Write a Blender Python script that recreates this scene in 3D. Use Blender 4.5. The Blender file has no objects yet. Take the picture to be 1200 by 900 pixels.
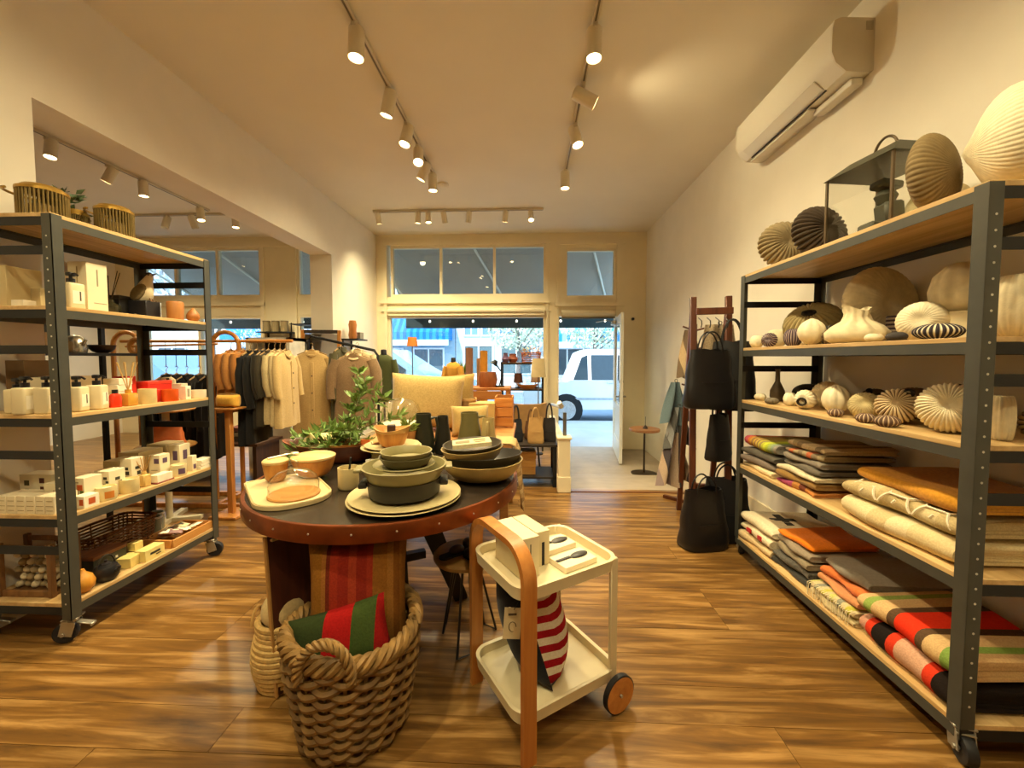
import bpy, bmesh, math, random
from mathutils import Vector, Matrix, Euler
random.seed(7)
PI = math.pi
R = math.radians
SC = bpy.context.scene
COL = SC.collection
# ------------------------------------------------------------------ camera
cam_d = bpy.data.cameras.new('camera')
cam = bpy.data.objects.new('camera', cam_d)
COL.objects.link(cam)
cam_d.sensor_width = 36.0
cam_d.lens = 470.0 / 1200.0 * 36.0
cam_d.shift_y = -8.0 / 1200.0
cam_d.clip_start = 0.05
cam_d.clip_end = 300
cam.location = (0, 0, 1.35)
cam.rotation_euler = (R(90) - math.atan(22 / 470), 0, math.atan(20 / 470))
SC.camera = cam
# ------------------------------------------------------------------ sky, sun, exposure
W = bpy.data.worlds.new('sky')
SC.world = W
W.use_nodes = True
bg = W.node_tree.nodes['Background']
bg.inputs[0].default_value = (0.44, 0.71, 1.0, 1)
bg.inputs[1].default_value = 3.6
sun_d = bpy.data.lights.new('sun', 'SUN')
sun_d.energy = 8.0
sun_d.angle = R(0.6)
sun_d.color = (1.0, 0.96, 0.9)
sun = bpy.data.objects.new('sun', sun_d)
COL.objects.link(sun)
sun.rotation_euler = (R(48), 0, R(-28))
SC.view_settings.view_transform = 'Standard'
SC.view_settings.look = 'None'
SC.view_settings.gamma = 1.0
SC.view_settings.use_curve_mapping = False
SC.view_settings.exposure = 0.0
SC.cycles.use_denoising = True
SC.cycles.max_bounces = 8
SC.cycles.diffuse_bounces = 5
SC.cycles.glossy_bounces = 4
SC.cycles.transparent_max_bounces = 16
SC.cycles.transmission_bounces = 6
SC.cycles.sample_clamp_indirect = 6.0
SC.cycles.caustics_reflective = False
SC.cycles.caustics_refractive = False
LAMP_COL = (1.0, 0.83, 0.48)
LAMP_W = 142.0
# ------------------------------------------------------------------ materials
def C(h):
    h = h.lstrip('#')
    v = [int(h[i:i + 2], 16) / 255 for i in (0, 2, 4)]
    return tuple((x / 12.92 if x <= 0.04045 else ((x + 0.055) / 1.055) ** 2.4) for x in v) + (1,)
_M = {}
def newmat(name):
    m = bpy.data.materials.new(name)
    m.use_nodes = True
    nt = m.node_tree
    return m, nt, nt.nodes['Principled BSDF']
def N(nt, t, **k):
    n = nt.nodes.new(t)
    for a, b in k.items():
        if hasattr(n, a): setattr(n, a, b)
        else: n.inputs[a.replace('_', ' ')].default_value = b
    return n
def coords(nt, scale=(1, 1, 1), rnd=False):
    tc = nt.nodes.new('ShaderNodeTexCoord')
    mp = nt.nodes.new('ShaderNodeMapping')
    mp.inputs['Scale'].default_value = scale
    nt.links.new(tc.outputs['Object'], mp.inputs['Vector'])
    if rnd:
        oi = nt.nodes.new('ShaderNodeObjectInfo')
        ml = nt.nodes.new('ShaderNodeMath'); ml.operation = 'MULTIPLY'; ml.inputs[1].default_value = 37.0
        nt.links.new(oi.outputs['Random'], ml.inputs[0])
        nt.links.new(ml.outputs[0], mp.inputs['Location'])
    return mp.outputs['Vector']
def ramp(nt, fac, stops, const=False):
    r = nt.nodes.new('ShaderNodeValToRGB')
    e = r.color_ramp.elements
    while len(e) < len(stops): e.new(0.5)
    for q, (p, c) in zip(e, stops):
        q.position = p; q.color = c
    if const: r.color_ramp.interpolation = 'CONSTANT'
    nt.links.new(fac, r.inputs[0])
    return r.outputs[0]
def bump(nt, bs, fac, strength, dist=0.002):
    b = nt.nodes.new('ShaderNodeBump')
    b.inputs['Strength'].default_value = strength
    b.inputs['Distance'].default_value = dist
    nt.links.new(fac, b.inputs['Height'])
    nt.links.new(b.outputs[0], bs.inputs['Normal'])
def mixc(c, k):
    return tuple(min(1, x * k) for x in c[:3]) + (1,)
def plain(h, rough=0.5, metal=0.0, var=0.12, scale=14, bmp=0.0, bscale=120, rnd=False, spec=None, coat=0):
    """paint, ceramic, card, plastic ... a colour with a little mottling"""
    key = ('p', h, rough, metal, var, scale, bmp, bscale, rnd, spec, coat)
    if key in _M: return _M[key]
    m, nt, bs = newmat('plain_' + h.strip('#'))
    c = C(h)
    v = coords(nt, (1, 1, 1), rnd)
    n = N(nt, 'ShaderNodeTexNoise'); n.inputs['Scale'].default_value = scale; n.inputs['Detail'].default_value = 3
    nt.links.new(v, n.inputs['Vector'])
    o = ramp(nt, n.outputs[0], [(0.3, mixc(c, 1 - var)), (0.7, mixc(c, 1 + var))])
    nt.links.new(o, bs.inputs['Base Color'])
    bs.inputs['Roughness'].default_value = rough
    bs.inputs['Metallic'].default_value = metal
    if spec is not None: bs.inputs['Specular IOR Level'].default_value = spec
    if coat: bs.inputs['Coat Weight'].default_value = coat
    if bmp:
        n2 = N(nt, 'ShaderNodeTexNoise'); n2.inputs['Scale'].default_value = bscale
        nt.links.new(v, n2.inputs['Vector'])
        bump(nt, bs, n2.outputs[0], bmp)
    _M[key] = m
    return m
def wood(a, b, axis='x', rough=0.45, k=1.0, rnd=True, spec=0.5, mid=None):
    key = ('w', a, b, axis, rough, k, rnd, spec, mid)
    if key in _M: return _M[key]
    m, nt, bs = newmat('wood_' + a.strip('#'))
    s = {'x': (1.2, 14, 14), 'y': (14, 1.2, 14), 'z': (14, 14, 1.2)}[axis]
    v = coords(nt, tuple(q * k for q in s), rnd)
    n = N(nt, 'ShaderNodeTexNoise'); n.inputs['Scale'].default_value = 1.6; n.inputs['Detail'].default_value = 6
    n.inputs['Distortion'].default_value = 0.6; n.inputs['Roughness'].default_value = 0.6
    nt.links.new(v, n.inputs['Vector'])
    st = [(0.32, C(a)), (0.7, C(b))] if mid is None else [(0.28, C(a)), (0.5, C(mid)), (0.72, C(b))]
    o = ramp(nt, n.outputs[0], st)
    if rnd:
        oi = nt.nodes.new('ShaderNodeObjectInfo')
        mr = nt.nodes.new('ShaderNodeMapRange'); mr.inputs[3].default_value = 0.8; mr.inputs[4].default_value = 1.12
        nt.links.new(oi.outputs['Random'], mr.inputs[0])
        mx = nt.nodes.new('ShaderNodeMix'); mx.data_type = 'RGBA'; mx.blend_type = 'MULTIPLY'; mx.inputs[0].default_value = 1
        nt.links.new(o, mx.inputs[6]); nt.links.new(mr.outputs[0], mx.inputs[7])
        o = mx.outputs[2]
    nt.links.new(o, bs.inputs['Base Color'])
    bs.inputs['Roughness'].default_value = rough
    bs.inputs['Specular IOR Level'].default_value = spec
    bump(nt, bs, n.outputs[0], 0.12)
    _M[key] = m
    return m
def cloth(h, var=0.1, rough=0.95, weave=260, h2=None):
    key = ('c', h, var, rough, weave, h2)
    if key in _M: return _M[key]
    m, nt, bs = newmat('cloth_' + h.strip('#'))
    c = C(h)
    v = coords(nt)
    n = N(nt, 'ShaderNodeTexNoise'); n.inputs['Scale'].default_value = 90; n.inputs['Detail'].default_value = 4
    nt.links.new(v, n.inputs['Vector'])
    o = ramp(nt, n.outputs[0], [(0.3, mixc(c, 1 - var)), (0.7, C(h2) if h2 else mixc(c, 1 + var))])
    nt.links.new(o, bs.inputs['Base Color'])
    bs.inputs['Roughness'].default_value = rough
    bs.inputs['Specular IOR Level'].default_value = 0.15
    bs.inputs['Sheen Weight'].default_value = 0.15
    n2 = N(nt, 'ShaderNodeTexNoise'); n2.inputs['Scale'].default_value = weave
    nt.links.new(v, n2.inputs['Vector'])
    bump(nt, bs, n2.outputs[0], 0.3, 0.003)
    _M[key] = m
    return m
def stripes(name, axis, lo, hi, bands, rough=0.95, wob=0.0):
    """bands: [(start 0..1, hex), ...] along one local axis (woven or printed bands)"""
    key = ('s', name)
    if key in _M: return _M[key]
    m, nt, bs = newmat('stripes_' + name)
    tc = nt.nodes.new('ShaderNodeTexCoord')
    sp = nt.nodes.new('ShaderNodeSeparateXYZ')
    nt.links.new(tc.outputs['Object'], sp.inputs[0])
    mr = nt.nodes.new('ShaderNodeMapRange'); mr.inputs[1].default_value = lo; mr.inputs[2].default_value = hi
    nt.links.new(sp.outputs['XYZ'.index(axis.upper())], mr.inputs[0])
    o = ramp(nt, mr.outputs[0], [(p, C(h)) for p, h in bands], True)
    n = N(nt, 'ShaderNodeTexNoise'); n.inputs['Scale'].default_value = 160
    nt.links.new(tc.outputs['Object'], n.inputs['Vector'])
    mx = nt.nodes.new('ShaderNodeMix'); mx.data_type = 'RGBA'; mx.blend_type = 'OVERLAY'; mx.inputs[0].default_value = 0.35
    nt.links.new(o, mx.inputs[6]); nt.links.new(n.outputs[0], mx.inputs[7])
    nt.links.new(mx.outputs[2], bs.inputs['Base Color'])
    bs.inputs['Roughness'].default_value = rough
    bs.inputs['Specular IOR Level'].default_value = 0.15
    bump(nt, bs, n.outputs[0], 0.3, 0.003)
    _M[key] = m
    return m
def ribmat(name, groove, ridge, lo=0.35, hi=0.55, rough=0.85):
    """pigment that follows the ribs (striped shells)"""
    key = ('r', name)
    if key in _M: return _M[key]
    m, nt, bs = newmat('ribs_' + name)
    a = nt.nodes.new('ShaderNodeVertexColor'); a.layer_name = 'rib'
    o = ramp(nt, a.outputs[0], [(lo, C(groove)), (hi, C(ridge))])
    nt.links.new(o, bs.inputs['Base Color'])
    bs.inputs['Roughness'].default_value = rough
    v = coords(nt)
    n2 = N(nt, 'ShaderNodeTexNoise'); n2.inputs['Scale'].default_value = 200
    nt.links.new(v, n2.inputs['Vector'])
    bump(nt, bs, n2.outputs[0], 0.2, 0.002)
    _M[key] = m
    return m
def glassmat(tint=(1, 1, 1), gloss=0.07, rough=0.0):
    key = ('g', tint, gloss, rough)
    if key in _M: return _M[key]
    m = bpy.data.materials.new('glass'); m.use_nodes = True
    nt = m.node_tree; nt.nodes.clear()
    out = nt.nodes.new('ShaderNodeOutputMaterial')
    tr = nt.nodes.new('ShaderNodeBsdfTransparent'); tr.inputs[0].default_value = tint + (1,)
    gl = nt.nodes.new('ShaderNodeBsdfGlossy'); gl.inputs['Roughness'].default_value = rough
    fr = nt.nodes.new('ShaderNodeLayerWeight'); fr.inputs[0].default_value = 0.5
    pw = nt.nodes.new('ShaderNodeMath'); pw.operation = 'POWER'; pw.inputs[1].default_value = 3.0
    ad = nt.nodes.new('ShaderNodeMath'); ad.operation = 'MULTIPLY_ADD'; ad.inputs[1].default_value = 0.8; ad.inputs[2].default_value = gloss
    mx = nt.nodes.new('ShaderNodeMixShader')
    nt.links.new(fr.outputs['Facing'], pw.inputs[0]); nt.links.new(pw.outputs[0], ad.inputs[0]); nt.links.new(ad.outputs[0], mx.inputs[0])
    nt.links.new(tr.outputs[0], mx.inputs[1]); nt.links.new(gl.outputs[0], mx.inputs[2])
    nt.links.new(mx.outputs[0], out.inputs[0])
    _M[key] = m
    return m
def emit(h, s):
    key = ('e', h, s)
    if key in _M: return _M[key]
    m, nt, bs = newmat('lamp_glow')
    bs.inputs['Base Color'].default_value = C(h)
    bs.inputs['Emission Color'].default_value = C(h)
    bs.inputs['Emission Strength'].default_value = s
    _M[key] = m
    return m
# ------------------------------------------------------------------ geometry
def mrot(rot): return Euler(rot, 'XYZ').to_matrix().to_4x4() if rot else Matrix()
class B:
    """collects shapes into one mesh"""
    def __init__(s): s.bm = bmesh.new(); s.rib = None
    def box(s, c, d, rot=None, bev=0.0, seg=1, taper=None):
        r = bmesh.ops.create_cube(s.bm, size=1.0)
        vs = r['verts']
        for v in vs:
            k = taper if (taper and v.co.z > 0) else 1.0
            v.co = Vector((v.co.x * d[0] * k, v.co.y * d[1] * k, v.co.z * d[2]))
        if bev:
            es = list({e for v in vs for e in v.link_edges})
            rr = bmesh.ops.bevel(s.bm, geom=es, offset=bev, segments=seg, profile=0.5, affect='EDGES')
            vs = list({v for f in rr['faces'] for v in f.verts} | {v for v in vs if v.is_valid})
            seen, st = set(vs), list(vs)
            while st:
                v = st.pop()
                for e in v.link_edges:
                    w = e.other_vert(v)
                    if w not in seen: seen.add(w); st.append(w)
            vs = list(seen)
        M = Matrix.Translation(c) @ mrot(rot)
        for v in vs: v.co = M @ v.co
        return s
    def cyl(s, p0, p1, r, r2=None, n=16, cap=True):
        return s.tube([p0, p1], [r, r if r2 is None else r2], n, cap)
    def tube(s, pts, r, n=8, cap=True, closed=False):
        pts = [Vector(p) for p in pts]
        m = len(pts)
        rs = r if isinstance(r, (list, tuple)) else [r] * m
        rings = []
        ref = None
        for i, p in enumerate(pts):
            if closed: t = pts[(i + 1) % m] - pts[i - 1]
            else: t = pts[min(i + 1, m - 1)] - pts[max(i - 1, 0)]
            if t.length < 1e-9: t = Vector((0, 0, 1))
            t.normalize()
            if ref is None:
                ref = Vector((0, 0, 1)) if abs(t.z) < 0.9 else Vector((1, 0, 0))
            u = ref - t * ref.dot(t)
            if u.length < 1e-6: u = t.orthogonal()
            u.normalize(); ref = u
            w = t.cross(u)
            rings.append([s.bm.verts.new(p + (u * math.cos(2 * PI * k / n) + w * math.sin(2 * PI * k / n)) * rs[i]) for k in range(n)])
        for i in range(m if closed else m - 1):
            a, b = rings[i], rings[(i + 1) % m]
            for k in range(n):
                s.bm.faces.new((a[k], a[(k + 1) % n], b[(k + 1) % n], b[k]))
        if cap and not closed:
            if rs[0] > 1e-6: s.bm.faces.new(rings[0][::-1])
            if rs[-1] > 1e-6: s.bm.faces.new(rings[-1])
        return s
    def lathe(s, prof, n=24, c=(0, 0, 0), sx=1, sy=1, wave=None):
        """prof: (r, z) list; r = 0 closes to a point; wave(theta, i) multiplies r and may add z"""
        rings = []
        for i, (r, z) in enumerate(prof):
            if r < 1e-6:
                rings.append([s.bm.verts.new((c[0], c[1], c[2] + z))])
            else:
                g = []
                for k in range(n):
                    t = 2 * PI * k / n
                    f, dz = wave(t, i) if wave else (1, 0)
                    g.append(s.bm.verts.new((c[0] + r * f * sx * math.cos(t), c[1] + r * f * sy * math.sin(t), c[2] + z + dz)))
                rings.append(g)
        for a, b in zip(rings, rings[1:]):
            if len(a) == 1 and len(b) == 1: continue
            for k in range(n):
                k2 = (k + 1) % n
                if len(a) == 1: s.bm.faces.new((a[0], b[k2], b[k]))
                elif len(b) == 1: s.bm.faces.new((a[k], a[k2], b[0]))
                else: s.bm.faces.new((a[k], a[k2], b[k2], b[k]))
        return s
    def prism(s, poly, h, M=None, ny=1, fn=None):
        """closed outline in local XZ extruded along Y from -h/2 to h/2"""
        M = M or Matrix()
        rows = []
        for j in range(ny + 1):
            y = -h / 2 + h * j / ny
            row = []
            for (x, z) in poly:
                p = Vector((x, y, z))
                if fn: p = fn(p)
                row.append(s.bm.verts.new(M @ p))
            rows.append(row)
        n = len(poly)
        for a, b in zip(rows, rows[1:]):
            for k in range(n):
                s.bm.faces.new((a[k], a[(k + 1) % n], b[(k + 1) % n], b[k]))
        s.bm.faces.new(rows[0][::-1]); s.bm.faces.new(rows[-1])
        return s
    def pad(s, c, d, rot=None, e=3.0, nu=14, nv=20, puff=1.0, corner=0.0):
        """cushion: superellipse outline in local XZ, thickness along Y"""
        M = Matrix.Translation(c) @ mrot(rot)
        hx, hy, hz = d[0] / 2, d[1] / 2, d[2] / 2
        g = []
        for sgn in (1, -1):
            rows = []
            for i in range(nu + 1):
                row = []
                for j in range(nu + 1):
                    a, b = i / nu * 2 - 1, j / nu * 2 - 1
                    # pinch edges inwards, leave the corners sharp
                    px = a * (1 - 0.06 * puff * (1 - abs(b) ** 2) * abs(a) ** 4)
                    pz = b * (1 - 0.06 * puff * (1 - abs(a) ** 2) * abs(b) ** 4)
                    t = ((1 - abs(a) ** e) * (1 - abs(b) ** e))
                    y = sgn * hy * max(0.0, t) ** 0.5
                    row.append((px * hx, y, pz * hz))
                rows.append(row)
            g.append(rows)
        vid = {}
        def V(p):
            k = (round(p[0], 6), round(p[1], 6), round(p[2], 6))
            if k not in vid: vid[k] = s.bm.verts.new(M @ Vector(p))
            return vid[k]
        for q, rows in enumerate(g):
            for i in range(nu):
                for j in range(nu):
                    f = [V(rows[i][j]), V(rows[i + 1][j]), V(rows[i + 1][j + 1]), V(rows[i][j + 1])]
                    if q == 1: f = f[::-1]
                    f2 = []
                    for v in f:
                        if v not in f2: f2.append(v)
                    if len(f2) > 2:
                        try: s.bm.faces.new(f2)
                        except ValueError: pass
        return s
    def ball(s, c, d, n=16, m=10, rot=None, e=1.0):
        M = Matrix.Translation(c) @ mrot(rot)
        b2 = B()
        def sp(x): return math.copysign(abs(x) ** e, x)
        prof = [(abs(sp(math.sin(PI * i / m))), -sp(math.cos(PI * i / m))) for i in range(m + 1)]
        prof[0] = (0, -1); prof[-1] = (0, 1)
        b2.lathe(prof, n)
        s.join(b2, M @ Matrix.Diagonal((d[0] / 2, d[1] / 2, d[2] / 2, 1)))
        return s
    def join(s, o, M=None):
        M = M or Matrix()
        mp = {v: s.bm.verts.new(M @ v.co) for v in o.bm.verts}
        for f in o.bm.faces:
            try: s.bm.faces.new([mp[v] for v in f.verts])
            except ValueError: pass
        o.bm.free()
        return s
    def xf(s, M):
        s.bm.transform(M); return s
    def mesh(s, name, mat=None, smooth=True, ang=38):
        bmesh.ops.recalc_face_normals(s.bm, faces=s.bm.faces[:])
        me = bpy.data.meshes.new(name)
        s.bm.to_mesh(me)
        if s.rib:
            ca = me.color_attributes.new('rib', 'FLOAT_COLOR', 'POINT')
            s.bm.verts.ensure_lookup_table()
            for i, v in enumerate(s.bm.verts):
                q = s.rib.get(v, 0.0)
                ca.data[i].color = (q, q, q, 1)
        s.bm.free()
        if smooth and len(me.polygons):
            me.polygons.foreach_set('use_smooth', [True] * len(me.polygons))
            me.set_sharp_from_angle(angle=R(ang))
        if mat: me.materials.append(mat)
        return me
def T(loc=(0, 0, 0), rot=None): return Matrix.Translation(loc) @ mrot(rot)
def put(o, loc=None, rot=None, parent=None):
    COL.objects.link(o)
    if parent is not None: o.parent = parent
    if loc is not None: o.location = loc
    if rot is not None: o.rotation_euler = rot
    return o
def tag(o, label, cat, group=None):
    o['label'] = label; o['category'] = cat
    if group: o['group'] = group
    return o
def thing(name, label, cat, loc=(0, 0, 0), rz=0.0, group=None, rot=None):
    o = bpy.data.objects.new(name, None); o.empty_display_size = 0.05
    put(o, loc, rot or (0, 0, rz))
    return tag(o, label, cat, group)
def part(name, b, mat, parent, label=None, loc=None, rot=None, smooth=True, ang=38, kind=None):
    me = b if isinstance(b, bpy.types.Mesh) else b.mesh(name, mat, smooth, ang)
    o = bpy.data.objects.new(name, me)
    put(o, loc, rot, parent)
    if label: o['label'] = label
    if kind: o['kind'] = kind
    return o
def solo(name, b, mat, label, cat, loc=(0, 0, 0), rot=None, group=None, smooth=True, ang=38):
    o = part(name, b, mat, None, None, loc, rot, smooth, ang)
    return tag(o, label, cat, group)
def struct(name, b, mat, parent=None, label=None, smooth=False):
    o = part(name, b, mat, parent, smooth=smooth)
    if parent is None:
        o['kind'] = 'structure'
        o['label'] = label or ('the ' + name.replace('_', ' ') + ' of the shop'); o['category'] = name.split('_')[0]
    return o
def copy_tree(o, parent=None):
    c = o.copy(); COL.objects.link(c); c.parent = parent
    for ch in list(o.children): copy_tree(ch, c)
    return c
# ================================================================== THE ROOM
XR, XL, XL2, YF, ZC = 1.98, -2.66, -2.96, 6.95, 3.48
YB = -2.6
XLL = -7.4
paint = plain('#e9e2d2', 0.75, var=0.03, scale=3, bmp=0.15, bscale=90)
paint_c = plain('#e4dcc9', 0.8, var=0.02, scale=2)
cream = plain('#e8dcbb', 0.5, var=0.03, scale=4)
creamd = plain('#d9cba6', 0.5, var=0.03, scale=4)
steel_b = plain('#1b1c1f', 0.42, 0.3, var=0.1)
white_m = plain('#e6e0d0', 0.4, 0.0, var=0.02)
def boxes(lst):
    b = B()
    for x0, x1, y0, y1, z0, z1 in lst:
        b.box(((x0 + x1) / 2, (y0 + y1) / 2, (z0 + z1) / 2), (x1 - x0, y1 - y0, z1 - z0))
    return b
struct('ceiling', boxes([(XLL, XR + .2, YB - .2, YF + .2, ZC, ZC + .1)]), paint_c, label='flat cream ceiling over the whole shop')
struct('wall_right', boxes([(XR, XR + .2, YB, YF + .1, -.4, ZC)]), paint, label='long plain cream wall behind the vase rack')
struct('wall_left', boxes([(XL2, XL, YB, 2.1, -.1, ZC), (XL2, XL, 2.1, 5.36, 2.745, ZC), (XL2, XL, 5.36, YF, -.1, ZC)]), paint, label='cream wall with wide opening to the next room')
struct('wall_back', boxes([(XLL, XR + .2, YB - .2, YB, -.1, ZC)]), paint, label='cream wall behind the photographer')
struct('wall_side', boxes([(XLL - .2, XLL, YB, YF + .1, -.1, ZC)]), paint, label='far cream wall of the next room')
# --- storefront wall with its openings
struct('wall_front', boxes([
    (XLL, 2.0, YF, YF + .18, 3.30, ZC), (XLL, -6.95, YF, YF + .18, -.4, 3.3),
    (-6.95, -4.72, YF, YF + .18, 2.10, 2.43), (-6.95, -4.72, YF, YF + .18, -.4, .42),
    (-4.72, -4.08, YF, YF + .18, -.4, 3.3), (-4.08, -3.3, YF, YF + .18, 2.12, 2.43), (-4.08, -3.3, YF, YF + .18, -.4, -.05),
    (-3.3, -2.47, YF, YF + .18, -.4, 3.3),
    (-2.47, .29, YF, YF + .18, 2.10, 2.42), (-2.47, .29, YF, YF + .18, -.4, .38),
    (.29, .51, YF, YF + .18, -.4, 3.3), (.51, 1.48, YF, YF + .18, 2.07, 2.38),
    (1.48, 2.0, YF, YF + .18, -.4, 3.3), (.51, .60, YF, YF + .18, 2.38, 3.3), (.60, 1.48, YF, YF + .18, 3.22, 3.3)]), cream, label='cream painted timber shopfront wall')
def trim(name, lst, mat, label):
    o = struct(name, boxes(lst), mat, label=label); o['category'] = 'trim'; return o
trim('trim_1', [(-2.58, .36, YF - .05, YF, 2.30, 2.36), (-2.58, .36, YF - .035, YF, 2.16, 2.19), (-2.52, -2.47, YF - .03, YF, -.05, 3.30), (.29, .33, YF - .03, YF, -.05, 3.30), (-2.58, .36, YF - .03, YF, 3.30, 3.36)], cream, 'cream mouldings framing the wide display window')
trim('trim_2', [(.47, .51, YF - .03, YF, -.2, 3.28), (1.48, 1.56, YF - .03, YF, -.22, 3.28), (.44, 1.62, YF - .05, YF, 2.24, 2.30), (.47, 1.62, YF - .03, YF, 3.28, 3.36)], cream, 'cream mouldings framing the shop door')
trim('trim_3', [(-7.0, -4.66, YF - .04, YF, 2.28, 2.34), (-4.72, -4.66, YF - .03, YF, 0, 3.3), (-4.12, -4.08, YF - .03, YF, 0, 3.3), (-3.3, -3.25, YF - .03, YF, 0, 3.3), (-7.0, -3.2, YF - .03, YF, 3.3, 3.36)], cream, 'cream mouldings around the next room windows')
trim('baseboard_right', [(XR - .015, XR, YB, 4.03, 0, .12)], cream, 'low cream baseboard along the right wall')
trim('baseboard_left', [(XL, XL + .015, YB, 2.1, 0, .12), (XL, XL + .015, 5.36, YF, 0, .12)], cream, 'low cream baseboard along the left wall')
gl = glassmat((0.94, 0.97, 0.98), 0.06)
gl_t = glassmat((0.86, 0.92, 0.95), 0.10)
def window(name, label, x0, x1, z0, z1, bars, mat=cream, gmat=gl, w=.045, proud=.02):
    t = thing(name, label, 'window', (x0, YF + .06, z0)); t['kind'] = 'structure'
    W_, H_ = x1 - x0, z1 - z0
    part('window_frame', boxes([(0, W_, -.05, .05, 0, w), (0, W_, -.05, .05, H_ - w, H_), (0, w, -.05, .05, w, H_ - w), (W_ - w, W_, -.05, .05, w, H_ - w)]), mat, t, smooth=False)
    xs = [w] + [b - x0 for b in bars] + [W_ - w]
    for b in xs[1:-1]:
        part('mullion', boxes([(b - .022, b + .022, -.045, .045, w, H_ - w)]), mat, t, smooth=False)
    for a, c in zip(xs, xs[1:]):
        part('pane', boxes([(a, c, -.004, .004, w, H_ - w)]), gmat, t, smooth=False)
    return t
window('window_1', 'wide display window looking onto the street', -2.47, .29, .38, 2.10, [])
window('window_2', 'three pane transom above the display window', -2.41, .29, 2.42, 3.30, [-1.53, -.60], gmat=gl_t)
window('window_3', 'single transom above the open shop door', .60, 1.48, 2.38, 3.22, [], gmat=gl_t)
window('window_4', 'transom above the next room shop window', -6.95, -4.72, 2.43, 3.30, [-5.53, -6.3], gmat=gl_t)
window('window_5', 'lower shop window of the next room', -6.95, -4.72, .42, 2.10, [-5.9])
window('window_6', 'narrow transom beside the next room pillar', -4.08, -3.3, 2.43, 3.30, [-3.7], gmat=gl_t)
window('window_7', 'glazed closed door of the next room', -4.08, -3.3, -.05, 2.12, [])
# --- open shop door, hinged on the right jamb and swung inwards
d = thing('door_1', 'glazed white shop door standing open inwards', 'door', (1.47, YF - .03, -.21)); d['kind'] = 'structure'
d.rotation_euler = (0, 0, R(-97))
doorp = plain('#dfe3df', 0.35, var=0.02)
part('door_frame', boxes([(0, .12, -.022, .022, .02, 2.22), (.92, 1.06, -.022, .022, .02, 2.22), (.12, .92, -.022, .022, 2.08, 2.22), (.12, .92, -.022, .022, .02, .30), (.12, .92, -.022, .022, .74, .84)]), doorp, d, smooth=False)
part('pane', boxes([(.12, .92, -.004, .004, .84, 2.08)]), gl, d, smooth=False)
part('door_panel', boxes([(.12, .92, -.01, .01, .30, .74)]), doorp, d, smooth=False)
hb = B().cyl((1.0, -.02, 1.0), (1.0, -.07, 1.0), .012).cyl((1.0, -.065, 1.0), (.88, -.065, 1.0), .009).box((1.0, -.026, 1.0), (.04, .008, .16), bev=.003)
hb.cyl((1.0, .02, 1.0), (1.0, .07, 1.0), .012).cyl((1.0, .065, 1.0), (.88, .065, 1.0), .009).box((1.0, .026, 1.0), (.04, .008, .16), bev=.003)
part('handle', hb, plain('#8d8d8a', .3, .9), d, 'grey metal lever handle')
part('lock', B().cyl((1.0, -.03, 1.22), (1.0, .03, 1.22), .02), plain('#55524c', .35, .8), d)
part('door_closer', B().box((.25, -.06, 2.14), (.28, .06, .06), bev=.006).tube([(.35, -.08, 2.15), (.62, -.2, 2.15), (.3, -.34, 2.15)], .008, 6), plain('#b9b6aa', .4, .5), d)
bolt = solo('bell_push', B().cyl((0, 0, 0), (0, -.03, 0), .022, n=12).cyl((0, -.03, 0), (0, -.045, 0), .016, n=12), plain('#2c2620', .6), 'small dark round bell push right of the door', 'bell push', (1.76, YF, 2.02))
# roller blind rolled up above the door
rb = thing('roller_blind', 'rolled up cream blind above the open door', 'blind', (.55, YF - .06, 2.07))
part('roller', B().cyl((0, 0, .05), (.9, 0, .05), .045, n=14), cream, rb)
part('hem_bar', B().box((.45, 0, -.03), (.9, .012, .03), bev=.003), plain('#6a6252', .6), rb)
part('blind_cloth', boxes([(0, .9, -.003, .003, -.02, .05)]), creamd, rb, smooth=False)
rb2 = thing('roller_blind', 'wide rolled cream blind above the display window', 'blind', (-2.44, YF - .06, 2.14))
part('roller', B().cyl((0, 0, .03), (2.7, 0, .03), .04, n=14), cream, rb2)
part('blind_cloth', boxes([(0, 2.7, -.003, .003, -.05, .03)]), cream, rb2, smooth=False)
# --- floors
wf = wood('#47311a', '#b08a52', 'x', 0.31, 1.0, True, 0.5, '#785527')
fl = struct('floor', boxes([(XLL, XR, YB, .2, -.06, 0), (XLL, XR, .2, 4.03, -.06, -.014), (XLL, .36, 4.03, YF, -.06, -.014)]), wood('#5b3518', '#8a5a30', 'x', .5, 1, False), label='wide plank wooden floor of the shop')
PW = .178
pm = {}
def plank_mesh(L):
    k = round(L, 3)
    if k not in pm:
        b = B().box((0, 0, -.007), (L - .0022, PW - .0022, .014))
        pm[k] = b.mesh('plank', wf, False)
    return pm[k]
random.seed(3)
y = .2
row = 0
while y < YF - .02:
    xe = XR if y < 4.0 else .36
    x = XLL
    first = True
    while x < xe - 1e-3:
        L = random.choice([1.5, 2.0, 2.5]) if not first else random.choice([.8, 1.4, 1.9, 2.4])
        first = False
        L = min(L, xe - x)
        if xe - x - L < .35: L = xe - x
        w = min(PW, YF - y)
        o = part('plank', plank_mesh(L), None, fl, loc=(x + L / 2, y + PW / 2, 0))
        if PW > w + 1e-4: o.scale = (1, w / PW, 1); o.location.y = y + w / 2
        x += L
    y += PW; row += 1
    if 4.03 - PW < y < 4.03: pass
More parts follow.
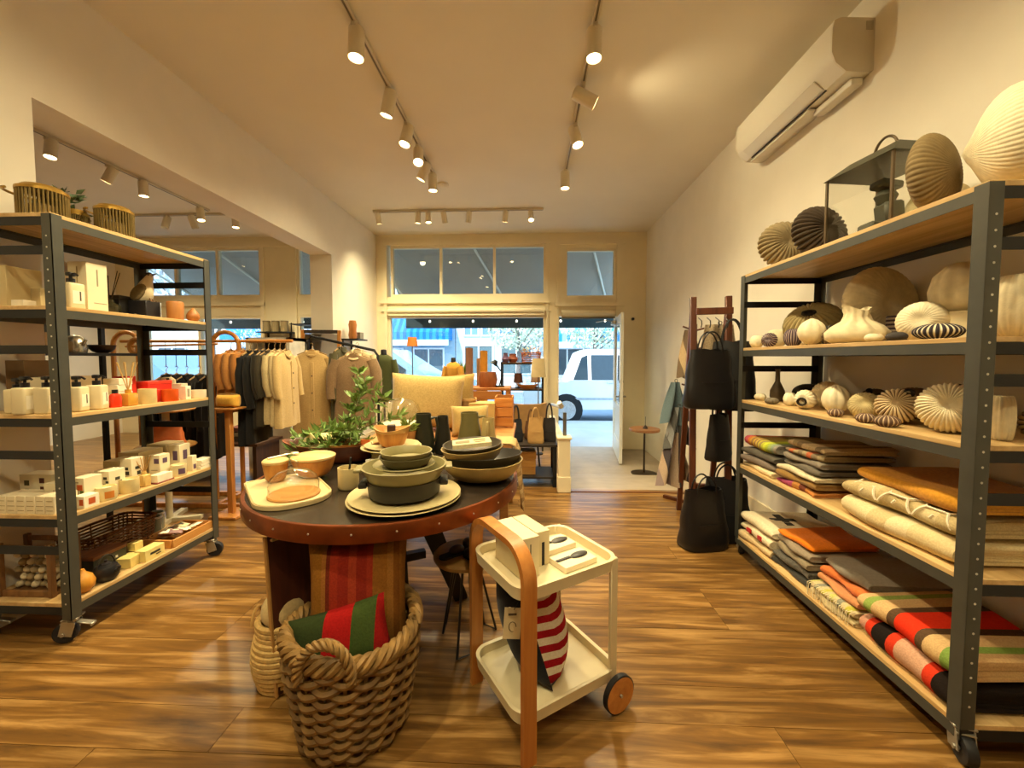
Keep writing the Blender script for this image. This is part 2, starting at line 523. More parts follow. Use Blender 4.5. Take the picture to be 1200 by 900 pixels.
# ramp of smooth concrete to the door
rampm = plain('#a89a86', 0.55, var=0.1, scale=5, bmp=.1)
b = B()
b.prism([(4.03, -.5), (4.03, 0), (5.4, -.21), (YF + .18, -.22), (YF + .18, -.5)], XR - .42, T(((XR + .42) / 2, 0, 0), (0, 0, PI / 2)))
o = struct('floor_ramp', b, rampm, label='pale concrete ramp sloping to the open door')
trim('trim_4', [(.42, XR, 4.02, 4.045, -.05, .006)], wood('#5b3518', '#7a4b26', 'x', .4), 'dark wooden edge strip at the top of ramp')
# knee wall with newel at the ramp
nw = thing('knee_wall', 'low cream knee wall with post beside the ramp', 'low wall', (.355, 4.06, 0))
nw['kind'] = 'structure'
part('post', B().box((0, 0, .27), (.12, .12, .54), bev=.004).box((0, 0, .08), (.135, .135, .16), bev=.004), cream, nw)
part('post_cap', B().box((0, 0, .55), (.15, .15, .025), bev=.006), cream, nw)
part('wall_panel', boxes([(-.03, .06, .06, 2.5, -.3, .42)]), cream, nw, smooth=False)
part('rail_post', B().box((.01, .03, .68), (.035, .035, .24), bev=.004), plain('#77766f', .35, .7), nw)
part('hand_rail', B().tube([(-.05, .02, .90), (-.02, .06, .86), (.01, .5, .80), (.01, 2.3, .62)], .024, 10), plain('#d9dad6', .35, .2), nw)

# ================================================================== TRACK LIGHTING
trk = plain('#cfc6b2', .45, .1, var=.02)
trk_d = plain('#6d6353', .5, .2, var=.03)
headm = plain('#e3dac4', .42, var=.02)
glow = emit('#ffdca0', 22)
def track(label, p0, p1, sfx=0):
    t = thing('light_track', label, 'light track', p0)
    dd = Vector(p1) - Vector(p0); L = dd.length
    t.rotation_euler = (0, 0, math.atan2(dd.y, dd.x))
    part('rail', B().box((L / 2, 0, 0), (L, .035, .03), bev=.003), trk, t)
    part('slot', B().box((L / 2, 0, -.0155), (L - .02, .013, .003)), trk_d, t)
    part('feed_box', B().box((.06, 0, -.001), (.12, .06, .042), bev=.006), trk, t)
    return t
ZT = ZC - .015
track('long ceiling track above the round table', (-1.10, -1.9, ZT), (-1.10, 4.75, ZT))
track('long ceiling track near the air conditioner', (.41, -1.9, ZT), (.41, 4.85, ZT))
track('short cross track in front of the transom windows', (-2.25, 5.8, ZT), (.2, 5.8, ZT))
track('ceiling track running along the next room', (-4.58, 2.6, ZT), (-4.58, 5.65, ZT))
track('cross track by the next room windows', (-6.2, 5.8, ZT), (-3.5, 5.8, ZT))
hb = {}
def spot(x, y, aim, label, grp, power=1.0, lit=True, s=1.0, size=125, warm=None):
    t = thing('spotlight', label, 'spotlight', (x, y, ZT - .015), group=grp)
    L, r = .19 * s, .05 * s
    pv = Vector((0, 0, -.085 * s))
    dirv = (Vector(aim) - (Vector((x, y, ZT - .015)) + pv)).normalized()
    q = dirv.to_track_quat('-Z', 'Y')
    part('adapter', B().box((0, 0, -.012), (.03, .10, .03), bev=.004).cyl((0, 0, -.02), pv, .008 * s, n=8), trk, t)
    bd = part('housing', B().lathe([(0, L * .42), (r * .8, L * .42), (r, L * .36), (r, -L * .58), (r * .93, -L * .58), (r * .86, -L * .5), (0, -L * .5)], 20), headm, t, loc=pv)
    bd.rotation_euler = q.to_euler()
    part('lens', B().lathe([(0, -L * .53), (r * .84, -L * .53), (r * .84, -L * .51), (0, -L * .51)], 20), glow if lit else plain('#bdb6a4', .3), bd)
    if lit:
        ld = bpy.data.lights.new('beam', 'SPOT')
        ld.energy = LAMP_W * power
        ld.color = warm or LAMP_COL
        ld.spot_size = R(size); ld.spot_blend = 1.0
        ld.shadow_soft_size = .045
        lo = bpy.data.objects.new('beam', ld)
        COL.objects.link(lo); lo.parent = t
        lo.location = pv + dirv * L * .62
        lo.rotation_euler = q.to_euler()
    return t
G1, G2, G3, G4 = 'spotlights on the table track', 'spotlights on the right track', 'spotlights on the transom track', 'spotlights in the next room'
S = spot
S(-1.10, 2.60, (-1.2, 2.5, 0), 'bright spotlight nearest the camera on the table track', G1, 1.0)
S(-1.10, 3.20, (-1.9, 3.5, .5), 'second spotlight of the table track, tilted left', G1, .9)
S(-1.10, 3.66, (-1.6, 3.0, .5), 'third spotlight of the table track, lens facing camera', G1, 1.0)
S(-1.10, 4.03, (-.8, 2.7, .6), 'orange glowing spotlight fourth on the table track', G1, 1.0, warm=(1, .6, .26))
S(-1.12, 4.35, (-2.4, 4.6, .8), 'small spotlight turned left near the table track end', G1, .8)
S(-1.10, 4.62, (-1.05, 4.6, 0), 'last spotlight on the table track pointing straight down', G1, .8)
S(-1.10, 1.55, (-2.2, 2.0, .8), 'spotlight over the left rack, above the frame edge', G1, .9)
S(-1.10, .75, (-.6, 1.9, .7), 'spotlight aimed at the round table from behind the camera', G1, 1.1)
S(-1.10, -.5, (-1.6, .9, .5), 'spotlight behind the camera on the table track', G1, .6)
S(.41, 2.67, (.35, 2.5, 0), 'bright spotlight nearest the camera on the right track', G2, 1.0)
S(.41, 3.21, (2.0, 3.35, 2.6), 'spotlight on the right track turned up at the wall', G2, .3)
S(.41, 3.74, (1.1, 3.0, .3), 'third spotlight on the right track', G2, 1.0)
S(.40, 4.62, (.38, 4.6, 0), 'last spotlight on the right track pointing straight down', G2, .9)
S(.41, 1.62, (1.6, 2.05, .7), 'spotlight aimed at the vase rack, above the frame edge', G2, .75)
S(.41, .70, (1.5, 1.6, .5), 'spotlight behind the camera aimed at the vase rack', G2, .65)
S(.41, -.6, (.3, .9, 0), 'spotlight behind the camera over the aisle', G2, .7)
for k, (x, ax, lit, lab) in enumerate([(-2.18, (-2.0, 6.5, 1.2), 1, 'leftmost spotlight on the transom track'), (-1.60, (-1.8, 6.2, .8), 1, 'spotlight second from left on the transom track'),
                                     (-1.45, (-1.3, 5.6, .5), 1, 'glowing spotlight third from left on transom track'), (-1.22, (-1.1, 6.7, 1.4), 0, 'unlit spotlight in the middle of the transom track'),
                                     (-.86, (-1.3, 6.4, .6), 0, 'unlit spotlight tilted left on the transom track'), (-.34, (-.7, 6.5, .8), 1, 'spotlight second from right on the transom track'),
                                     (.02, (.2, 4.6, .3), 1, 'rightmost spotlight of the transom track, lens facing camera')]):
    S(x, 5.8, ax, lab, G3, 1.0, bool(lit), .8)
for x, y, ax, lit, lab in [(-4.58, 3.75, (-4.4, 3.2, 0), 1, 'glowing spotlight above the brass lanterns in the next room'), (-4.58, 4.30, (-5.6, 4.0, 1.3), 1, 'next room spotlight tilted left above the branch'), (-4.56, 4.65, (-4.5, 4.7, 0), 1, 'next room spotlight pointing straight down'),
                           (-4.58, 5.5, (-4.1, 5.2, .4), 1, 'next room spotlight where the two tracks meet'), (-5.95, 5.8, (-5.9, 5.7, 0), 1, 'next room cross track spotlight farthest left'), (-5.35, 5.8, (-5.6, 5.2, .8), 0, 'unlit spotlight on the next room cross track'),
                           (-4.95, 5.8, (-4.5, 6.5, .8), 0, 'unlit tilted spotlight left of the track junction'), (-4.3, 5.8, (-4.3, 5.75, 0), 1, 'next room cross track spotlight right of the junction'), (-3.75, 5.8, (-3.3, 5.5, .6), 1, 'next room cross track spotlight nearest the pillar')]:
    S(x, y, ax, lab, G4, 1.25, bool(lit), .95)
solo('smoke_detector', B().lathe([(0, 0), (.07, 0), (.07, -.02), (.05, -.035), (0, -.035)], 20), paint_c, 'small white smoke detector on the ceiling', 'smoke detector', (-1.06, 4.98, ZC))

# ================================================================== AIR CONDITIONER
ac = thing('air_conditioner', 'white wall mounted air conditioner high on the right wall', 'air conditioner', (XR, 3.02, 3.01))
acm = plain('#ded8c8', .35, var=.015, scale=3)
LA = 1.06
poly = [(0, 0), (0, .29), (-.19, .30), (-.225, .285), (-.235, .24), (-.235, .11), (-.21, .05), (-.15, 0), (-.05, -.01)]
part('casing', B().prism(poly, LA), acm, ac, ang=30)
part('end_cap', B().prism([(p[0] * 1.005, p[1] * 1.005) for p in poly], .012, T((0, -LA / 2 - .005, 0))), plain('#d8cfba', .4, var=.015), ac, ang=30)
part('end_cap', B().prism([(p[0] * 1.005, p[1] * 1.005) for p in poly], .012, T((0, LA / 2 + .005, 0))), plain('#d8cfba', .4, var=.015), ac, ang=30)
part('outlet_flap', B().box((-.19, .04, .028), (.08, LA * .78, .008), rot=(0, R(37), 0), bev=.002), acm, ac)
part('outlet_slot', B().box((-.145, .04, -.001), (.010, LA * .78, .012)), plain('#2c2620', .7), ac)
part('lower_vane', B().box((-.10, .14, -.018), (.075, LA * .66, .02), bev=.006), acm, ac)
part('pipe_cover', B().box((-.055, -.34, -.03), (.07, .32, .045), bev=.012, seg=2), acm, ac)
part('rating_plate', B().box((-.03, -LA / 2 - .012, .25), (.04, .002, .05)), plain('#b8b09a', .6), ac)
part('logo', B().box((-.192, -.42, .052), (.012, .05, .003), rot=(0, R(37), 0)), plain('#8b8474', .5), ac)

# ================================================================== THE STREET
struct('pavement', boxes([(-30, 30, YF + .18, 10.4, -.45, -.26)]), plain('#c7c6c2', .9, var=.08, scale=2), label='pale pavement outside the shop')
struct('road', boxes([(-60, 60, 10.4, 21, -.6, -.42)]), plain('#7d8a98', .9, var=.1, scale=1.5), label='grey asphalt road in front of the shop')
struct('pavement_far', boxes([(-60, 60, 21, 25, -.5, -.28)]), plain('#cfcdc8', .9, var=.05), label='pale pavement across the road')
# own awning
aw = thing('awning', 'grey canvas awning sloping over the shopfront', 'awning', (0, YF + .2, 0))
awm = plain('#a39c92', .9, var=.05, scale=3)
awd = plain('#2c3a3b', .9, var=.1)
for (x0, x1) in ((-7.3, -3.15), (-2.75, 1.9)):
    b = B()
    q = [(x0, .02, 3.5), (x1, .02, 3.5), (x1, 1.75, 2.36), (x0, 1.75, 2.36)]
    v1 = [b.bm.verts.new(p) for p in q]; v2 = [b.bm.verts.new((p[0], p[1], p[2] - .012)) for p in q]
    b.bm.faces.new(v1); b.bm.faces.new(v2[::-1])
    for k in range(4): b.bm.faces.new((v1[k], v2[k], v2[(k + 1) % 4], v1[(k + 1) % 4]))
    part('canopy', b, awm, aw, smooth=False)
    part('valance', boxes([(x0, x1, 1.745, 1.76, 2.02, 2.37)]), awd, aw, smooth=False)
    part('front_bar', B().cyl((x0, 1.74, 2.34), (x1, 1.74, 2.34), .02, n=8), white_m, aw)
    for xx in (x0 + .15, (x0 + x1) / 2 - .1, x1 - .3):
        part('arm', B().cyl((xx - .5, .05, 3.38), (xx + .12, 1.7, 2.40), .022, n=8), white_m, aw)
    n = 5
    for k in range(n):
        part('bulb', B().ball((x0 + .55 + k * (x1 - x0 - .8) / (n - 1), 1.70, 2.17), (.05, .05, .06), 8, 6), emit('#fff0d8', 3), aw)  # glowing balls stand in for reflected dots of light; no real bulbs hang here
# parked cars
tyre = plain('#17181a', .8)
chrome = plain('#c9ccd0', .25, .9)
carglass = plain('#2b3a44', .12, .0, var=.05)
def vehicle(name, label, x, y, prof, glassprofs, wheels, body, width=1.8, rw=.36, rz=0, extra=None, scale=1.0):
    t = thing(name, label, 'truck' if 'truck' in name else 'car', (x, y, -.42), rz)
    def shape(p):
        # narrow the cabin towards the roof
        k = 1 - max(0, p.z - 1.0) * .28
        return Vector((p.x, p.y * k, p.z))
    part('body', B().prism(prof, width, ny=2, fn=shape), body, t, ang=30)
    for g in glassprofs:
        for s in (-1, 1):
            zc = sum(q[1] for q in g) / len(g)
            b = B().prism(g, .02)
            for v in b.bm.verts:
                k = 1 - max(0, v.co.z - 1.0) * .28
                v.co.y += s * (width / 2 * k - .004)
            part('side_window', b, carglass, t, smooth=False)
    for wx in wheels:
        for s in (-1, 1):
            w = part('wheel', B().lathe([(0, -.1), (rw * .6, -.1), (rw * .62, -.11), (rw, -.1), (rw, .1), (rw * .62, .11), (rw * .6, .1), (0, .1)], 24), tyre, t, loc=(wx, s * (width / 2 - .09), rw), rot=(PI / 2, 0, 0))
            part('hub_cap', B().lathe([(0, -.105), (rw * .58, -.112), (rw * .58, .112), (0, .105)], 20), chrome, w)
    for gx in extra or []:
        part('door_handle', B().box((gx, -width / 2 - .01, 1.02), (.14, .02, .03), bev=.005), chrome, t)
        part('door_seam', boxes([(gx + .16, gx + .17, -width / 2 - .003, -width / 2 + .003, .5, 1.06)]), plain('#7d8184', .5), t)
    part('side_moulding', boxes([(prof[0][0] + .5, prof[0][0] + 4.0, -width / 2 - .012, -width / 2 + .01, .62, .67)]), plain('#aeb4b8', .4), t, smooth=False)
    part('lamp', B().box((prof[0][0] + .05, -width / 2 + .22, .78), (.12, .3, .18), bev=.02), plain('#f4f4ee', .1), t)
    t.scale = (scale, scale, scale)
    return t
wpaint = plain('#e8ebec', .18, var=.01, coat=.6)
pick = [(0, .45), (.02, .85), (.1, .96), (1.05, 1.03), (1.32, 1.72), (1.5, 1.80), (2.9, 1.80), (3.02, 1.70), (3.1, 1.03), (5.2, 1.0), (5.25, .5), (4.7, .42), (.5, .38)]
vehicle('pickup_truck', 'white pickup truck parked outside the open door', -.15, 11.5, pick, [[(1.16, 1.08), (1.36, 1.6), (1.5, 1.66), (1.5, 1.08)], [(1.58, 1.08), (1.58, 1.66), (2.2, 1.66), (2.24, 1.08)], [(2.34, 1.08), (2.34, 1.66), (2.86, 1.65), (2.94, 1.08)]], [1.0, 4.2], wpaint, 1.9, .38, extra=[2.0], scale=1.12)
suv = [(0, .45), (.05, .95), (.35, 1.08), (.75, 1.52), (1.25, 1.68), (2.6, 1.66), (3.25, 1.22), (3.55, 1.05), (4.35, .9), (4.45, .5), (3.9, .38), (.5, .38)]
sg = [[(.82, 1.12), (1.0, 1.46), (1.3, 1.58), (1.72, 1.58), (1.72, 1.12)], [(1.82, 1.12), (1.82, 1.58), (2.5, 1.56), (3.02, 1.2), (2.98, 1.12)]]
vehicle('car', 'pale blue hatchback parked behind the display window', -7.0, 11.7, suv, sg, [.9, 3.6], plain('#9fc3d6', .2, .3, var=.02, coat=.6), 1.78, .34, extra=[1.5, 2.5], scale=1.22)
vehicle('car', 'steel blue estate car seen through the next room window', -14.2, 11.7, suv, sg, [.9, 3.6], plain('#5f86a8', .2, .3, var=.02, coat=.6), 1.78, .34, extra=[1.5, 2.5], scale=1.22)
# buildings across the road
def facade(name, label, x0, x1, H, wall, wins, door=None, awn=None, parapet='#d8d6cf'):
    t = thing(name, label, 'building', (x0, 25, -.28))
    W_ = x1 - x0
    part('wall', boxes([(.02, W_ - .02, 0, 3, 0, H)]), plain(wall, .85, var=.05, scale=2), t, smooth=False)
    part('cornice', boxes([(.02, W_ - .02, -.25, 0, H - .35, H)]), plain(parapet, .8), t, smooth=False)
    part('base_course', boxes([(.02, W_ - .02, -.06, 0, 0, .5)]), plain(parapet, .8), t, smooth=False)
    for (a, b_, z0, z1, h) in wins:
        f = part('window', boxes([(a, b_, -.08, 0, z0, z0 + .1), (a, b_, -.08, 0, z1 - .1, z1), (a, a + .1, -.08, 0, z0 + .1, z1 - .1), (b_ - .1, b_, -.08, 0, z0 + .1, z1 - .1), ((a + b_) / 2 - .04, (a + b_) / 2 + .04, -.07, 0, z0 + .1, z1 - .1)]), plain('#e9edef', .5), t, smooth=False)
        part('pane', boxes([(a + .1, b_ - .1, -.03, -.01, z0 + .1, z1 - .1)]), plain(h, .15, var=.1, scale=1), f, smooth=False)
    if awn:
        a, b_, z0, z1, h = awn
        b = B().prism([(0, 0), (0, z1 - z0), (-.15, z1 - z0), (-1.2, .45), (-1.2, 0)], b_ - a, T(((a + b_) / 2, -.01, z0), (0, 0, PI / 2)))
        ao = part('shop_awning', b, stripes('awn' + name + str(x0), 'x', 0, W_, [(k / 30, h if k % 2 else '#2f84c8') for k in range(30)], .9), t, smooth=False)
        part('valance', boxes([(a, b_, -1.25, -1.2, z0 - .35, z0)]), plain('#bfe0ea', .9), ao, smooth=False)
    return t
facade('shop_building', 'pale shop with bright blue striped awning across the road', -10.5, -4.6, 5.6, '#9db8c6', [(.6, 2.6, .7, 2.3, '#53626b'), (3.2, 5.2, .7, 2.3, '#53626b'), (.5, 1.9, 4.1, 5.0, '#7f9fc0')], awn=(.2, 5.7, 2.75, 4.3, '#1f66ae'))
facade('shop_building', 'white building with a band of small blue windows', -4.6, .6, 6.2, '#b9c8cf', [(.5, 1.5, 3.0, 3.9, '#6f93c4'), (1.6, 2.6, 3.0, 3.9, '#6f93c4'), (2.7, 3.7, 3.0, 3.9, '#6f93c4'), (.5, 2.4, .6, 2.5, '#60767c'), (2.8, 4.8, .6, 2.5, '#60767c')])
facade('shop_building', 'white building with blue sheet roof seen through the door', .6, 8.6, 5.2, '#bccad0', [(.7, 2.8, .5, 2.3, '#3d474c'), (3.4, 5.4, .5, 2.3, '#3d474c'), (6, 7.6, .5, 2.3, '#3d474c')], awn=(.2, 7.4, 2.6, 3.9, '#86b4da'))
facade('shop_building', 'grey lilac shop with blue band seen through next room', -19.5, -10.5, 5.4, '#cfcbd8', [(.8, 3.2, .6, 2.4, '#59626c'), (4, 6.6, .6, 2.4, '#59626c')], awn=(.6, 5.0, 2.7, 3.7, '#3f86c4'))
facade('shop_building', 'beige house at the far left end of street', -29, -19.5, 6.0, '#d9d3c4', [(1, 3, .8, 2.4, '#59626c'), (5, 7, .8, 2.4, '#59626c'), (2, 3.4, 3.6, 4.8, '#7f9fc0')])
def tree(label, x, y, h, r, n, hx, seed):
    rnd = random.Random(seed)
    t = thing('street_tree', label, 'tree', (x, y, -.3), group='trees along the street')
    b = B().tube([(0, 0, 0), (.05, 0, h * .35), (0, .05, h * .6), (.1, 0, h * .85)], [.14, .11, .08, .03], 8)
    for k in range(9):
        a = rnd.random() * 2 * PI
        b.tube([(0, 0, h * (.35 + .05 * k)), (math.cos(a) * r * .5, math.sin(a) * r * .5, h * (.5 + .05 * k)), (math.cos(a) * r * .9, math.sin(a) * r * .9, h * (.6 + .05 * k))], [.05, .03, .01], 5)
    part('trunk', b, plain('#77706a', .9, var=.2), t)
    b = B()
    for k in range(n):
        while True:
            p = Vector((rnd.uniform(-1, 1), rnd.uniform(-1, 1), rnd.uniform(-1, 1)))
            if p.length < 1: break
        p = Vector((p.x * r, p.y * r, h * .68 + p.z * r * .8))
        q = Euler((rnd.random() * 6, rnd.random() * 6, rnd.random() * 6)).to_matrix()
        s_ = rnd.uniform(.06, .13)
        v = [b.bm.verts.new(p + q @ Vector(c)) for c in ((-s_, 0, 0), (0, -s_ * .5, 0), (s_, 0, 0), (0, s_ * .5, 0))]
        b.bm.faces.new(v)
    part('foliage', b, plain(hx, .8, var=.35, scale=3), t, kind='stuff', smooth=False)
tree('pale blossoming tree behind the shelf in the display window', -.6, 21.6, 5.2, 1.9, 2200, '#c9d3b8', 1)
tree('pale blossoming tree above the truck outside the door', 3.4, 21.2, 5.4, 2.0, 2600, '#c3d0b4', 2)
tree('sparse white blossoming tree outside the next room window', -8.2, 9.95, 5.6, 1.3, 1300, '#e3e4e6', 3)
tree('bare branched tree left of the next room window', -13.6, 21.4, 5.4, 2.2, 1500, '#cfd4d6', 4)
# ================================================================== STEEL RACKS
oak = wood('#b3905a', '#dcbc86', 'y', .45, .8, True, .4)
oak_x = wood('#c08a4c', '#e0b278', 'x', .45, .8, True, .4)
rk = plain('#4c4d47', .45, .35, var=.08)  # uprights and long beams: black steel with its lit grey put into the colour
rkd = plain('#17181b', .5, .3, var=.1)
zinc = plain('#b4b2a8', .35, .8, var=.08)
rubber = plain('#16161a', .6)
dot = plain('#c9c5b8', .5)
def caster(parent, x, y, rz, brake):
    c = part('caster', B().box((0, 0, .118), (.062, .062, .008), bev=.002).cyl((0, 0, .115), (0, 0, .10), .022, n=14)
             .box((.012, -.024, .072), (.052, .004, .07), rot=(0, R(-14), 0), bev=.001).box((.012, .024, .072), (.052, .004, .07), rot=(0, R(-14), 0), bev=.001).box((.012, 0, .10), (.05, .05, .006), bev=.001), zinc, parent, loc=(x, y, 0), rot=(0, 0, rz))
    part('wheel', B().lathe([(0, -.014), (.026, -.015), (.03, -.017), (.0455, -.015), (.0475, -.008), (.0475, .008), (.0455, .015), (.03, .017), (.026, .015), (0, .014)], 22), rubber, c, loc=(.028, 0, .0478), rot=(PI / 2, 0, 0))
    part('axle_bolt', B().cyl((.028, -.031, .048), (.028, .031, .048), .008, n=8), zinc, c)
    if brake: part('brake_pedal', B().box((-.045, 0, .085), (.06, .03, .006), rot=(0, R(-18), 0), bev=.002).box((-.075, 0, .072), (.01, .034, .014), bev=.003), zinc, c)
    return c
def rack(label, x0, x1, y0, y1, shelves, H, aisle):
    """aisle = +1: aisle side is x1, -1: aisle side is x0"""
    t = thing('storage_rack', label, 'rack', ((x0 + x1) / 2, (y0 + y1) / 2, 0))
    hx, hy = (x1 - x0) / 2, (y1 - y0) / 2
    for sx in (-1, 1):
        for sy in (-1, 1):
            fm = part('upright', B().box((sx * hx - sx * .0225, sy * hy - sy * .0015, (.12 + H) / 2), (.045, .003, H - .12)).box((sx * hx - sx * .0015, sy * hy - sy * .0225, (.12 + H) / 2), (.003, .045, H - .12)), rk, t, smooth=False)
            hb_ = B()
            k = 0
            while .2 + k * .05 < H - .06:
                hb_.cyl((sx * hx - sx * .024, sy * hy + sy * .0003, .2 + k * .05), (sx * hx - sx * .024, sy * hy + sy * .001, .2 + k * .05), .0042, n=6)
                k += 1
            part('hole_light_discs', hb_, dot, fm, kind='stuff')  # pale discs on the steel, bright look of the holes put into their colour
            caster(t, sx * (hx - .035), sy * (hy - .035), R(200 if sy < 0 else 20) + (0 if aisle > 0 else .9), sy < 0)
    for i, z in enumerate(shelves):
        part('shelf_board', B().box((0, 0, z - .009), (2 * hx - .008, 2 * hy - .008, .018), bev=.0015), oak, t)
        for sx in (-1, 1):
            part('shelf_beam', B().box((sx * (hx - .004), 0, z - .037), (.003, 2 * hy - .01, .038)).box((sx * (hx - .016), 0, z - .0195), (.024, 2 * hy - .01, .003)), rk, t, smooth=False)
        for sy in (-1, 1):
            part('end_beam', B().box((0, sy * (hy - .006), z - .037), (2 * hx - .01, .003, .038)), rkd, t, smooth=False)
    for a, b_ in zip(shelves, shelves[1:]):
        for sy in (-1, 1):
            zz = a + (b_ - a) * .60
            if a > .3 or aisle > 0: part('end_brace', B().box((0, sy * (hy - .007), zz), (2 * hx - .012, .004, .04)), rkd, t, smooth=False)
    return t
RSH = [.135, .63, 1.07, 1.42, 1.905]
LSH = [.20, .62, 1.09, 1.59, 2.005]
rack('black steel shelving rack full of shell vases and blankets', 1.43, 1.955, 1.335, 2.80, RSH, 1.90, -1)
rack('black steel shelving rack full of bath products', -2.625, -2.14, 1.735, 2.63, LSH, 2.0, 1)

# ================================================================== SHELL VASES
def aim(axis, spin=0):
    return Vector(axis).normalized().to_track_quat('Z', 'Y').to_matrix().to_4x4() @ Matrix.Rotation(spin, 4, 'Z')
def settle(b, M=None):
    """turn the shape, then stand its lowest point on z = 0 and centre it over the origin"""
    if M is not None: b.bm.transform(M)
    zs = min(v.co.z for v in b.bm.verts)
    b.bm.transform(Matrix.Translation((0, 0, -zs)))
    return b
def shell(d, n, amp, axis=(0, 0, 1), dimple=.25, sharp=1.0, e=1.0, bulge=0.0, spin=0, m=18, per=6, sq=1.0):
    """ribbed shell: n ribs meeting at two poles; d = (diameter across, thickness along the axis)"""
    b = B(); b.rib = {}
    nn = n * per if n else 28
    rows = []
    for i in range(m + 1):
        f = PI * i / m
        sn, cs = math.sin(f), math.cos(f)
        rr = sn ** e
        row = []
        for k in range(nn if 0 < i < m else 1):
            t = 2 * PI * k / nn
            w = abs(math.cos(n * t / 2)) ** sharp if n else .5
            g = 1 + amp * (w - .6) * min(1, sn * 2.2)
            z = cs * (1 - dimple * math.exp(-(sn / .28) ** 2)) + bulge * sn
            zz = z * d[1] / 2 * (1 + amp * .7 * (w - .6) * min(1, sn * 2.5))
            v = b.bm.verts.new((rr * g * d[0] / 2 * math.cos(t), sq * rr * g * d[0] / 2 * math.sin(t), zz))
            b.rib[v] = w
            row.append(v)
        rows.append(row)
    for a, c in zip(rows, rows[1:]):
        la, lc = len(a), len(c)
        for k in range(nn):
            k2 = (k + 1) % nn
            if la == 1: b.bm.faces.new((a[0], c[k], c[k2]))
            elif lc == 1: b.bm.faces.new((a[k], c[0], a[k2]))
            else: b.bm.faces.new((a[k], c[k], c[k2], a[k2]))
    return settle(b, aim(axis, spin))
GS = {1: 'shell vases on the top board', 2: 'shell vases on the second board', 3: 'shell vases on the third board'}
def vase(row, x, y, d, n, amp, col, label, axis=(0, 0, 1), hole=None, z=None, **k):
    b = shell(d, n, amp, axis, **k)
    mat = col if not isinstance(col, str) else plain(col, .85, var=.1, scale=30, bmp=.35, bscale=180)
    zz = RSH[{1: 4, 2: 3, 3: 2}[row]] if z is None else z
    hz = max(v.co.z for v in b.bm.verts)
    if hole:
        t = thing('shell_vase', label, 'vase', (x, y, zz), group=GS[row])
        part('shell', b, mat, t, ang=80)
        hx, hy, hzz, r = hole[:4]
        hb_ = settle(B().lathe([(r * .75, -.012), (r * 1.1, 0), (r * 1.0, .012), (r * .7, .008), (r * .55, -.02), (0, -.022)], 14), aim(axis if len(hole) < 5 else hole[4]))
        o = part('mouth', hb_, plain('#241c14', .9), t, 'dark open mouth', loc=(hx, hy, hzz))
        return t
    return solo('shell_vase', b, mat, label, 'vase', (x, y, zz), group=GS[row], ang=80)
CRM, CR2, TAN, BRN = '#d8cba8', '#e2d7b8', '#a5916a', '#5e4a30'
cov = (-.75, -.65, .12)
# --- top board
vase(1, 1.60, 2.62, (.30, .17), 30, .12, '#8b7a58', 'grey brown ribbed disc vase at the far end of the top board', (-.1, -1, .25), hole=(.02, -.05, .20, .022, (-.1, -.6, .8)), dimple=.45)
vase(1, 1.64, 2.38, (.30, .17), 30, .12, '#3a2c1c', 'dark brown ribbed disc vase on the top board', (.15, -1, .2), dimple=.4)
vase(1, 1.57, 1.66, (.31, .12), 46, .03, '#7d6a46', 'rough brown stone disc on the top board', (.44, -.9, .05), dimple=-.1)
vase(1, 1.68, 1.76, (.31, .10), 0, .0, CR2, 'smooth pale disc behind the brown stone disc', (.5, -.85, .05), dimple=-.1)
vase(1, 1.635, 1.45, (.35, .21), 70, .012, CR2, 'large cream linen textured lens vase at the near end', (.72, -.69, .05), dimple=-.2, e=1.15)
vase(1, 1.80, 1.88, (.22, .12), 0, 0, '#cbbb92', 'pale rounded disc behind the stone disc by the wall', cov, dimple=.1)
# glass lantern
ln = thing('glass_lantern', 'wire and glass lantern with sloped roof on the top board', 'lantern', (1.66, 1.99, 1.905), R(8))
lm = plain('#5a4c38', .4, .6)
hw, hd, hh = .14, .16, .33
for sx in (-1, 1):
    for sy in (-1, 1):
        part('corner_bar', B().box((sx * hw, sy * hd, hh / 2), (.010, .010, hh)), lm, ln)
part('base_frame', B().box((-hw, 0, .006), (.012, 2 * hd, .012)).box((hw, 0, .006), (.012, 2 * hd, .012)).box((0, -hd, .006), (2 * hw, .012, .012)).box((0, hd, .006), (2 * hw, .012, .012)), lm, ln)
rfm = plain('#4c4c3e', .45, .4)
b = B()
b.bm.verts.new
lo = [(-hw - .012, -hd - .012, hh), (hw + .012, -hd - .012, hh), (hw + .012, hd + .012, hh), (-hw - .012, hd + .012, hh)]
hi = [(-hw * .45, -hd * .72, hh + .07), (hw * .45, -hd * .72, hh + .07), (hw * .45, hd * .72, hh + .07), (-hw * .45, hd * .72, hh + .07)]
v1 = [b.bm.verts.new(p) for p in lo]; v2 = [b.bm.verts.new(p) for p in hi]
b.bm.faces.new(v1[::-1]); b.bm.faces.new(v2)
for k in range(4): b.bm.faces.new((v1[k], v1[(k + 1) % 4], v2[(k + 1) % 4], v2[k]))
part('roof', b, rfm, ln, smooth=False)
part('carry_loop', B().tube([(0, .055 * math.cos(a), hh + .07 + .075 * math.sin(a)) for a in [PI * i / 14 for i in range(15)]], .006, 8), lm, ln)
for sy in (-1, 1): part('pane', boxes([(-hw + .006, hw - .006, sy * hd - .0015, sy * hd + .0015, .012, hh - .004)]), glassmat((.96, .97, .95), .05), ln, smooth=False)
part('price_tag', B().box((-.03, -hd - .016, hh + .015), (.03, .002, .04)), plain('#cdbb6a', .7), ln, 'small yellow price tag')
fg = thing('stacked_figure', 'dark green block sculpture standing inside the wire lantern', 'sculpture', (1.665, 1.985, 1.905 + .0005))
dg = plain('#3b3a28', .6, var=.2)
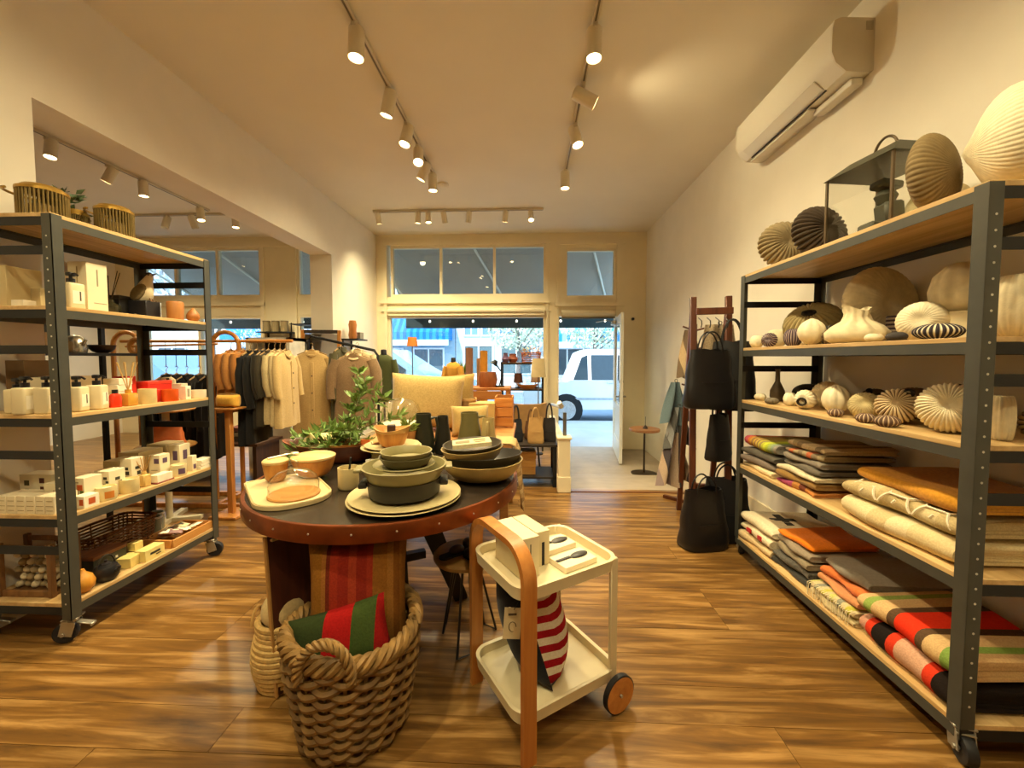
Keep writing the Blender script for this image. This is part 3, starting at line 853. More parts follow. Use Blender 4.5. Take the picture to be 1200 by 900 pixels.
part('foot_block', settle(B().box((-.02, -.01, .03), (.17, .09, .06), rot=(0, R(6), 0), bev=.01)), dg, fg)
part('body_block', B().box((.02, 0, .115), (.09, .08, .115), rot=(0, R(-8), 0), bev=.012), dg, fg)
part('head_block', B().lathe([(0, 0), (.03, 0), (.045, .035), (.03, .06), (0, .065)], 12, (.0, 0, .165)), dg, fg)
part('top_block', B().box((.0, 0, .25), (.10, .08, .035), rot=(0, R(9), 0), bev=.008), dg, fg)
# --- second board
V = vase
zeb = ribmat('zebra', '#e0d6bd', '#2b2430', .45, .6)
purp = ribmat('purple', '#b9a89c', '#4a3a46', .3, .5)
V(2, 1.50, 2.72, (.085, .09), 8, .05, CR2, 'tiny cream bulb at the far end of second board')
V(2, 1.60, 2.68, (.12, .13), 0, 0, CR2, 'cream round bulb behind the small purple ball')
V(2, 1.50, 2.58, (.088, .075), 18, .10, purp, 'small purple grey ribbed ball on the second board', cov)
V(2, 1.515, 2.38, (.09, .11), 20, .08, purp, 'upright purple and cream striped egg vase')
V(2, 1.52, 2.235, (.125, .13), 9, .10, CR2, 'cream garlic shaped bulb vase with deep lobes', dimple=-.12)
V(2, 1.72, 2.52, (.30, .23), 26, .12, '#9a8a5e', 'large olive tan pleated rosette vase', (-.5, -.4, .75), hole=(-.06, -.05, .17, .035, (-.3, -.3, .9)), dimple=.3)
V(2, 1.615, 2.47, (.08, .06), 14, .1, CR2, 'small white ribbed cap lying before the rosette', cov, z=1.42)
V(2, 1.66, 2.29, (.11, .10), 20, .12, ribmat('slate', '#8b8474', '#2b2a28', .3, .5), 'dark slate ribbed ball behind the garlic bulb', cov)
V(2, 1.56, 2.145, (.085, .05), 14, .08, BRN, 'flat dark brown ribbed shell beside the pleated sack', cov)
# pleated sack vase
b = B().lathe([(0, 0), (.085, 0), (.118, .022), (.122, .055), (.09, .085), (.055, .11), (.043, .14), (.05, .168), (.044, .165), (.035, .13), (0, .12)], 60, wave=lambda t, i: (1 + (.10 if i > 3 else .02) * math.cos(10 * t), .012 * math.cos(2 * t) if i > 5 else 0))
solo('shell_vase', b, plain(CRM, .85, var=.1, scale=30, bmp=.3), 'wide cream sack vase with a gathered pleated neck', 'vase', (1.575, 2.01, 1.42), group=GS[2], ang=80)
V(2, 1.80, 2.15, (.40, .15), 44, .02, CRM, 'large round cream disc leaning at the rack back', (.12, -1, .1), dimple=.35)
V(2, 1.485, 1.80, (.065, .042), 0, 0, CR2, 'small cream pebble at the front of second board', (0, 0, 1))
V(2, 1.50, 1.71, (.07, .042), 0, 0, '#3a3535', 'small charcoal pebble at the front of second board', (0, 0, 1))
cb = solo('striped_cube', B().box((0, 0, .065), (.085, .085, .13), bev=.006), stripes('cube', 'z', 0, .13, [(k / 14, '#453a48' if k % 2 else '#a89a8e') for k in range(14)], .9), 'upright striped block behind the cream sphere', 'ornament', (1.74, 1.965, 1.42), (0, 0, .5))
V(2, 1.63, 1.745, (.165, .15), 30, .02, CR2, 'cream sphere with a dimple on the second board', cov, dimple=.35)
V(2, 1.515, 1.56, (.135, .062), 24, .10, zeb, 'black and white striped flattened shell at the front', (0, 0, 1), dimple=.1)
bx = solo('vase_plinth', B().box((0, 0, .058), (.16, .16, .116), bev=.006), plain(CRM, .85, var=.08, bmp=.3), 'square cream block holding up a ribbed pot', 'plinth', (1.74, 1.71, 1.42), (0, 0, .3))
b = B().lathe([(0, 0), (.055, 0), (.082, .04), (.088, .09), (.075, .15), (.04, .19), (.02, .198), (0, .19)], 66, wave=lambda t, i: (1 + .08 * abs(math.cos(5.5 * t)), 0))
solo('shell_vase', b, plain(CRM, .85, var=.1, scale=30, bmp=.3), 'tall cream ribbed pot raised on a square block', 'vase', (1.74, 1.71, 1.536), group=GS[2], ang=80)
V(2, 1.66, 1.45, (.15, .24), 22, .03, CRM, 'tall beige oval vase at the near end of second board', (0, 0, 1))
V(2, 1.84, 1.50, (.13, .17), 0, 0, CR2, 'smooth cream egg vase at the near rear corner', (0, 0, 1))
V(2, 1.83, 1.92, (.16, .14), 24, .08, '#b9a77c', 'beige ribbed ball behind the cream sphere', cov)
# --- third board
V(3, 1.55, 2.75, (.07, .05), 10, .08, CR2, 'tiny cream ribbed cup beside the dark bottle')
b = B().lathe([(0, 0), (.032, 0), (.043, .03), (.042, .07), (.026, .105), (.014, .13), (.013, .20), (.017, .21), (.011, .208), (0, .2)], 20)
solo('bottle_vase', b, plain('#5b5040', .5, var=.2), 'slim dark grey bottle vase at far end of third board', 'vase', (1.63, 2.70, 1.07))
V(3, 1.49, 2.52, (.075, .042), 12, .12, '#6f6554', 'small grey ribbed shell in front of the bottle vase')
V(3, 1.80, 2.62, (.22, .13), 0, 0, '#1d1913', 'black dome shaped vase at the rear of third board', dimple=.2)
V(3, 1.72, 2.53, (.12, .08), 20, .08, '#5a4a38', 'brown ribbed shell below the black dome')
V(3, 1.55, 2.44, (.072, .085), 12, .06, CR2, 'small cream ball at the front of third board')
V(3, 1.53, 2.28, (.105, .10), 16, .06, CR2, 'cream crescent mouthed shell on the third board', cov, hole=(-.04, -.03, .02, .022, (-.7, -.6, -.1)))
V(3, 1.68, 2.33, (.15, .09), 26, .05, CRM, 'cream ribbed disc standing behind the lobed bulb', cov, dimple=.4)
V(3, 1.545, 2.08, (.115, .135), 9, .11, CR2, 'cream bulb with nine deep lobes on third board', dimple=-.1)
V(3, 1.475, 1.985, (.065, .042), 12, .1, ribmat('brownsm', '#c0a98a', '#5e4638'), 'small brown striped urchin before the lobed bulb')
V(3, 1.56, 1.925, (.125, .10), 28, .05, '#b7a77a', 'tan ribbed disc vase with swirled lines', (-.6, -.6, .4), dimple=.3)
V(3, 1.80, 2.16, (.135, .12), 18, .05, '#5b5138', 'dark olive ball vase at rear of third board', (-.3, -.3, 1), hole=(-.045, -.02, .09, .012, (-.5, -.3, .8)))
V(3, 1.80, 1.95, (.18, .135), 22, .05, '#6b553a', 'brown lined sphere vase at rear of third board', (-.3, -.3, 1), hole=(-.075, -.02, .09, .014, (-.6, -.3, .7)))
V(3, 1.585, 1.79, (.145, .125), 24, .15, ribmat('bigur', '#7a5c3c', '#d8c39c', .25, .55), 'brown and cream finned urchin with a dark mouth', (-.65, -.6, .35), hole=(.02, -.03, .11, .018, (-.1, -.5, .9)))
V(3, 1.465, 1.80, (.07, .045), 14, .1, ribmat('brownsm', '#c0a98a', '#5e4638'), 'small round brown urchin in front of finned urchin')
V(3, 1.468, 1.70, (.085, .05), 16, .1, ribmat('brownsm', '#c0a98a', '#5e4638'), 'larger flat brown urchin in front of finned urchin')
V(3, 1.70, 1.70, (.12, .09), 16, .12, CR2, 'cream fan shell between the two large urchins', cov)
V(3, 1.585, 1.575, (.185, .155), 36, .09, CR2, 'big cream finned urchin vase beside the near upright', (-.7, -.62, .3), hole=(.03, -.01, .145, .02, (.1, -.3, .95)), dimple=.4)
V(3, 1.62, 1.44, (.068, .17), 20, .05, CRM, 'narrow cream fluted cylinder vase near the camera', e=.35)
V(3, 1.745, 1.43, (.11, .12), 18, .12, ribmat('nearb', '#4a3424', '#a98f66', .3, .6), 'brown and tan ribbed ball at the near end', cov)

# ================================================================== BLANKETS
def fold(D, Lh, Tk, layers=2, seed=0, wob=.006, ny=10, open_=.004):
    """nested folds: round folds at -X, free edges at +X, length along Y, resting on z = 0"""
    rnd = random.Random(seed)
    ph = [rnd.random() * 6 for _ in range(6)]
    b = B()
    th = Tk / (2 * layers) 
    for q in range(layers):
        ro = Tk / 2 - q * th
        ri = max(ro - th * .93, .0008)
        xo = ro
        cx = .002 + Tk / 2
        outer = [(D - .01 * (q + 1), Tk / 2 + ro)]
        for i in range(9):
            a = PI / 2 + PI * i / 8
            outer.append((cx + ro * math.cos(a), Tk / 2 + ro * math.sin(a)))
        outer.append((D - .012 * (q + 1), Tk / 2 - ro))
        inner = [(D - .012 * (q + 1), Tk / 2 - ri)]
        for i in range(7):
            a = -PI / 2 - PI * i / 6
            inner.append((cx + ri * math.cos(a), Tk / 2 + ri * math.sin(a)))
        inner.append((D - .01 * (q + 1), Tk / 2 + ri))
        poly = outer + inner
        # denser top run so the cloth can sag
        def fn(p):
            y = p.y / Lh
            s_ = wob * (math.sin(ph[0] + 5 * y + 3 * p.x / D) + .6 * math.sin(ph[1] + 9 * y)) * (p.z / Tk)
            dx = .010 * math.sin(ph[2] + 4 * y) + .006 * math.sin(ph[3] + 9 * y + q)
            end = (1 - (2 * abs(y)) ** 8 * .25)
            return Vector((p.x + dx * (1 if p.x < D * .5 else .3), p.y * (1 - .012 * q + .006 * math.sin(ph[4] + 7 * p.z / Tk)), (p.z - Tk / 2) * end + Tk / 2 + (s_ if p.z > Tk * .4 else s_ * .3) ))
        b.prism(poly, Lh, ny=ny, fn=fn)
    return settle(b)
GB = 'folded blankets on the rack'
def blanket(x, y, z, D, L, Tk, mat, label, rz=0, layers=2, seed=0, name='folded_blanket', fringe=None, extra=None):
    t = thing(name, label, 'blanket', (x, y, z), rz, GB)
    part('folded_cloth', fold(D, L, Tk, layers, seed), mat, t, ang=70)
    if fringe:
        rnd = random.Random(seed)
        b = B()
        n = int(L / .012)
        for k in range(n):
            yy = -L / 2 + .012 * k + .006
            l_ = rnd.uniform(.05, .08)
            b.tube([(.01, yy, Tk * .9), (-.012, yy + rnd.uniform(-.004, .004), Tk * .7), (-.016, yy + rnd.uniform(-.008, .008), Tk * .75 - l_)], .0022, 4)
        part('fringe', b, cloth(fringe), t, kind='stuff')
    if extra: extra(t)
    return t
def stack(x, y, z, rows):
    """rows from the bottom up: (D, L, T, material, label, dx, dy, rz, opts)"""
    for k, r in enumerate(rows):
        D, L, Tk, mat, lab, dx, dy, rz = r[:8]
        o = r[8] if len(r) > 8 else {}
        blanket(x + dx, y + dy, z, D, L, Tk, mat, lab, rz, seed=int(abs(x * 100 + y * 1000)) + k, **o)
        z += Tk + .0065
    return z
def bands(name, axis, lo, hi, cols):
    n = len(cols)
    return stripes(name, axis, lo, hi, [(i / n, c) for i, c in enumerate(cols)])
# lower board (z .135)
def cross(t):
    part('cross_motif', B().box((.17, 0, .0655), (.15, .045, .004), bev=.001).box((.17, 0, .0657), (.045, .17, .0045), bev=.001), cloth('#191512'), t, 'black cross on cream wool')
def patches(t):
    part('red_patch', B().box((.003, .06, .028), (.012, .05, .03), bev=.005), cloth('#b01418'), t, 'red woven patch')
    part('red_patch', B().box((.003, -.06, .028), (.012, .05, .03), bev=.005), cloth('#b01418'), t, 'red woven patch')
z = RSH[0]
stack(1.445, 2.60, z, [
    (.42, .34, .048, cloth('#cdb68a'), 'plain beige blanket at the bottom of the cross blanket stack', 0, 0, 0),
    (.42, .33, .056, cloth('#ddd0b0'), 'cream blanket with two red patches under the cross blanket', .005, 0, .03, {'extra': patches}),
    (.42, .33, .062, cloth('#e0d4b4'), 'cream wool blanket with a black cross on top', .01, .0, -.05, {'extra': cross, 'layers': 3})])
stack(1.46, 2.27, z, [
    (.40, .29, .036, cloth('#3b3a36'), 'dark grey blanket at the bottom of the orange topped stack', 0, 0, .02),
    (.40, .29, .040, cloth('#4a4742', h2='#6b675e'), 'speckled charcoal blanket second from bottom under the orange', .0, 0, -.03),
    (.40, .28, .040, cloth('#8d8068'), 'taupe blanket in the middle of the orange topped stack', .01, 0, .02),
    (.40, .28, .042, cloth('#948672'), 'grey brown blanket directly under the orange throw', .015, 0, -.02),
    (.38, .26, .022, cloth('#e07a14'), 'thin bright orange throw on top of a grey stack', .03, .01, .06)])
stack(1.455, 1.96, z, [
    (.40, .29, .030, cloth('#c9b98f'), 'cream throw at the bottom of the fringed stack', 0, 0, 0),
    (.40, .28, .034, bands('greenc', 'y', -.15, .15, ['#c9b98f', '#b9b34a', '#c9b98f', '#8a8a7a', '#c9b98f', '#c2c070'] * 2), 'lime and cream striped throw with hanging fringe', .004, 0, .03, {'fringe': '#e3d7b4'}),
    (.40, .27, .030, cloth('#c98a5c'), 'dull peach throw with pale fringe', .03, 0, -.02, {}),
    (.38, .25, .036, cloth('#d2743c'), 'salmon orange throw below the grey roll', .05, 0, .02),
    (.38, .26, .044, cloth('#8b8478'), 'plain grey blanket on top of the fringed stack', .07, .0, -.04)])
def wideb(name, flip):
    c = ['#c9a878', '#7d9a4a', '#c9a878', '#c9a878', '#5a4430', '#e0351a', '#e0351a', '#e0351a', '#5a4430', '#c9a878', '#c9a878', '#8aa050', '#c9a878']
    return bands(name, 'y', -.21, .21, c if flip else c[::-1])
stack(1.45, 1.585, z, [
    (.42, .42, .10, bands('darkred', 'y', -.21, .21, ['#1d1613', '#1d1613', '#c8381f', '#c49a80', '#c49a80', '#c49a80', '#c8381f', '#1d1613', '#1d1613', '#c8381f', '#b98a74']), 'dark brown and pink blanket with red stripes, near end', .0, 0, 0, {'layers': 3}),
    (.42, .42, .085, wideb('wide', True), 'tan blanket with wide red and brown bands, near end', .01, .0, .05, {'layers': 2})])
# upper board (z .63)
z = RSH[1]
rb = ['#b8505c', '#b8505c', '#c06a3c', '#b88a3c', '#8a6a48', '#b8963c', '#8a6a48', '#b89a4a', '#7d6a48', '#b0a03c', '#8a7a50', '#a8a83c', '#b8c03c', '#9aa83c', '#8a9a60', '#7d8a78', '#8a8478']
stack(1.45, 2.60, z, [
    (.40, .34, .030, cloth('#d9c79c'), 'cream blanket at the bottom of the rainbow topped stack', 0, 0, 0),
    (.40, .33, .040, cloth('#76695e'), 'mauve grey blanket under the charcoal one', 0, 0, .02),
    (.40, .34, .048, cloth('#5b564c'), 'charcoal grey blanket under the rainbow striped one', .0, 0, -.02),
    (.40, .33, .066, bands('rainb', 'y', .165, -.165, rb), 'rainbow striped wool blanket on top of its stack', .01, 0, .02, {'layers': 3})])
stack(1.46, 2.245, z, [
    (.40, .30, .030, bands('magor', 'y', -.15, .15, ['#b0743c', '#b0743c', '#6a3a2c', '#b07a40', '#a04a68', '#a04a68', '#8a3a5c']), 'magenta and orange striped throw at the bottom', 0, 0, 0),
    (.40, .30, .034, cloth('#8a6a38'), 'brown wool throw under the cream one', 0, 0, .02),
    (.40, .30, .026, cloth('#cfc4a4'), 'cream throw in the middle of the plaid stack', 0, 0, 0),
    (.38, .29, .028, cloth('#6b6458'), 'grey throw above the cream one in plaid stack', .03, 0, .02),
    (.38, .29, .032, cloth('#82786a'), 'warm grey throw below the red plaid', .03, 0, -.02),
    (.38, .28, .030, bands('plaid1', 'y', -.14, .14, ['#9a8a6a', '#7a6a54', '#b06040', '#9a8a6a', '#7a6a54', '#9a8a6a', '#b0603c', '#7a6a54']), 'tan plaid throw with rust stripes', .04, 0, .01),
    (.38, .28, .030, bands('plaid2', 'y', -.14, .14, ['#c2ac86', '#8a7a60', '#c2ac86', '#c9b590', '#8a7a60', '#a8946c', '#c9b590']), 'pale tan plaid throw on top of the plaid stack', .05, 0, -.03)])
def hexlines(t):
    b = B()
    def wrap(u, y):
        # u: arc length from the top of the front fold downwards
        r = .0375
        a = PI / 2 + u / r
        return (.038 + r * math.cos(a), y, .036 + r * math.sin(a)) if u > 0 else (.038 - u, y, .0735)
    for s_ in (-1, 0, 1):
        y0 = s_ * .15
        for q in ((-.03, .0, .015, .03), (.015, .03, .015, .11), (.015, .11, -.03, .14), (.015, .03, .07, .0), (.015, .11, .07, .14), (.04, .065, .055, .075)):
            b.tube([wrap(q[0] + (q[2] - q[0]) * i / 5, y0 - .07 + q[1] + (q[3] - q[1]) * i / 5) for i in range(6)], .0045, 5)
    part('line_motif', b, cloth('#e9dfc4'), t, 'raised pale honeycomb lines', kind='stuff')
stack(1.45, 1.66, z, [
    (.44, .50, .088, bands('crs', 'y', -.25, .25, ['#d2bf92', '#d2bf92', '#dccca4', '#c9b488', '#d6c69c', '#d6c69c']), 'thick cream blanket with faint bands at the bottom, near end', 0, 0, 0, {'layers': 3}),
    (.43, .50, .072, bands('hexb', 'y', -.25, .25, ['#b9a67a', '#c9b88e', '#b9a67a', '#b9a67a', '#c9b88e', '#b9a67a']), 'beige blanket with pale honeycomb lines, near end', .02, 0, .02, {'extra': hexlines}),
    (.40, .46, .055, cloth('#c08420', h2='#d09430'), 'mustard yellow blanket on top at the near end', .05, .0, -.02)])
# ================================================================== BATH PRODUCTS ON THE LEFT RACK
blk = plain('#17161a', .35)
ink = plain('#4a453c', .8)
card = plain('#e2d6b6', .7, var=.03)
card2 = plain('#cbb98c', .75, var=.05)
GP = 'bath products on the left rack'
def carton(x, y, z, d, label, mat=card, rz=0.0, prints=(), name='carton', cat='box', lid=None):
    """prints: (face, u, v, w, h, hex) on the -Y ('f') or +X ('r') face, in local metres from the face centre"""
    t = thing(name, label, cat, (x, y, z), rz, GP)
    part('box_body', B().box((0, 0, d[2] / 2), d, bev=.0015), mat, t)
    for (fc, u, v, w, h, hx) in prints:
        c = (u, -d[1] / 2 - .0006, d[2] / 2 + v) if fc == 'f' else (d[0] / 2 + .0006, u, d[2] / 2 + v)
        part('print', B().box(c, (w, .001, h) if fc == 'f' else (.001, w, h)), plain(hx, .8), t)
    if lid: part('lid', B().box((0, 0, d[2] + lid[0] / 2), (d[0] + .004, d[1] + .004, lid[0]), bev=.002), lid[1], t)
    return t
def lines(fc, u, n, w, col='#8a8068', v0=-.02, dv=.012, h=.0035):
    return [(fc, u, v0 - k * dv, w, h, col) for k in range(n)]
def pump(x, y, z, label, mat, h=.125, w=.06, rz=0.0, head=blk, tag_='#e8e0cc', sq=True):
    t = thing('pump_bottle', label, 'bottle', (x, y, z), rz, 'pump bottles on the left rack')
    if sq: part('bottle', B().box((0, 0, h / 2), (w, w, h), bev=.009, seg=3), mat, t)
    else: part('bottle', B().lathe([(0, 0), (w * .48, 0), (w * .5, .006), (w * .5, h - .02), (w * .4, h - .004), (w * .22, h), (0, h)], 20), mat, t)
    p = part('pump', B().cyl((0, 0, h), (0, 0, h + .022), .016, n=14).cyl((0, 0, h + .022), (0, 0, h + .035), .006, n=8).box((0, 0, h + .043), (.026, .03, .018), bev=.005, seg=2), head, t, 'black pump head')
    part('nozzle', B().tube([(0, 0, h + .045), (.022, 0, h + .046), (.036, 0, h + .036)], .005, 6), head, p)
    part('label_panel', B().box((w * .5 + .0005, 0, h * .45), (.001, w * .72, h * .5)), plain('#eee6cf', .7), t)
    part('print', B().box((w * .5 + .0016, w * .12, h * .5), (.001, .006, h * .36)), ink, t)
    return t
creamb = plain('#ddcfa8', .45, var=.03)
Z1, Z2, Z3, Z4, Z0 = 1.59, 1.09, .62, .20, 2.005
# --- second board from the top (z 1.59)
pump(-2.225, 1.875, Z1, 'square cream pump bottle before tall cartons on upper board', creamb, .125, .07)
carton(-2.285, 2.005, Z1, (.10, .10, .25), 'tall cream carton with vertical print on upper board', prints=[('r', .0, .05, .006, .085, '#8a8068'), ('r', .01, -.08, .06, .003, '#8a8068'), ('f', .0, .06, .006, .08, '#a89870')])
carton(-2.43, 2.03, Z1, (.09, .10, .255), 'tall cream carton at the back of the upper board', prints=[('f', .0, .06, .006, .08, '#a89870')])
carton(-2.50, 1.84, Z1, (.17, .14, .19), 'wide beige carton at the near end of upper board', card2)
carton(-2.36, 1.79, Z1, (.06, .05, .03), 'small flat white box at the near upper corner', plain('#eee6d0', .6))
carton(-2.40, 1.90, Z1, (.07, .08, .10), 'small beige carton behind the pump bottle', card2)
dk = thing('reed_diffuser', 'dark glass reed diffuser beside the tall cream carton', 'diffuser', (-2.36, 2.18, Z1))
part('jar', B().lathe([(0, 0), (.04, 0), (.045, .01), (.045, .055), (.018, .075), (.016, .09), (0, .09)], 20), plain('#2c2a1c', .15), dk)
for k in range(5): part('reed', B().cyl((0, 0, .07), (.05 * math.cos(k * 1.3), .05 * math.sin(k * 1.3), .25), .002, n=5), plain('#2a2318', .8), dk)
carton(-2.48, 2.22, Z1, (.10, .02, .24), 'dark olive card with pale lettering standing upright', plain('#4c4a22', .8), rz=.5, prints=[('f', 0, .05, .06, .012, '#b9ae7a'), ('f', 0, .01, .05, .008, '#b9ae7a'), ('f', 0, -.02, .04, .006, '#b9ae7a')], name='sign_card', cat='card')
carton(-2.42, 2.30, Z1, (.12, .14, .105), 'square black gift box behind the wooden cylinder', plain('#1b1916', .5), lid=(.02, plain('#211e1a', .5)))
carton(-2.30, 2.325, Z1, (.11, .10, .10), 'black box with a silver edge under the bird', plain('#15141a', .5), prints=[('r', .045, 0, .008, .095, '#b8c0c4')])
solo('wooden_cylinder', B().lathe([(0, 0), (.04, 0), (.042, .01), (.044, .10), (.04, .112), (.03, .105), (0, .10)], 22), wood('#a8642a', '#c98a48', 'z', .5, 1), 'turned orange wooden cylinder on the upper board', 'vase', (-2.20, 2.42, Z1))
solo('wooden_pear', B().lathe([(0, 0), (.022, .001), (.036, .02), (.036, .042), (.022, .066), (.010, .08), (.004, .087), (0, .087)], 18), wood('#a8642a', '#c98a48', 'z', .5, 1), 'small turned wooden pear at the far upper corner', 'ornament', (-2.19, 2.54, Z1))
# bird figurine
bd = thing('bird_figurine', 'small painted bird figurine perched on the black box', 'figurine', (-2.285, 2.37, Z1 + .094), R(35))
bd.rotation_euler = (0, R(-30), R(25)); bd.scale = (1.25, 1.25, 1.25)
b = B()
rings = [(-.075, .006, .040, .012), (-.05, .022, .045, .03), (-.02, .034, .055, .042), (.01, .036, .07, .045), (.03, .028, .088, .034), (.042, .022, .104, .024), (.055, .018, .116, .019), (.066, .008, .12, .009)]
rs = []
for (px, ry, pz, rz_) in rings:
    rs.append([b.bm.verts.new((px + .02 * math.sin(2 * PI * k / 14) * 0, ry * math.cos(2 * PI * k / 14), pz + rz_ * math.sin(2 * PI * k / 14))) for k in range(14)])
for a, c in zip(rs, rs[1:]):
    for k in range(14): b.bm.faces.new((a[k], a[(k + 1) % 14], c[(k + 1) % 14], c[k]))
b.bm.faces.new(rs[0][::-1]); b.bm.faces.new(rs[-1])
part('body', b, plain('#d5c6a4', .6, var=.1), bd, ang=80)
for s_ in (-1, 1):
    part('wing', B().ball((-.018, s_ * .031, .066), (.09, .016, .05), 14, 8, rot=(0, R(-28), 0)), plain('#6a5a38', .7, var=.25, scale=60), bd)
    part('eye', B().ball((.056, s_ * .017, .122), (.006, .004, .006), 8, 6), blk, bd)
    part('leg', B().cyl((.0, s_ * .012, .03), (.0, s_ * .012, .0), .003, n=6).box((.006, s_ * .012, .001), (.02, .008, .002)), plain('#6a4a28', .7), bd)
part('tail', B().box((-.085, 0, .025), (.055, .02, .006), rot=(0, R(-38), 0), bev=.002), plain('#4a3e28', .7), bd)
part('cap', B().ball((.052, 0, .130), (.034, .034, .018), 12, 8), plain('#1c1a16', .7), bd, 'black crown')
part('beak', B().cyl((.064, 0, .121), (.088, 0, .118), .006, .0008, 8), plain('#3a3020', .5), bd)
# --- lanterns on the top board
def brass_lantern(x, y, r, h, label, ha):
    t = thing('brass_lantern', label, 'lantern', (x, y, Z0), ha, 'brass lanterns on the left rack')
    br = plain('#a8853c', .35, .7, var=.15)
    part('base', B().lathe([(0, 0), (r, 0), (r, .012), (0, .012)], 26), br, t)
    part('rim', B().lathe([(r * .8, h), (r * 1.04, h), (r * 1.04, h + .014), (r * .8, h + .012)], 26), br, t)
    part('lid', B().lathe([(r * .98, h + .012), (r * .8, h + .03), (r * .35, h + .035), (0, h + .036)], 26), br, t)
    b = B()
    for k in range(38):
        a = 2 * PI * k / 38
        b.cyl((r * .97 * math.cos(a), r * .97 * math.sin(a), .01), (r * .97 * math.cos(a), r * .97 * math.sin(a), h), r * .055, n=6)
    part('rod_cage', b, plain('#7a6638', .4, .5, var=.2), t, kind='stuff')
    part('candle', B().lathe([(0, .012), (r * .55, .012), (r * .55, h * .6), (0, h * .62)], 18), plain('#8a744a', .7), t)
    pts = [(r * 1.02 * math.cos(a), r * 1.02 * math.sin(a) * .9 - .0, h * .92 + r * .55 * math.sin(PI * i / 12) * .25) for i, a in enumerate([PI * .5 + PI * i / 12 for i in range(13)])]
    part('handle', B().tube([(-r * (.9 + .55 * math.sin(PI * i / 14)), r * .95 * math.cos(PI * i / 14), h * .98 - .0 * i) for i in range(15)], r * .07, 8), br, t)
    return t
brass_lantern(-2.37, 1.895, .088, .145, 'larger brass rod lantern at the near end of the left rack', R(10))
brass_lantern(-2.285, 2.155, .080, .145, 'brass rod lantern second from the near end', R(10))
brass_lantern(-2.44, 2.10, .05, .11, 'small brass lantern between the two larger ones', R(10))
def leafspray(b, base, n, spread, h, lw, ll, rnd):
    for k in range(n):
        a = rnd.random() * 2 * PI
        rr = spread * math.sqrt(rnd.random())
        p = Vector(base) + Vector((rr * math.cos(a), rr * math.sin(a), h * rnd.random()))
        leaf(b, p, Vector((math.cos(a), math.sin(a), rnd.uniform(-.2, 1))), ll * rnd.uniform(.7, 1.2), lw, rnd)
def leaf(b, p, d, L, w, rnd):
    d = d.normalized()
    u = d.cross(Vector((rnd.uniform(-1, 1), rnd.uniform(-1, 1), rnd.uniform(-.2, 1)))).normalized()
    n_ = d.cross(u)
    c = [p, p + d * L * .35 + u * w - n_ * w * .25, p + d * L, p + d * L * .35 - u * w - n_ * w * .25, p + d * L * .4 + n_ * w * .2]
    v = [b.bm.verts.new(q) for q in c]
    b.bm.faces.new((v[0], v[1], v[4])); b.bm.faces.new((v[1], v[2], v[4])); b.bm.faces.new((v[2], v[3], v[4])); b.bm.faces.new((v[3], v[0], v[4]))
pp = thing('potted_plant', 'small leafy green plant behind the brass lanterns', 'plant', (-2.52, 2.10, Z0))
part('pot', B().lathe([(0, 0), (.04, 0), (.05, .08), (.045, .08), (.04, .07), (0, .07)], 18), plain('#cfc7b4', .6), pp)
b = B(); rnd = random.Random(11)
leafspray(b, (0, 0, .10), 90, .07, .14, .012, .05, rnd)
part('foliage', b, plain('#4a5c38', .6, var=.3, scale=30), pp, kind='stuff', smooth=False)
part('stem', B().cyl((0, 0, .06), (0, 0, .2), .006, n=6), plain('#5a5034', .8), pp)
# --- third board (z 1.09)
for k, (x, y, hh, lab) in enumerate([(-2.345, 1.765, .125, 'cream pump bottle nearest the camera on middle board'), (-2.27, 1.79, .125, 'second cream pump bottle beside the near upright'), (-2.43, 1.80, .115, 'cream pump bottle tucked behind the front two'),
                                     (-2.215, 1.868, .122, 'cream pump bottle just past the near upright'), (-2.21, 1.955, .125, 'cream pump bottle beside the red bottle')]):
    pump(x, y, Z2, lab, creamb, hh, .066, rz=.1 * k)
rbt = thing('glass_bottle', 'short red glass bottle with black cap', 'bottle', (-2.20, 2.035, Z2))
part('bottle', B().lathe([(0, 0), (.024, 0), (.026, .006), (.026, .055), (.02, .07), (.012, .074), (0, .074)], 18), plain('#d8391c', .2), rbt)
part('cap', B().cyl((0, 0, .074), (0, 0, .094), .013, n=14), blk, rbt)
df = thing('reed_diffuser', 'amber reed diffuser with pale sticks on middle board', 'diffuser', (-2.20, 2.105, Z2))
part('jar', B().box((0, 0, .035), (.06, .06, .07), bev=.008, seg=2).cyl((0, 0, .07), (0, 0, .09), .014, n=12), plain('#c9963c', .15), df)
for k in range(7):
    a = k * .9
    part('reed', B().cyl((0, 0, .08), (.035 * math.cos(a), .05 * math.sin(a), .24), .002, n=5), plain('#c9a260', .8), df)
def candle(x, y, z, r, h, mat, label, prt=None, wax=None):
    t = thing('candle_jar', label, 'candle', (x, y, z), 0, 'candles on the left rack')
    part('glass_jar', B().lathe([(0, 0), (r * .96, 0), (r, .004), (r, h), (r * .93, h), (r * .92, h * .82), (0, h * .82)], 24), mat, t)
    part('wax', B().lathe([(0, h * .825), (r * .9, h * .825), (0, h * .835)], 20), wax or plain('#efe4c6', .5), t)
    if prt: part('print', B().prism([(r * 1.012 * math.cos(a), r * 1.012 * math.sin(a)) for a in [-.45, -.22, 0, .22, .45]] + [(r * .99 * math.cos(a), r * .99 * math.sin(a)) for a in [.45, 0, -.45]], h * .5, T((0, 0, h * .45), (PI / 2, 0, 0))).xf(Matrix.Rotation(R(-25), 4, 'Z')), plain(prt, .7), t)
    return t
candle(-2.20, 2.215, Z2, .042, .085, plain('#d6c48e', .4), 'wide cream candle jar in the middle of the board')
candle(-2.19, 2.35, Z2, .042, .072, plain('#d8561c', .25), 'orange red candle jar on the middle board')
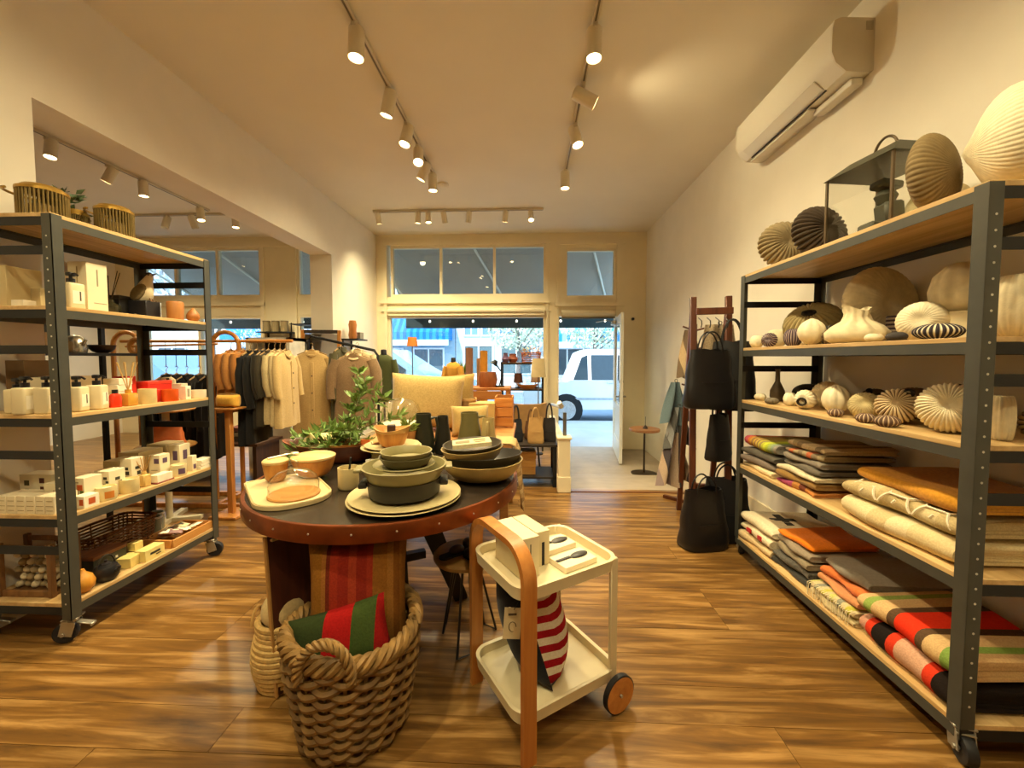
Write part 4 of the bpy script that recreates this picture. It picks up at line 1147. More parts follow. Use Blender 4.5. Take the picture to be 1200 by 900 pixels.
carton(-2.24, 2.295, Z2, (.05, .05, .075), 'small red carton beside the orange candle', plain('#c8301a', .6))
carton(-2.36, 2.41, Z2, (.11, .16, .10), 'bright red gift carton at the back of middle board', plain('#d8281a', .55), lid=(.02, plain('#e03a24', .5)))
carton(-2.38, 2.26, Z2, (.07, .07, .155), 'red slim carton behind the white box stack', plain('#d8321c', .55))
for k in range(4):
    carton(-2.335, 2.175 + .004 * (k % 2), Z2 + k * .037, (.085, .085, .036), ['lowest', 'second', 'third', 'topmost'][k] + ' white box of the small stack beside the diffuser', plain('#e9e0c8', .6), rz=.05 * (k - 1))
carton(-2.44, 1.93, Z2, (.12, .12, .165), 'large cream carton behind the pump bottles, near', prints=lines('f', 0, 3, .06))
carton(-2.44, 2.065, Z2, (.13, .13, .165), 'large cream carton behind the pump bottles, far', prints=lines('r', 0, 3, .06))
carton(-2.56, 1.96, Z2 + 0, (.10, .14, .25), 'brown kraft carton at the rear of middle board', plain('#7a6040', .8))
carton(-2.185, 2.455, Z2, (.04, .04, .085), 'slim white tube carton with grey print', plain('#e8dfc8', .6), prints=[('r', 0, 0, .016, .05, '#9a927c')])
tn = candle(-2.19, 2.56, Z2, .045, .052, plain('#e6dcc2', .5), 'low white tin candle at the far end of board', None)
carton(-2.30, 2.545, Z2, (.06, .05, .095), 'white cup carton behind the low tin', plain('#e2d6bc', .6), prints=lines('r', 0, 3, .03))
b = B().lathe([(0, 0), (.05, 0), (.055, .06), (.05, .12), (.03, .135), (0, .135)], 14, sy=.6)
cbg = thing('gift_bag', 'small cream cloth bag with dark strap on middle board', 'bag', (-2.40, 2.56, Z2))
part('bag_body', b, cloth('#d8cbaa'), cbg)
part('strap', B().tube([(.03, -.03, .13), (.045, -.035, .08), (.055, -.03, .01)], .008, 6), cloth('#3a3428'), cbg)
# --- fourth board (z .62)
for k in range(6):
    carton(-2.475 + .0475 * k, 1.80, Z3, (.045, .10, .085), ['leftmost', 'second', 'third', 'fourth', 'fifth', 'rightmost'][k] + ' small cream soap carton in the row at the near end', card, prints=[('f', 0, -.004, .036, .0025, '#a08c60'), ('f', 0, .02, .03, .0025, '#a08c60'), ('f', 0, -.025, .03, .0025, '#a08c60')])
carton(-2.43, 1.915, Z3, (.10, .08, .15), 'cream carton with two dark round prints', card, prints=[('f', 0, .045, .026, .026, '#5a2a20'), ('f', 0, .005, .02, .02, '#5a2a20')])
carton(-2.53, 1.93, Z3, (.08, .08, .145), 'cream carton with dark prints beside the wall', card, prints=[('f', 0, .03, .026, .026, '#4a4428'), ('f', 0, -.01, .02, .02, '#4a4428')])
carton(-2.25, 1.915, Z3, (.085, .085, .135), 'cream carton printed with an orange flower', card, prints=[('f', .02, .02, .028, .028, '#c8581c'), ('f', .0, .045, .03, .004, '#8a7a5a'), ('f', -.005, -.03, .06, .003, '#8a7a5a'), ('f', .03, -.005, .016, .02, '#5a6a2c')])
carton(-2.33, 1.86, Z3, (.07, .06, .12), 'small dark red trimmed carton beside the upright', card, prints=[('f', .02, .02, .014, .014, '#5a2a20'), ('f', .02, 0, .014, .014, '#5a2a20')])
carton(-2.25, 2.035, Z3, (.085, .085, .135), 'cream carton printed with dark vine leaves', card, prints=[('f', .02, .03, .02, .014, '#3a3a30'), ('f', .03, .01, .016, .012, '#3a3a30'), ('f', .015, -.005, .014, .012, '#3a3a30'), ('r', .0, .02, .024, .016, '#3a3a30'), ('r', .015, -.0, .014, .016, '#3a3a30')])
carton(-2.245, 2.15, Z3, (.07, .07, .17), 'tall cream carton with black leaves and red berries', card, prints=[('f', 0, .03, .03, .016, '#33332a'), ('f', .008, .005, .024, .02, '#33332a'), ('f', -.008, -.02, .02, .014, '#33332a'), ('f', .01, -.035, .026, .018, '#c02c20'), ('r', 0, .03, .03, .016, '#33332a'), ('r', .005, 0, .02, .02, '#33332a'), ('r', .0, -.03, .026, .018, '#c02c20')])
carton(-2.36, 2.20, Z3, (.09, .12, .15), 'plain cream carton behind the leaf printed ones', card2)
carton(-2.265, 2.34, Z3, (.07, .07, .145), 'cream carton with a purple square print', card, prints=[('f', .015, .035, .03, .03, '#5a4460'), ('f', 0, -.02, .04, .003, '#8a7a5a'), ('r', 0, .035, .03, .03, '#5a4460')])
carton(-2.275, 2.49, Z3, (.08, .08, .175), 'tall cream carton with a long purple print', card, prints=[('f', .01, .02, .03, .06, '#5a4460'), ('r', 0, .02, .03, .06, '#5a4460')])
carton(-2.40, 2.36, Z3, (.13, .16, .165), 'wide cream carton at the back of this board', card2)
carton(-2.40, 2.53, Z3, (.13, .14, .175), 'wide pale carton in the far rear corner', card2)
candle(-2.185, 1.955, Z3, .042, .07, plain('#e2d29c', .4), 'cream candle jar with orange print', '#c87a28')
candle(-2.185, 2.075, Z3, .042, .075, plain('#dcca94', .4), 'plain cream candle jar beside the orange printed one')
carton(-2.185, 1.86, Z3, (.06, .07, .06), 'low white box with orange flower beside the upright', plain('#eee6d0', .6), prints=[('f', .015, .0, .02, .03, '#b8521c'), ('r', 0, 0, .03, .03, '#b8521c')])
d2 = thing('reed_diffuser', 'clear amber reed diffuser before the red berry carton', 'diffuser', (-2.195, 2.17, Z3))
part('jar', B().box((0, 0, .035), (.045, .045, .07), bev=.006).cyl((0, 0, .07), (0, 0, .085), .012, n=10), plain('#cfae6a', .2), d2)
for k in range(5): part('reed', B().cyl((0, 0, .07), (.02 * math.cos(k), .035 * math.sin(k * 1.7), .17), .002, n=5), plain('#b98a4a', .8), d2)
sb = carton(-2.18, 2.26, Z3, (.05, .10, .05), 'white soap bar on a dark red dish', plain('#eae2ca', .5), name='soap_bar', cat='soap')
part('soap_dish', B().box((0, 0, .004), (.062, .115, .008), bev=.003), plain('#7a2c20', .5), sb)
candle(-2.185, 2.385, Z3, .04, .07, plain('#dccfa4', .4), 'cream candle jar with purple print', '#5a4460')
carton(-2.19, 2.49, Z3, (.035, .035, .10), 'slim cream tube carton with purple square', card, prints=[('r', 0, -.02, .02, .03, '#5a4460')])
for k in range(3): carton(-2.185, 2.565, Z3 + k * .021, (.07, .10, .02), ['lowest', 'middle', 'top'][k] + ' white soap slab in the small far stack', plain('#e9e1c8', .5), rz=.06 * (k - 1), name='soap_bar', cat='soap')
# --- bottom board (z .20)
def wicker_box(name, label, cat, x, y, z, L, W_, h, col, rows, per, rz=0, grp=None, r=.006):
    t = thing(name, label, cat, (x, y, z), rz, grp)
    m = plain(col, .8, var=.25, scale=50)
    me = {}
    def ringpts(zz, ph, k):
        out = []
        n = per * 4
        for i in range(n):
            a = 2 * PI * i / n
            ex = .35
            cx = math.copysign(abs(math.cos(a)) ** ex, math.cos(a)); sy = math.copysign(abs(math.sin(a)) ** ex, math.sin(a))
            w = .004 * math.cos(per * a + ph)
            out.append(((L / 2 * k + w) * cx, (W_ / 2 * k + w) * sy, zz))
        return out
    for q in range(rows):
        part('wicker_strand', B().tube(ringpts(r + q * (h - r) / rows, q * PI, 1 + .08 * q / rows), r * .9, 5, closed=True), m, t)
    b = B()
    for i in range(per):
        a = 2 * PI * i / per
        ex = .35
        cx = math.copysign(abs(math.cos(a)) ** ex, math.cos(a)); sy = math.copysign(abs(math.sin(a)) ** ex, math.sin(a))
        b.cyl((L / 2 * cx, W_ / 2 * sy, 0), (L / 2 * 1.08 * cx, W_ / 2 * 1.08 * sy, h), r * .6, n=5)
    part('stakes', b, m, t, kind='stuff')
    part('rim', B().tube(ringpts(h, 0, 1.09), r * 1.4, 6, closed=True), m, t)
    part('base', B().box((0, 0, .004), (L * .96, W_ * .96, .008)), m, t)
    return t
wicker_box('wicker_basket', 'dark brown open wicker basket at the back of bottom board', 'basket', -2.46, 2.21, Z4, .22, .36, .17, '#6a4424', 9, 22)
crate = thing('slatted_crate', 'brown slatted crate holding pale stones at near end', 'crate', (-2.42, 1.84, Z4))
cm = wood('#5b3c20', '#8a6236', 'z', .6)
for sx in (-1, 1):
    for sy in (-1, 1): part('corner_post', B().box((sx * .13, sy * .055, .13), (.022, .022, .26), bev=.002), cm, crate)
for zz in (.02, .24):
    for sy in (-1, 1): part('slat', B().box((0, sy * .055, zz), (.25, .012, .024), bev=.002), cm, crate)
part('base', B().box((0, 0, .006), (.26, .12, .012)), cm, crate)
rnd = random.Random(4)
k = 0
for q in range(5):
    for j in range(6):
        x_, z_ = -2.42 - .10 + .04 * j + (.02 if q % 2 else 0), Z4 + .035 + .037 * q
        if x_ > -2.31: continue
        solo('river_stone', B().ball((0, 0, 0), (.036, .04, .03), 10, 7, rot=(rnd.random(), rnd.random(), rnd.random())), plain(['#b8a888', '#9a8a68', '#cabd9c', '#857452'][k % 4], .7), 'pale rounded stone piled in the slatted crate', 'stone', (x_, 1.84 + rnd.uniform(-.005, .005), z_), group='stones in the slatted crate')
        k += 1
carton(-2.33, 2.02, Z4, (.16, .17, .10), 'dark green tin box with brown lid on bottom board', plain('#2c2c22', .45), lid=(.018, wood('#6a3a1c', '#8a5228', 'y', .5)), prints=[('r', .03, .02, .012, .012, '#c9c2b0')])
tp = thing('cast_iron_teapot', 'round black iron teapot on the bottom board', 'teapot', (-2.195, 1.945, Z4))
part('pot', B().lathe([(0, 0), (.035, 0), (.052, .022), (.056, .05), (.044, .075), (.02, .084), (0, .085)], 22), plain('#18171a', .4), tp)
part('lid', B().lathe([(.022, .084), (.02, .09), (.006, .094), (.008, .104), (0, .108)], 16), plain('#232126', .4), tp)
part('spout', B().tube([(.045, 0, .045), (.066, 0, .055), (.075, 0, .075)], [.012, .009, .006], 8), plain('#18171a', .4), tp)
part('handle', B().tube([(.0, .045 * math.cos(a), .07 + .06 * math.sin(a)) for a in [PI * i / 10 for i in range(11)]], .004, 6), plain('#3a3630', .4, .5), tp)
solo('wooden_gourd', B().lathe([(0, 0), (.02, 0), (.043, .022), (.047, .05), (.036, .08), (.014, .098), (.007, .115), (0, .118)], 20), wood('#b8791f', '#d89a3c', 'z', .4), 'yellow wooden gourd behind the near upright', 'ornament', (-2.195, 1.835, Z4))
carton(-2.22, 2.09, Z4, (.07, .085, .055), 'yellow cream box at the left of the pair', plain('#d3bf74', .6), rz=.2)
carton(-2.19, 2.18, Z4, (.065, .12, .062), 'yellow cream box with dark lettering on its side', plain('#dccb84', .6), prints=[('r', 0, .004, .06, .012, '#3a3424'), ('r', .02, -.012, .03, .006, '#3a3424')])
carton(-2.25, 2.155, Z4 + .064, (.045, .05, .045), 'tiny yellow box standing on the lettered box', plain('#d3bf74', .6)).location.z = Z4 + .0565
tr = thing('wooden_tray', 'shallow wooden tray of printed sachets on the bottom board', 'tray', (-2.255, 2.44, Z4))
tm = wood('#b87a38', '#d39a54', 'y', .5)
for sx in (-1, 1): part('tray_side', B().box((sx * .10, 0, .025), (.012, .30, .05), bev=.002), tm, tr)
for sy in (-1, 1): part('tray_side', B().box((0, sy * .15, .025), (.19, .012, .05), bev=.002), tm, tr)
part('tray_base', B().box((0, 0, .005), (.19, .29, .01)), tm, tr)
rnd = random.Random(9)
for k in range(16):
    x_, y_ = -2.255 + rnd.uniform(-.055, .055), 2.44 + rnd.uniform(-.105, .105)
    s_ = thing('sachet', 'small printed paper sachet heaped in the wooden tray', 'sachet', (x_, y_, Z4 + .022 + .0038 * k), group='sachets in the wooden tray', rot=(rnd.uniform(-.25, .25), rnd.uniform(-.25, .25), rnd.random() * 3))
    part('packet', B().pad((0, 0, 0), (.075, .018, .055), rot=(PI / 2, 0, 0), nu=6), plain(['#e2d8bc', '#d8c9a0', '#8a6a6a', '#e9e2cc'][k % 4], .6), s_)
    part('print', B().box((0, 0, .0088), (.03, .012, .0012)), plain(['#6a4a4a', '#4a4a44', '#e0d0b0', '#7a5a3a'][k % 4], .7), s_)
for k, (x, y) in enumerate(((-2.47, 2.49), (-2.52, 2.56))):
    cn = thing('glass_canister', ['clear glass canister with metal rim in front', 'clear glass canister with metal rim at the back'][k] + ' of the bottom rear corner', 'canister', (x, y, Z4))
    part('jar', B().lathe([(0, 0), (.045, 0), (.045, .10), (.042, .10), (.042, .005), (0, .005)], 22), plain('#7d7f6c', .2), cn)
    part('rim', B().lathe([(.046, .10), (.048, .10), (.048, .112), (.04, .112), (.04, .1)], 22), zinc, cn)
# ================================================================== ROUND TABLE
TX, TY, TR, TZ = -.71, 2.02, .645, .75
tb = thing('round_table', 'round dark table with a hammered copper rim', 'table', (TX, TY, 0))
copper = plain('#82421c', .38, .75, var=.3, scale=9, bmp=.2, bscale=30)
part('table_top', B().lathe([(0, .72), (TR - .004, .72), (TR - .004, .75), (0, .75)], 64), plain('#3a3128', .22, .25, var=.45, scale=11, bmp=.1, bscale=40), tb)
part('copper_rim', B().lathe([(TR - .003, .685), (TR + .004, .685), (TR + .006, .69), (TR + .006, .747), (TR + .002, .753), (TR - .012, .7525), (TR - .012, .7505), (TR - .003, .749)], 64), copper, tb, 'hammered copper band')
for k in range(26):
    a = 2 * PI * k / 26
    part('rivet', B().ball(((TR + .006) * math.cos(a), (TR + .006) * math.sin(a), .722), (.008, .008, .008), 8, 5), plain('#d8cdb8', .3, .8), tb)
part('apron', B().lathe([(TR - .12, .66), (TR - .10, .66), (TR - .10, .72), (TR - .12, .72)], 48), plain('#15110e', .6), tb)
for k in range(4):
    a = R(-62) + k * PI / 2
    c, s_ = math.cos(a), math.sin(a)
    part('leg', B().prism([(.04, .69), (.16, .69), (.40, .02), (.40, 0), (.33, 0)], .05, T((0, 0, 0), (0, 0, a))), plain('#17120f', .5, var=.2), tb, smooth=False)
part('stretcher', B().cyl((0, 0, .3), (0, 0, .69), .05, n=14).box((0, 0, .30), (.34, .04, .04), rot=(0, 0, R(28))).box((0, 0, .30), (.04, .34, .04), rot=(0, 0, R(28))), plain('#17120f', .5, var=.2), tb)
# ---------- tableware
def bowlprof(r, h, foot, th=.006, rim=1.0):
    return [(0, 0), (foot, 0), (foot + (r - foot) * .45, h * .16), (r * .88, h * .5), (r, h), (r - th, h), (r * .86 - th, h * .52), (foot + (r - foot) * .4, h * .2 + th), (0, th + h * .1)]
def plateprof(r, h=.018, th=.006):
    return [(0, 0), (r * .62, 0), (r * .8, h * .3), (r, h), (r - .002, h + .003), (r * .78, h * .35 + th), (r * .6, th), (0, th)]
GT = 'tableware on the round table'
sage = plain('#8b8256', .42, var=.06)
sage_d = plain('#5a5338', .45, var=.08)
char = plain('#1f1c17', .45, var=.1)
cre = plain('#cfbe8c', .4, var=.05)
oliv = plain('#6b6239', .35, var=.08)
def ware(name, label, cat, prof, mat, x, y, z, n=40, wave=None, rot=None, sx=1, sy=1):
    return solo(name, B().lathe(prof, n, wave=wave, sx=sx, sy=sy), mat, label, cat, (x, y, z), rot, GT, ang=50)
px, py = -.525, 1.655
z = TZ + .003
ware('platter', 'lower round cream platter under the dark casserole', 'plate', plateprof(.235), cre, px, py, z, 56)
ware('platter', 'upper round cream platter under the dark casserole', 'plate', plateprof(.232), plain('#c4b483', .4, var=.05), px + .003, py, z + .0125, 56)
cz = z + .0225
cs = thing('casserole', 'low black ceramic casserole with two side handles', 'casserole', (px, py, cz), R(12), GT)
part('pot', B().lathe([(0, 0), (.13, 0), (.146, .012), (.152, .075), (.146, .075), (.14, .014), (0, .01)], 44), char, cs)
for s_ in (-1, 1): part('handle', B().box((s_ * .163, 0, .055), (.035, .10, .02), bev=.006, seg=2), char, cs)
c2 = thing('serving_dish', 'olive sage serving dish with small ears in the black casserole', 'dish', (px, py, cz + .046), R(12), GT)
part('dish', B().lathe([(0, 0), (.125, 0), (.142, .02), (.172, .078), (.176, .083), (.168, .083), (.135, .02), (0, .012)], 44), sage, c2, ang=50)
for s_ in (-1, 1): part('handle', B().box((s_ * .182, 0, .07), (.035, .09, .014), bev=.005, seg=2), sage, c2)
ware('dinner_plate', 'sage plate lying in the serving dish', 'plate', plateprof(.128, .02), sage, px, py + .0, cz + .112, 44)
ware('cereal_bowl', 'lower dark sage bowl of the centre stack', 'bowl', bowlprof(.112, .045, .07), sage_d, px + .005, py + .01, cz + .119)
ware('cereal_bowl', 'top sage bowl of the centre stack', 'bowl', bowlprof(.108, .048, .07), sage, px + .005, py + .01, cz + .137)
# serving board with cloche
bdp = plain('#cdb888', .45, var=.05)
sbd = thing('serving_board', 'cream ceramic serving board with rounded front', 'board', (-1.07, 1.72, TZ + .003), R(41), GT)
def rrect(w, d, r, n=5, front=None):
    pts = []
    for (sx, sy, rr) in ((1, 1, r), (-1, 1, r), (-1, -1, r if front is None else front), (1, -1, r if front is None else front)):
        cx, cy = sx * (w / 2 - rr), sy * (d / 2 - rr)
        a0 = {(1, 1): 0, (-1, 1): PI / 2, (-1, -1): PI, (1, -1): 1.5 * PI}[(sx, sy)]
        for i in range(n + 1):
            a = a0 + PI / 2 * i / n
            pts.append((cx + rr * math.cos(a), cy + rr * math.sin(a)))
    return pts
def slab(w, d, h, r, z0=0, n=5, front=None):
    return B().prism(rrect(w, d, r, n, front), h, T((0, 0, z0 + h / 2), (PI / 2, 0, 0)))
part('board', slab(.30, .46, .016, .02, 0, 8, .13).xf(Matrix.Rotation(PI, 4, 'X') @ Matrix.Translation((0, 0, -.016))), bdp, sbd)
part('lip', B().tube([(p[0], -p[1], .0165) for p in rrect(.288, .448, .018, 8, .124)], .0045, 6, closed=True).xf(Matrix.Rotation(PI, 4, 'X') @ Matrix.Translation((0, 0, -.033))), bdp, sbd)
cl = thing('glass_cloche', 'clear glass dome with knob over a wooden cheese plate', 'cloche', (-1.0, 1.645, TZ + .0195), 0, GT)
clear = glassmat((.96, .97, .93), .10)
part('cheese_plate', B().lathe([(0, 0), (.10, 0), (.102, .006), (.098, .01), (0, .01)], 32), wood('#9a6a30', '#c08a44', 'x', .5), cl)
part('dome', B().lathe([(.098, .011), (.098, .045), (.088, .078), (.06, .10), (.02, .110), (.012, .118), (.0185, .128), (.02, .138), (.012, .148), (0, .15)], 36), clear, cl, ang=80)
acac = wood('#a5662a', '#cf9448', 'z', .42, .8)
def woodbowl(name, label, x, y, z, r, h, lid=True, tilt=0, mat=None, sx=1):
    t = thing(name, label, 'bowl', (x, y, z), 0, GT)
    part('bowl', B().lathe(bowlprof(r, h, r * .55, .007), 36, sx=sx), mat or acac, t, ang=50)
    if lid:
        part('lid', B().lathe([(0, 0), (r * .98, 0), (r * 1.02, .004), (r * 1.02, .012), (r * .9, .018), (0, .02)], 36, sx=sx, c=(0, 0, h + .001)), wood('#c9a468', '#e0c68e', 'x', .5, .8), t)
    return t
woodbowl('lidded_bowl', 'small wooden pot with pale lid beside the cloche', -1.20, 1.83, TZ + .0195, .055, .085)
woodbowl('lidded_bowl', 'wider wooden bowl with pale flat lid behind the cloche', -1.07, 1.93, TZ + .0195, .10, .085)
sp = solo('spoon', B().tube([(0, 0, .0), (.06, .02, .004), (.1, .03, .006)], .004, 6).ball((.115, .034, .006), (.04, .028, .012), 12, 6), plain('#d8cdb0', .3, .5), 'small spoon resting on the wooden pot lid', 'spoon', (-1.225, 1.81, TZ + .130), (0, 0, .6))
mg = thing('ceramic_mug', 'plain cream mug holding a dark pen', 'mug', (-.83, 1.79, TZ + .003), 0, GT)
part('cup', B().lathe([(0, 0), (.04, 0), (.046, .01), (.046, .098), (.0425, .098), (.041, .012), (0, .01)], 28), cre, mg)
solo('pen', B().cyl((0, 0, 0), (.018, 0, .13), .005, n=8), blk, 'dark pen standing in the cream mug', 'pen', (-.835, 1.79, TZ + .016))
# wooden dough bowl with plant
def boat(L, W_, h, th=.012, n=40, m=8):
    b = B()
    def ring(k, zz, lift):
        return [b.bm.verts.new((L / 2 * k * math.cos(2 * PI * i / n), W_ / 2 * k * math.sin(2 * PI * i / n), zz + lift * abs(math.cos(2 * PI * i / n)) ** 3)) for i in range(n)]
    rr = [ring(.5, 0, .0)]
    for i in range(1, m + 1):
        q = i / m
        rr.append(ring(.5 + .5 * q ** .7, h * q, .03 * q))
    rr.append(ring(.96, h, .03))
    for i in range(m - 1, 0, -1):
        q = i / m
        rr.append(ring(.46 + .5 * q ** .7, h * q + th * (1 - q), .03 * q))
    b.bm.faces.new(rr[0][::-1]); b.bm.faces.new(rr[-1])
    for a, c in zip(rr, rr[1:]):
        for i in range(n): b.bm.faces.new((a[i], a[(i + 1) % n], c[(i + 1) % n], c[i]))
    return b
solo('dough_bowl', boat(.62, .27, .105), wood('#4a2416', '#7a3f20', 'x', .35, .8), 'long dark red wooden dough bowl at the table back', 'bowl', (-1.10, 2.27, TZ + .003), (0, 0, R(10)), GT, ang=60)
ib = TZ + .003 + .016
woodbowl('wooden_bowl', 'orange wooden salad bowl inside the dough bowl', -1.08, 2.28, ib, .105, .09, False)
ware('side_plate', 'pale round plate tilted on the dough bowl', 'plate', plateprof(.10), wood('#c9a468', '#e0c68e', 'x', .5, .8), -1.19, 2.38, TZ + .12, 36, rot=(R(8), 0, 0))
fc = solo('folded_napkin', B().prism([(0, 0), (.16, 0), (.08, .09)], .012), cloth('#d8c890'), 'pale wedge of folded linen in the dough bowl', 'napkin', (-1.33, 2.22, TZ + .085), (0, 0, .1))
nk = solo('folded_napkin', slab(.14, .10, .02, .01), cloth('#d8c088', h2='#b89a5a'), 'woven pale napkin over the right end of dough bowl', 'napkin', (-.86, 2.30, TZ + .118), (R(10), R(-12), .4))
tgt = solo('price_tag', B().box((0, 0, 0), (.05, .003, .065), bev=.001), plain('#d9d3c4', .7), 'small white price tag propped against dough bowl', 'tag', (-.835, 2.06, TZ + .036), (R(-8), 0, .2))
# small tub behind
tbn = solo('small_tub', slab(.05, .03, .03, .004), plain('#c8642a', .5), 'tiny orange box inside the dough bowl', 'box', (-.94, 2.25, TZ + .105), (0, 0, .3))
# the leafy branch
pl = thing('leafy_branch', 'leafy green branch spilling from the dough bowl', 'plant', (-1.12, 2.33, TZ + .09))
rnd = random.Random(21)
bl, bs_ = B(), B()
def branch(p, d, L, n):
    pts = []
    q = Vector(p)
    for i in range(n + 1):
        pts.append(q.copy())
        q = q + d.normalized() * L / n
        d = d + Vector((rnd.uniform(-.25, .25), rnd.uniform(-.25, .25), rnd.uniform(-.28, .08)))
    bs_.tube(pts, [.0035 * (1 - .7 * i / n) for i in range(n + 1)], 5)
    for i in range(1, n + 1):
        for s_ in range(7):
            a = rnd.random() * 2 * PI
            dd = (pts[i] - pts[i - 1]).normalized()
            o = dd.orthogonal().normalized()
            o = Matrix.Rotation(a, 3, dd) @ o
            leaf(bl, pts[i] + dd * rnd.uniform(-.015, .015), dd * .6 + o, rnd.uniform(.05, .085), rnd.uniform(.009, .0145), rnd)
for d_, L_ in (((.25, .0, 1.2), .42), ((.5, .05, 1.2), .44), ((.75, -.1, 1.0), .42), ((.35, .1, 1.5), .42), ((.6, 0, 1.4), .40), ((.9, 0, .8), .40), ((-.15, -.25, .5), .24), ((-.5, -.5, .2), .26), ((-.75, -.25, .25), .26), ((-.3, -.7, .15), .22), ((.9, -.1, .35), .30), ((.4, -.3, .8), .24), ((.1, -.4, .7), .22)):
    branch((rnd.uniform(-.03, .03), rnd.uniform(-.03, .03), 0), Vector(d_), L_, 6)
part('stems', bs_, plain('#6a6a3c', .8), pl, kind='stuff')
part('foliage', bl, plain('#76944a', .45, var=.4, scale=18), pl, kind='stuff', smooth=False)
# right bowl stack
bx_, by_ = -.235, 1.985
b1 = solo('serving_bowl', B().lathe(bowlprof(.205, .095, .10, .008), 48), plain('#a9905a', .4, var=.08), 'largest tan bowl at the bottom of the right stack', 'bowl', (bx_, by_, TZ + .003), None, GT, ang=50)
ware('serving_bowl', 'black shallow bowl nested in the largest tan bowl', 'bowl', bowlprof(.195, .085, .09, .006), char, bx_ + .01, by_ + .01, TZ + .034, 48, rot=(R(-4), R(-3), 0))
ware('serving_bowl', 'medium tan bowl tilted in the black bowl', 'bowl', bowlprof(.155, .075, .08, .007), plain('#a48c58', .4, var=.08), bx_ - .045, by_ - .005, TZ + .085, 44, rot=(R(2), R(-3), 0))
ware('serving_bowl', 'dark rimmed bowl nested at the top of right stack', 'bowl', bowlprof(.148, .06, .075, .006), plain('#3a3222', .45, var=.1), bx_ - .045, by_ - .005, TZ + .117, 44, rot=(R(2), R(-3), 0))
nap = thing('printed_towel', 'folded cream towel with grey print in the top bowl', 'towel', (bx_ - .05, by_ - .01, TZ + .168), R(12))
part('towel', slab(.19, .13, .02, .012).xf(Matrix.Rotation(R(-4), 4, 'Y')), cloth('#d2c49a'), nap)
for k, (u, v, w, h) in enumerate(((-.045, -.01, .07, .05), (.04, .015, .06, .03), (.04, -.03, .05, .018))):
    part('print', B().box((u, v, .0215), (w, h, .0012)).xf(Matrix.Rotation(R(-4), 4, 'Y')), plain('#8a7f60', .8), nap)
# left-back wood bowl on cream plates
ware('cake_stand', 'deep cream bowl turned over under the cream plates', 'stand', [(0, .085), (.08, .085), (.10, .07), (.125, .0), (.118, 0), (.095, .064), (.075, .078), (0, .078)], cre, -.77, 2.20, TZ + .003, 40)
ware('dinner_plate', 'large cream plate under the wooden bowl pair', 'plate', plateprof(.165, .02), cre, -.77, 2.20, TZ + .089, 48)
ware('dinner_plate', 'smaller cream plate under the wooden bowl pair', 'plate', plateprof(.15, .02), cre, -.765, 2.195, TZ + .101, 44)
woodbowl('wooden_bowl', 'lower orange wooden bowl on the cream plates', -.765, 2.20, TZ + .109, .088, .08, False)
ware('wooden_bowl', 'wavy rimmed wooden bowl on top of the orange one', 'bowl', bowlprof(.10, .05, .055, .006), wood('#b07a3c', '#d8aa64', 'x', .45, .8), -.765, 2.20, TZ + .165, 40, wave=lambda t, i: (1, .010 * math.cos(2 * t) if 3 < i < 7 else 0))
solo('gift_box', B().box((0, 0, .022), (.045, .045, .044), bev=.004), plain('#2a1712', .5), 'dark brown cube box on the wavy bowl', 'box', (-.775, 2.215, TZ + .182), (0, 0, .3))
# plate with succulent behind
ware('side_plate', 'pale plate at the back under the small succulent', 'plate', plateprof(.12, .02), cre, -.86, 2.47, TZ + .003, 40)
bw2 = woodbowl('wooden_bowl', 'wide wooden bowl with pale rim at the back', -.86, 2.47, TZ + .012, .115, .08, False, mat=wood('#b07a3c', '#d8aa64', 'x', .45, .8))
sc_ = thing('potted_succulent', 'small succulent in a terracotta coloured pot', 'plant', (-.74, 2.42, TZ + .003))
part('pot', B().lathe([(0, 0), (.035, 0), (.048, .085), (.044, .085), (.038, .07), (0, .07)], 20), plain('#c08444', .7), sc_)
b = B(); rnd2 = random.Random(5); leafspray(b, (0, 0, .075), 60, .03, .04, .007, .05, rnd2)
part('foliage', b, plain('#7a8a3c', .5, var=.4, scale=20), sc_, kind='stuff', smooth=False)
sc_.location.z = TZ + .003
for ch in sc_.children: ch.scale = (1, 1, 1.8)
# jugs
def jug(label, x, y, r, h, mat, rz, handle=True):
    t = thing('ceramic_jug', label, 'jug', (x, y, TZ + .003), rz, 'jugs behind the bowls')
    part('jug_body', B().lathe([(0, 0), (r * .95, 0), (r, .012), (r * .97, h * .4), (r * .72, h * .78), (r * .68, h), (r * .62, h), (r * .66, h * .78), (r * .9, h * .4), (0, .012)], 32, wave=lambda th, i: (1 + (.12 * max(0, math.cos(th + PI)) ** 6 if 4 < i < 8 else 0), 0)), mat, t, ang=50)
    if handle: part('handle', B().tube([(r * .66, 0, h * .88), (r * 1.15, 0, h * .9), (r * 1.32, 0, h * .65), (r * 1.15, 0, h * .38), (r * .93, 0, h * .32)], [.011, .010, .009, .009, .011], 8), mat, t)
    return t
blkj = plain('#26281c', .35, var=.1)
jug('dark green black jug with a loop handle', -.655, 2.46, .066, .255, blkj, .1)
jug('slim black pitcher beside the dark jug', -.545, 2.50, .052, .235, plain('#1e1d16', .4), 1.8, True)
jug('olive green jug behind the printed towel', -.375, 2.52, .078, .255, oliv, .1)
jug('small beige jug at the right of the olive jug', -.255, 2.49, .052, .225, plain('#b09a64', .45), -1.6, True)
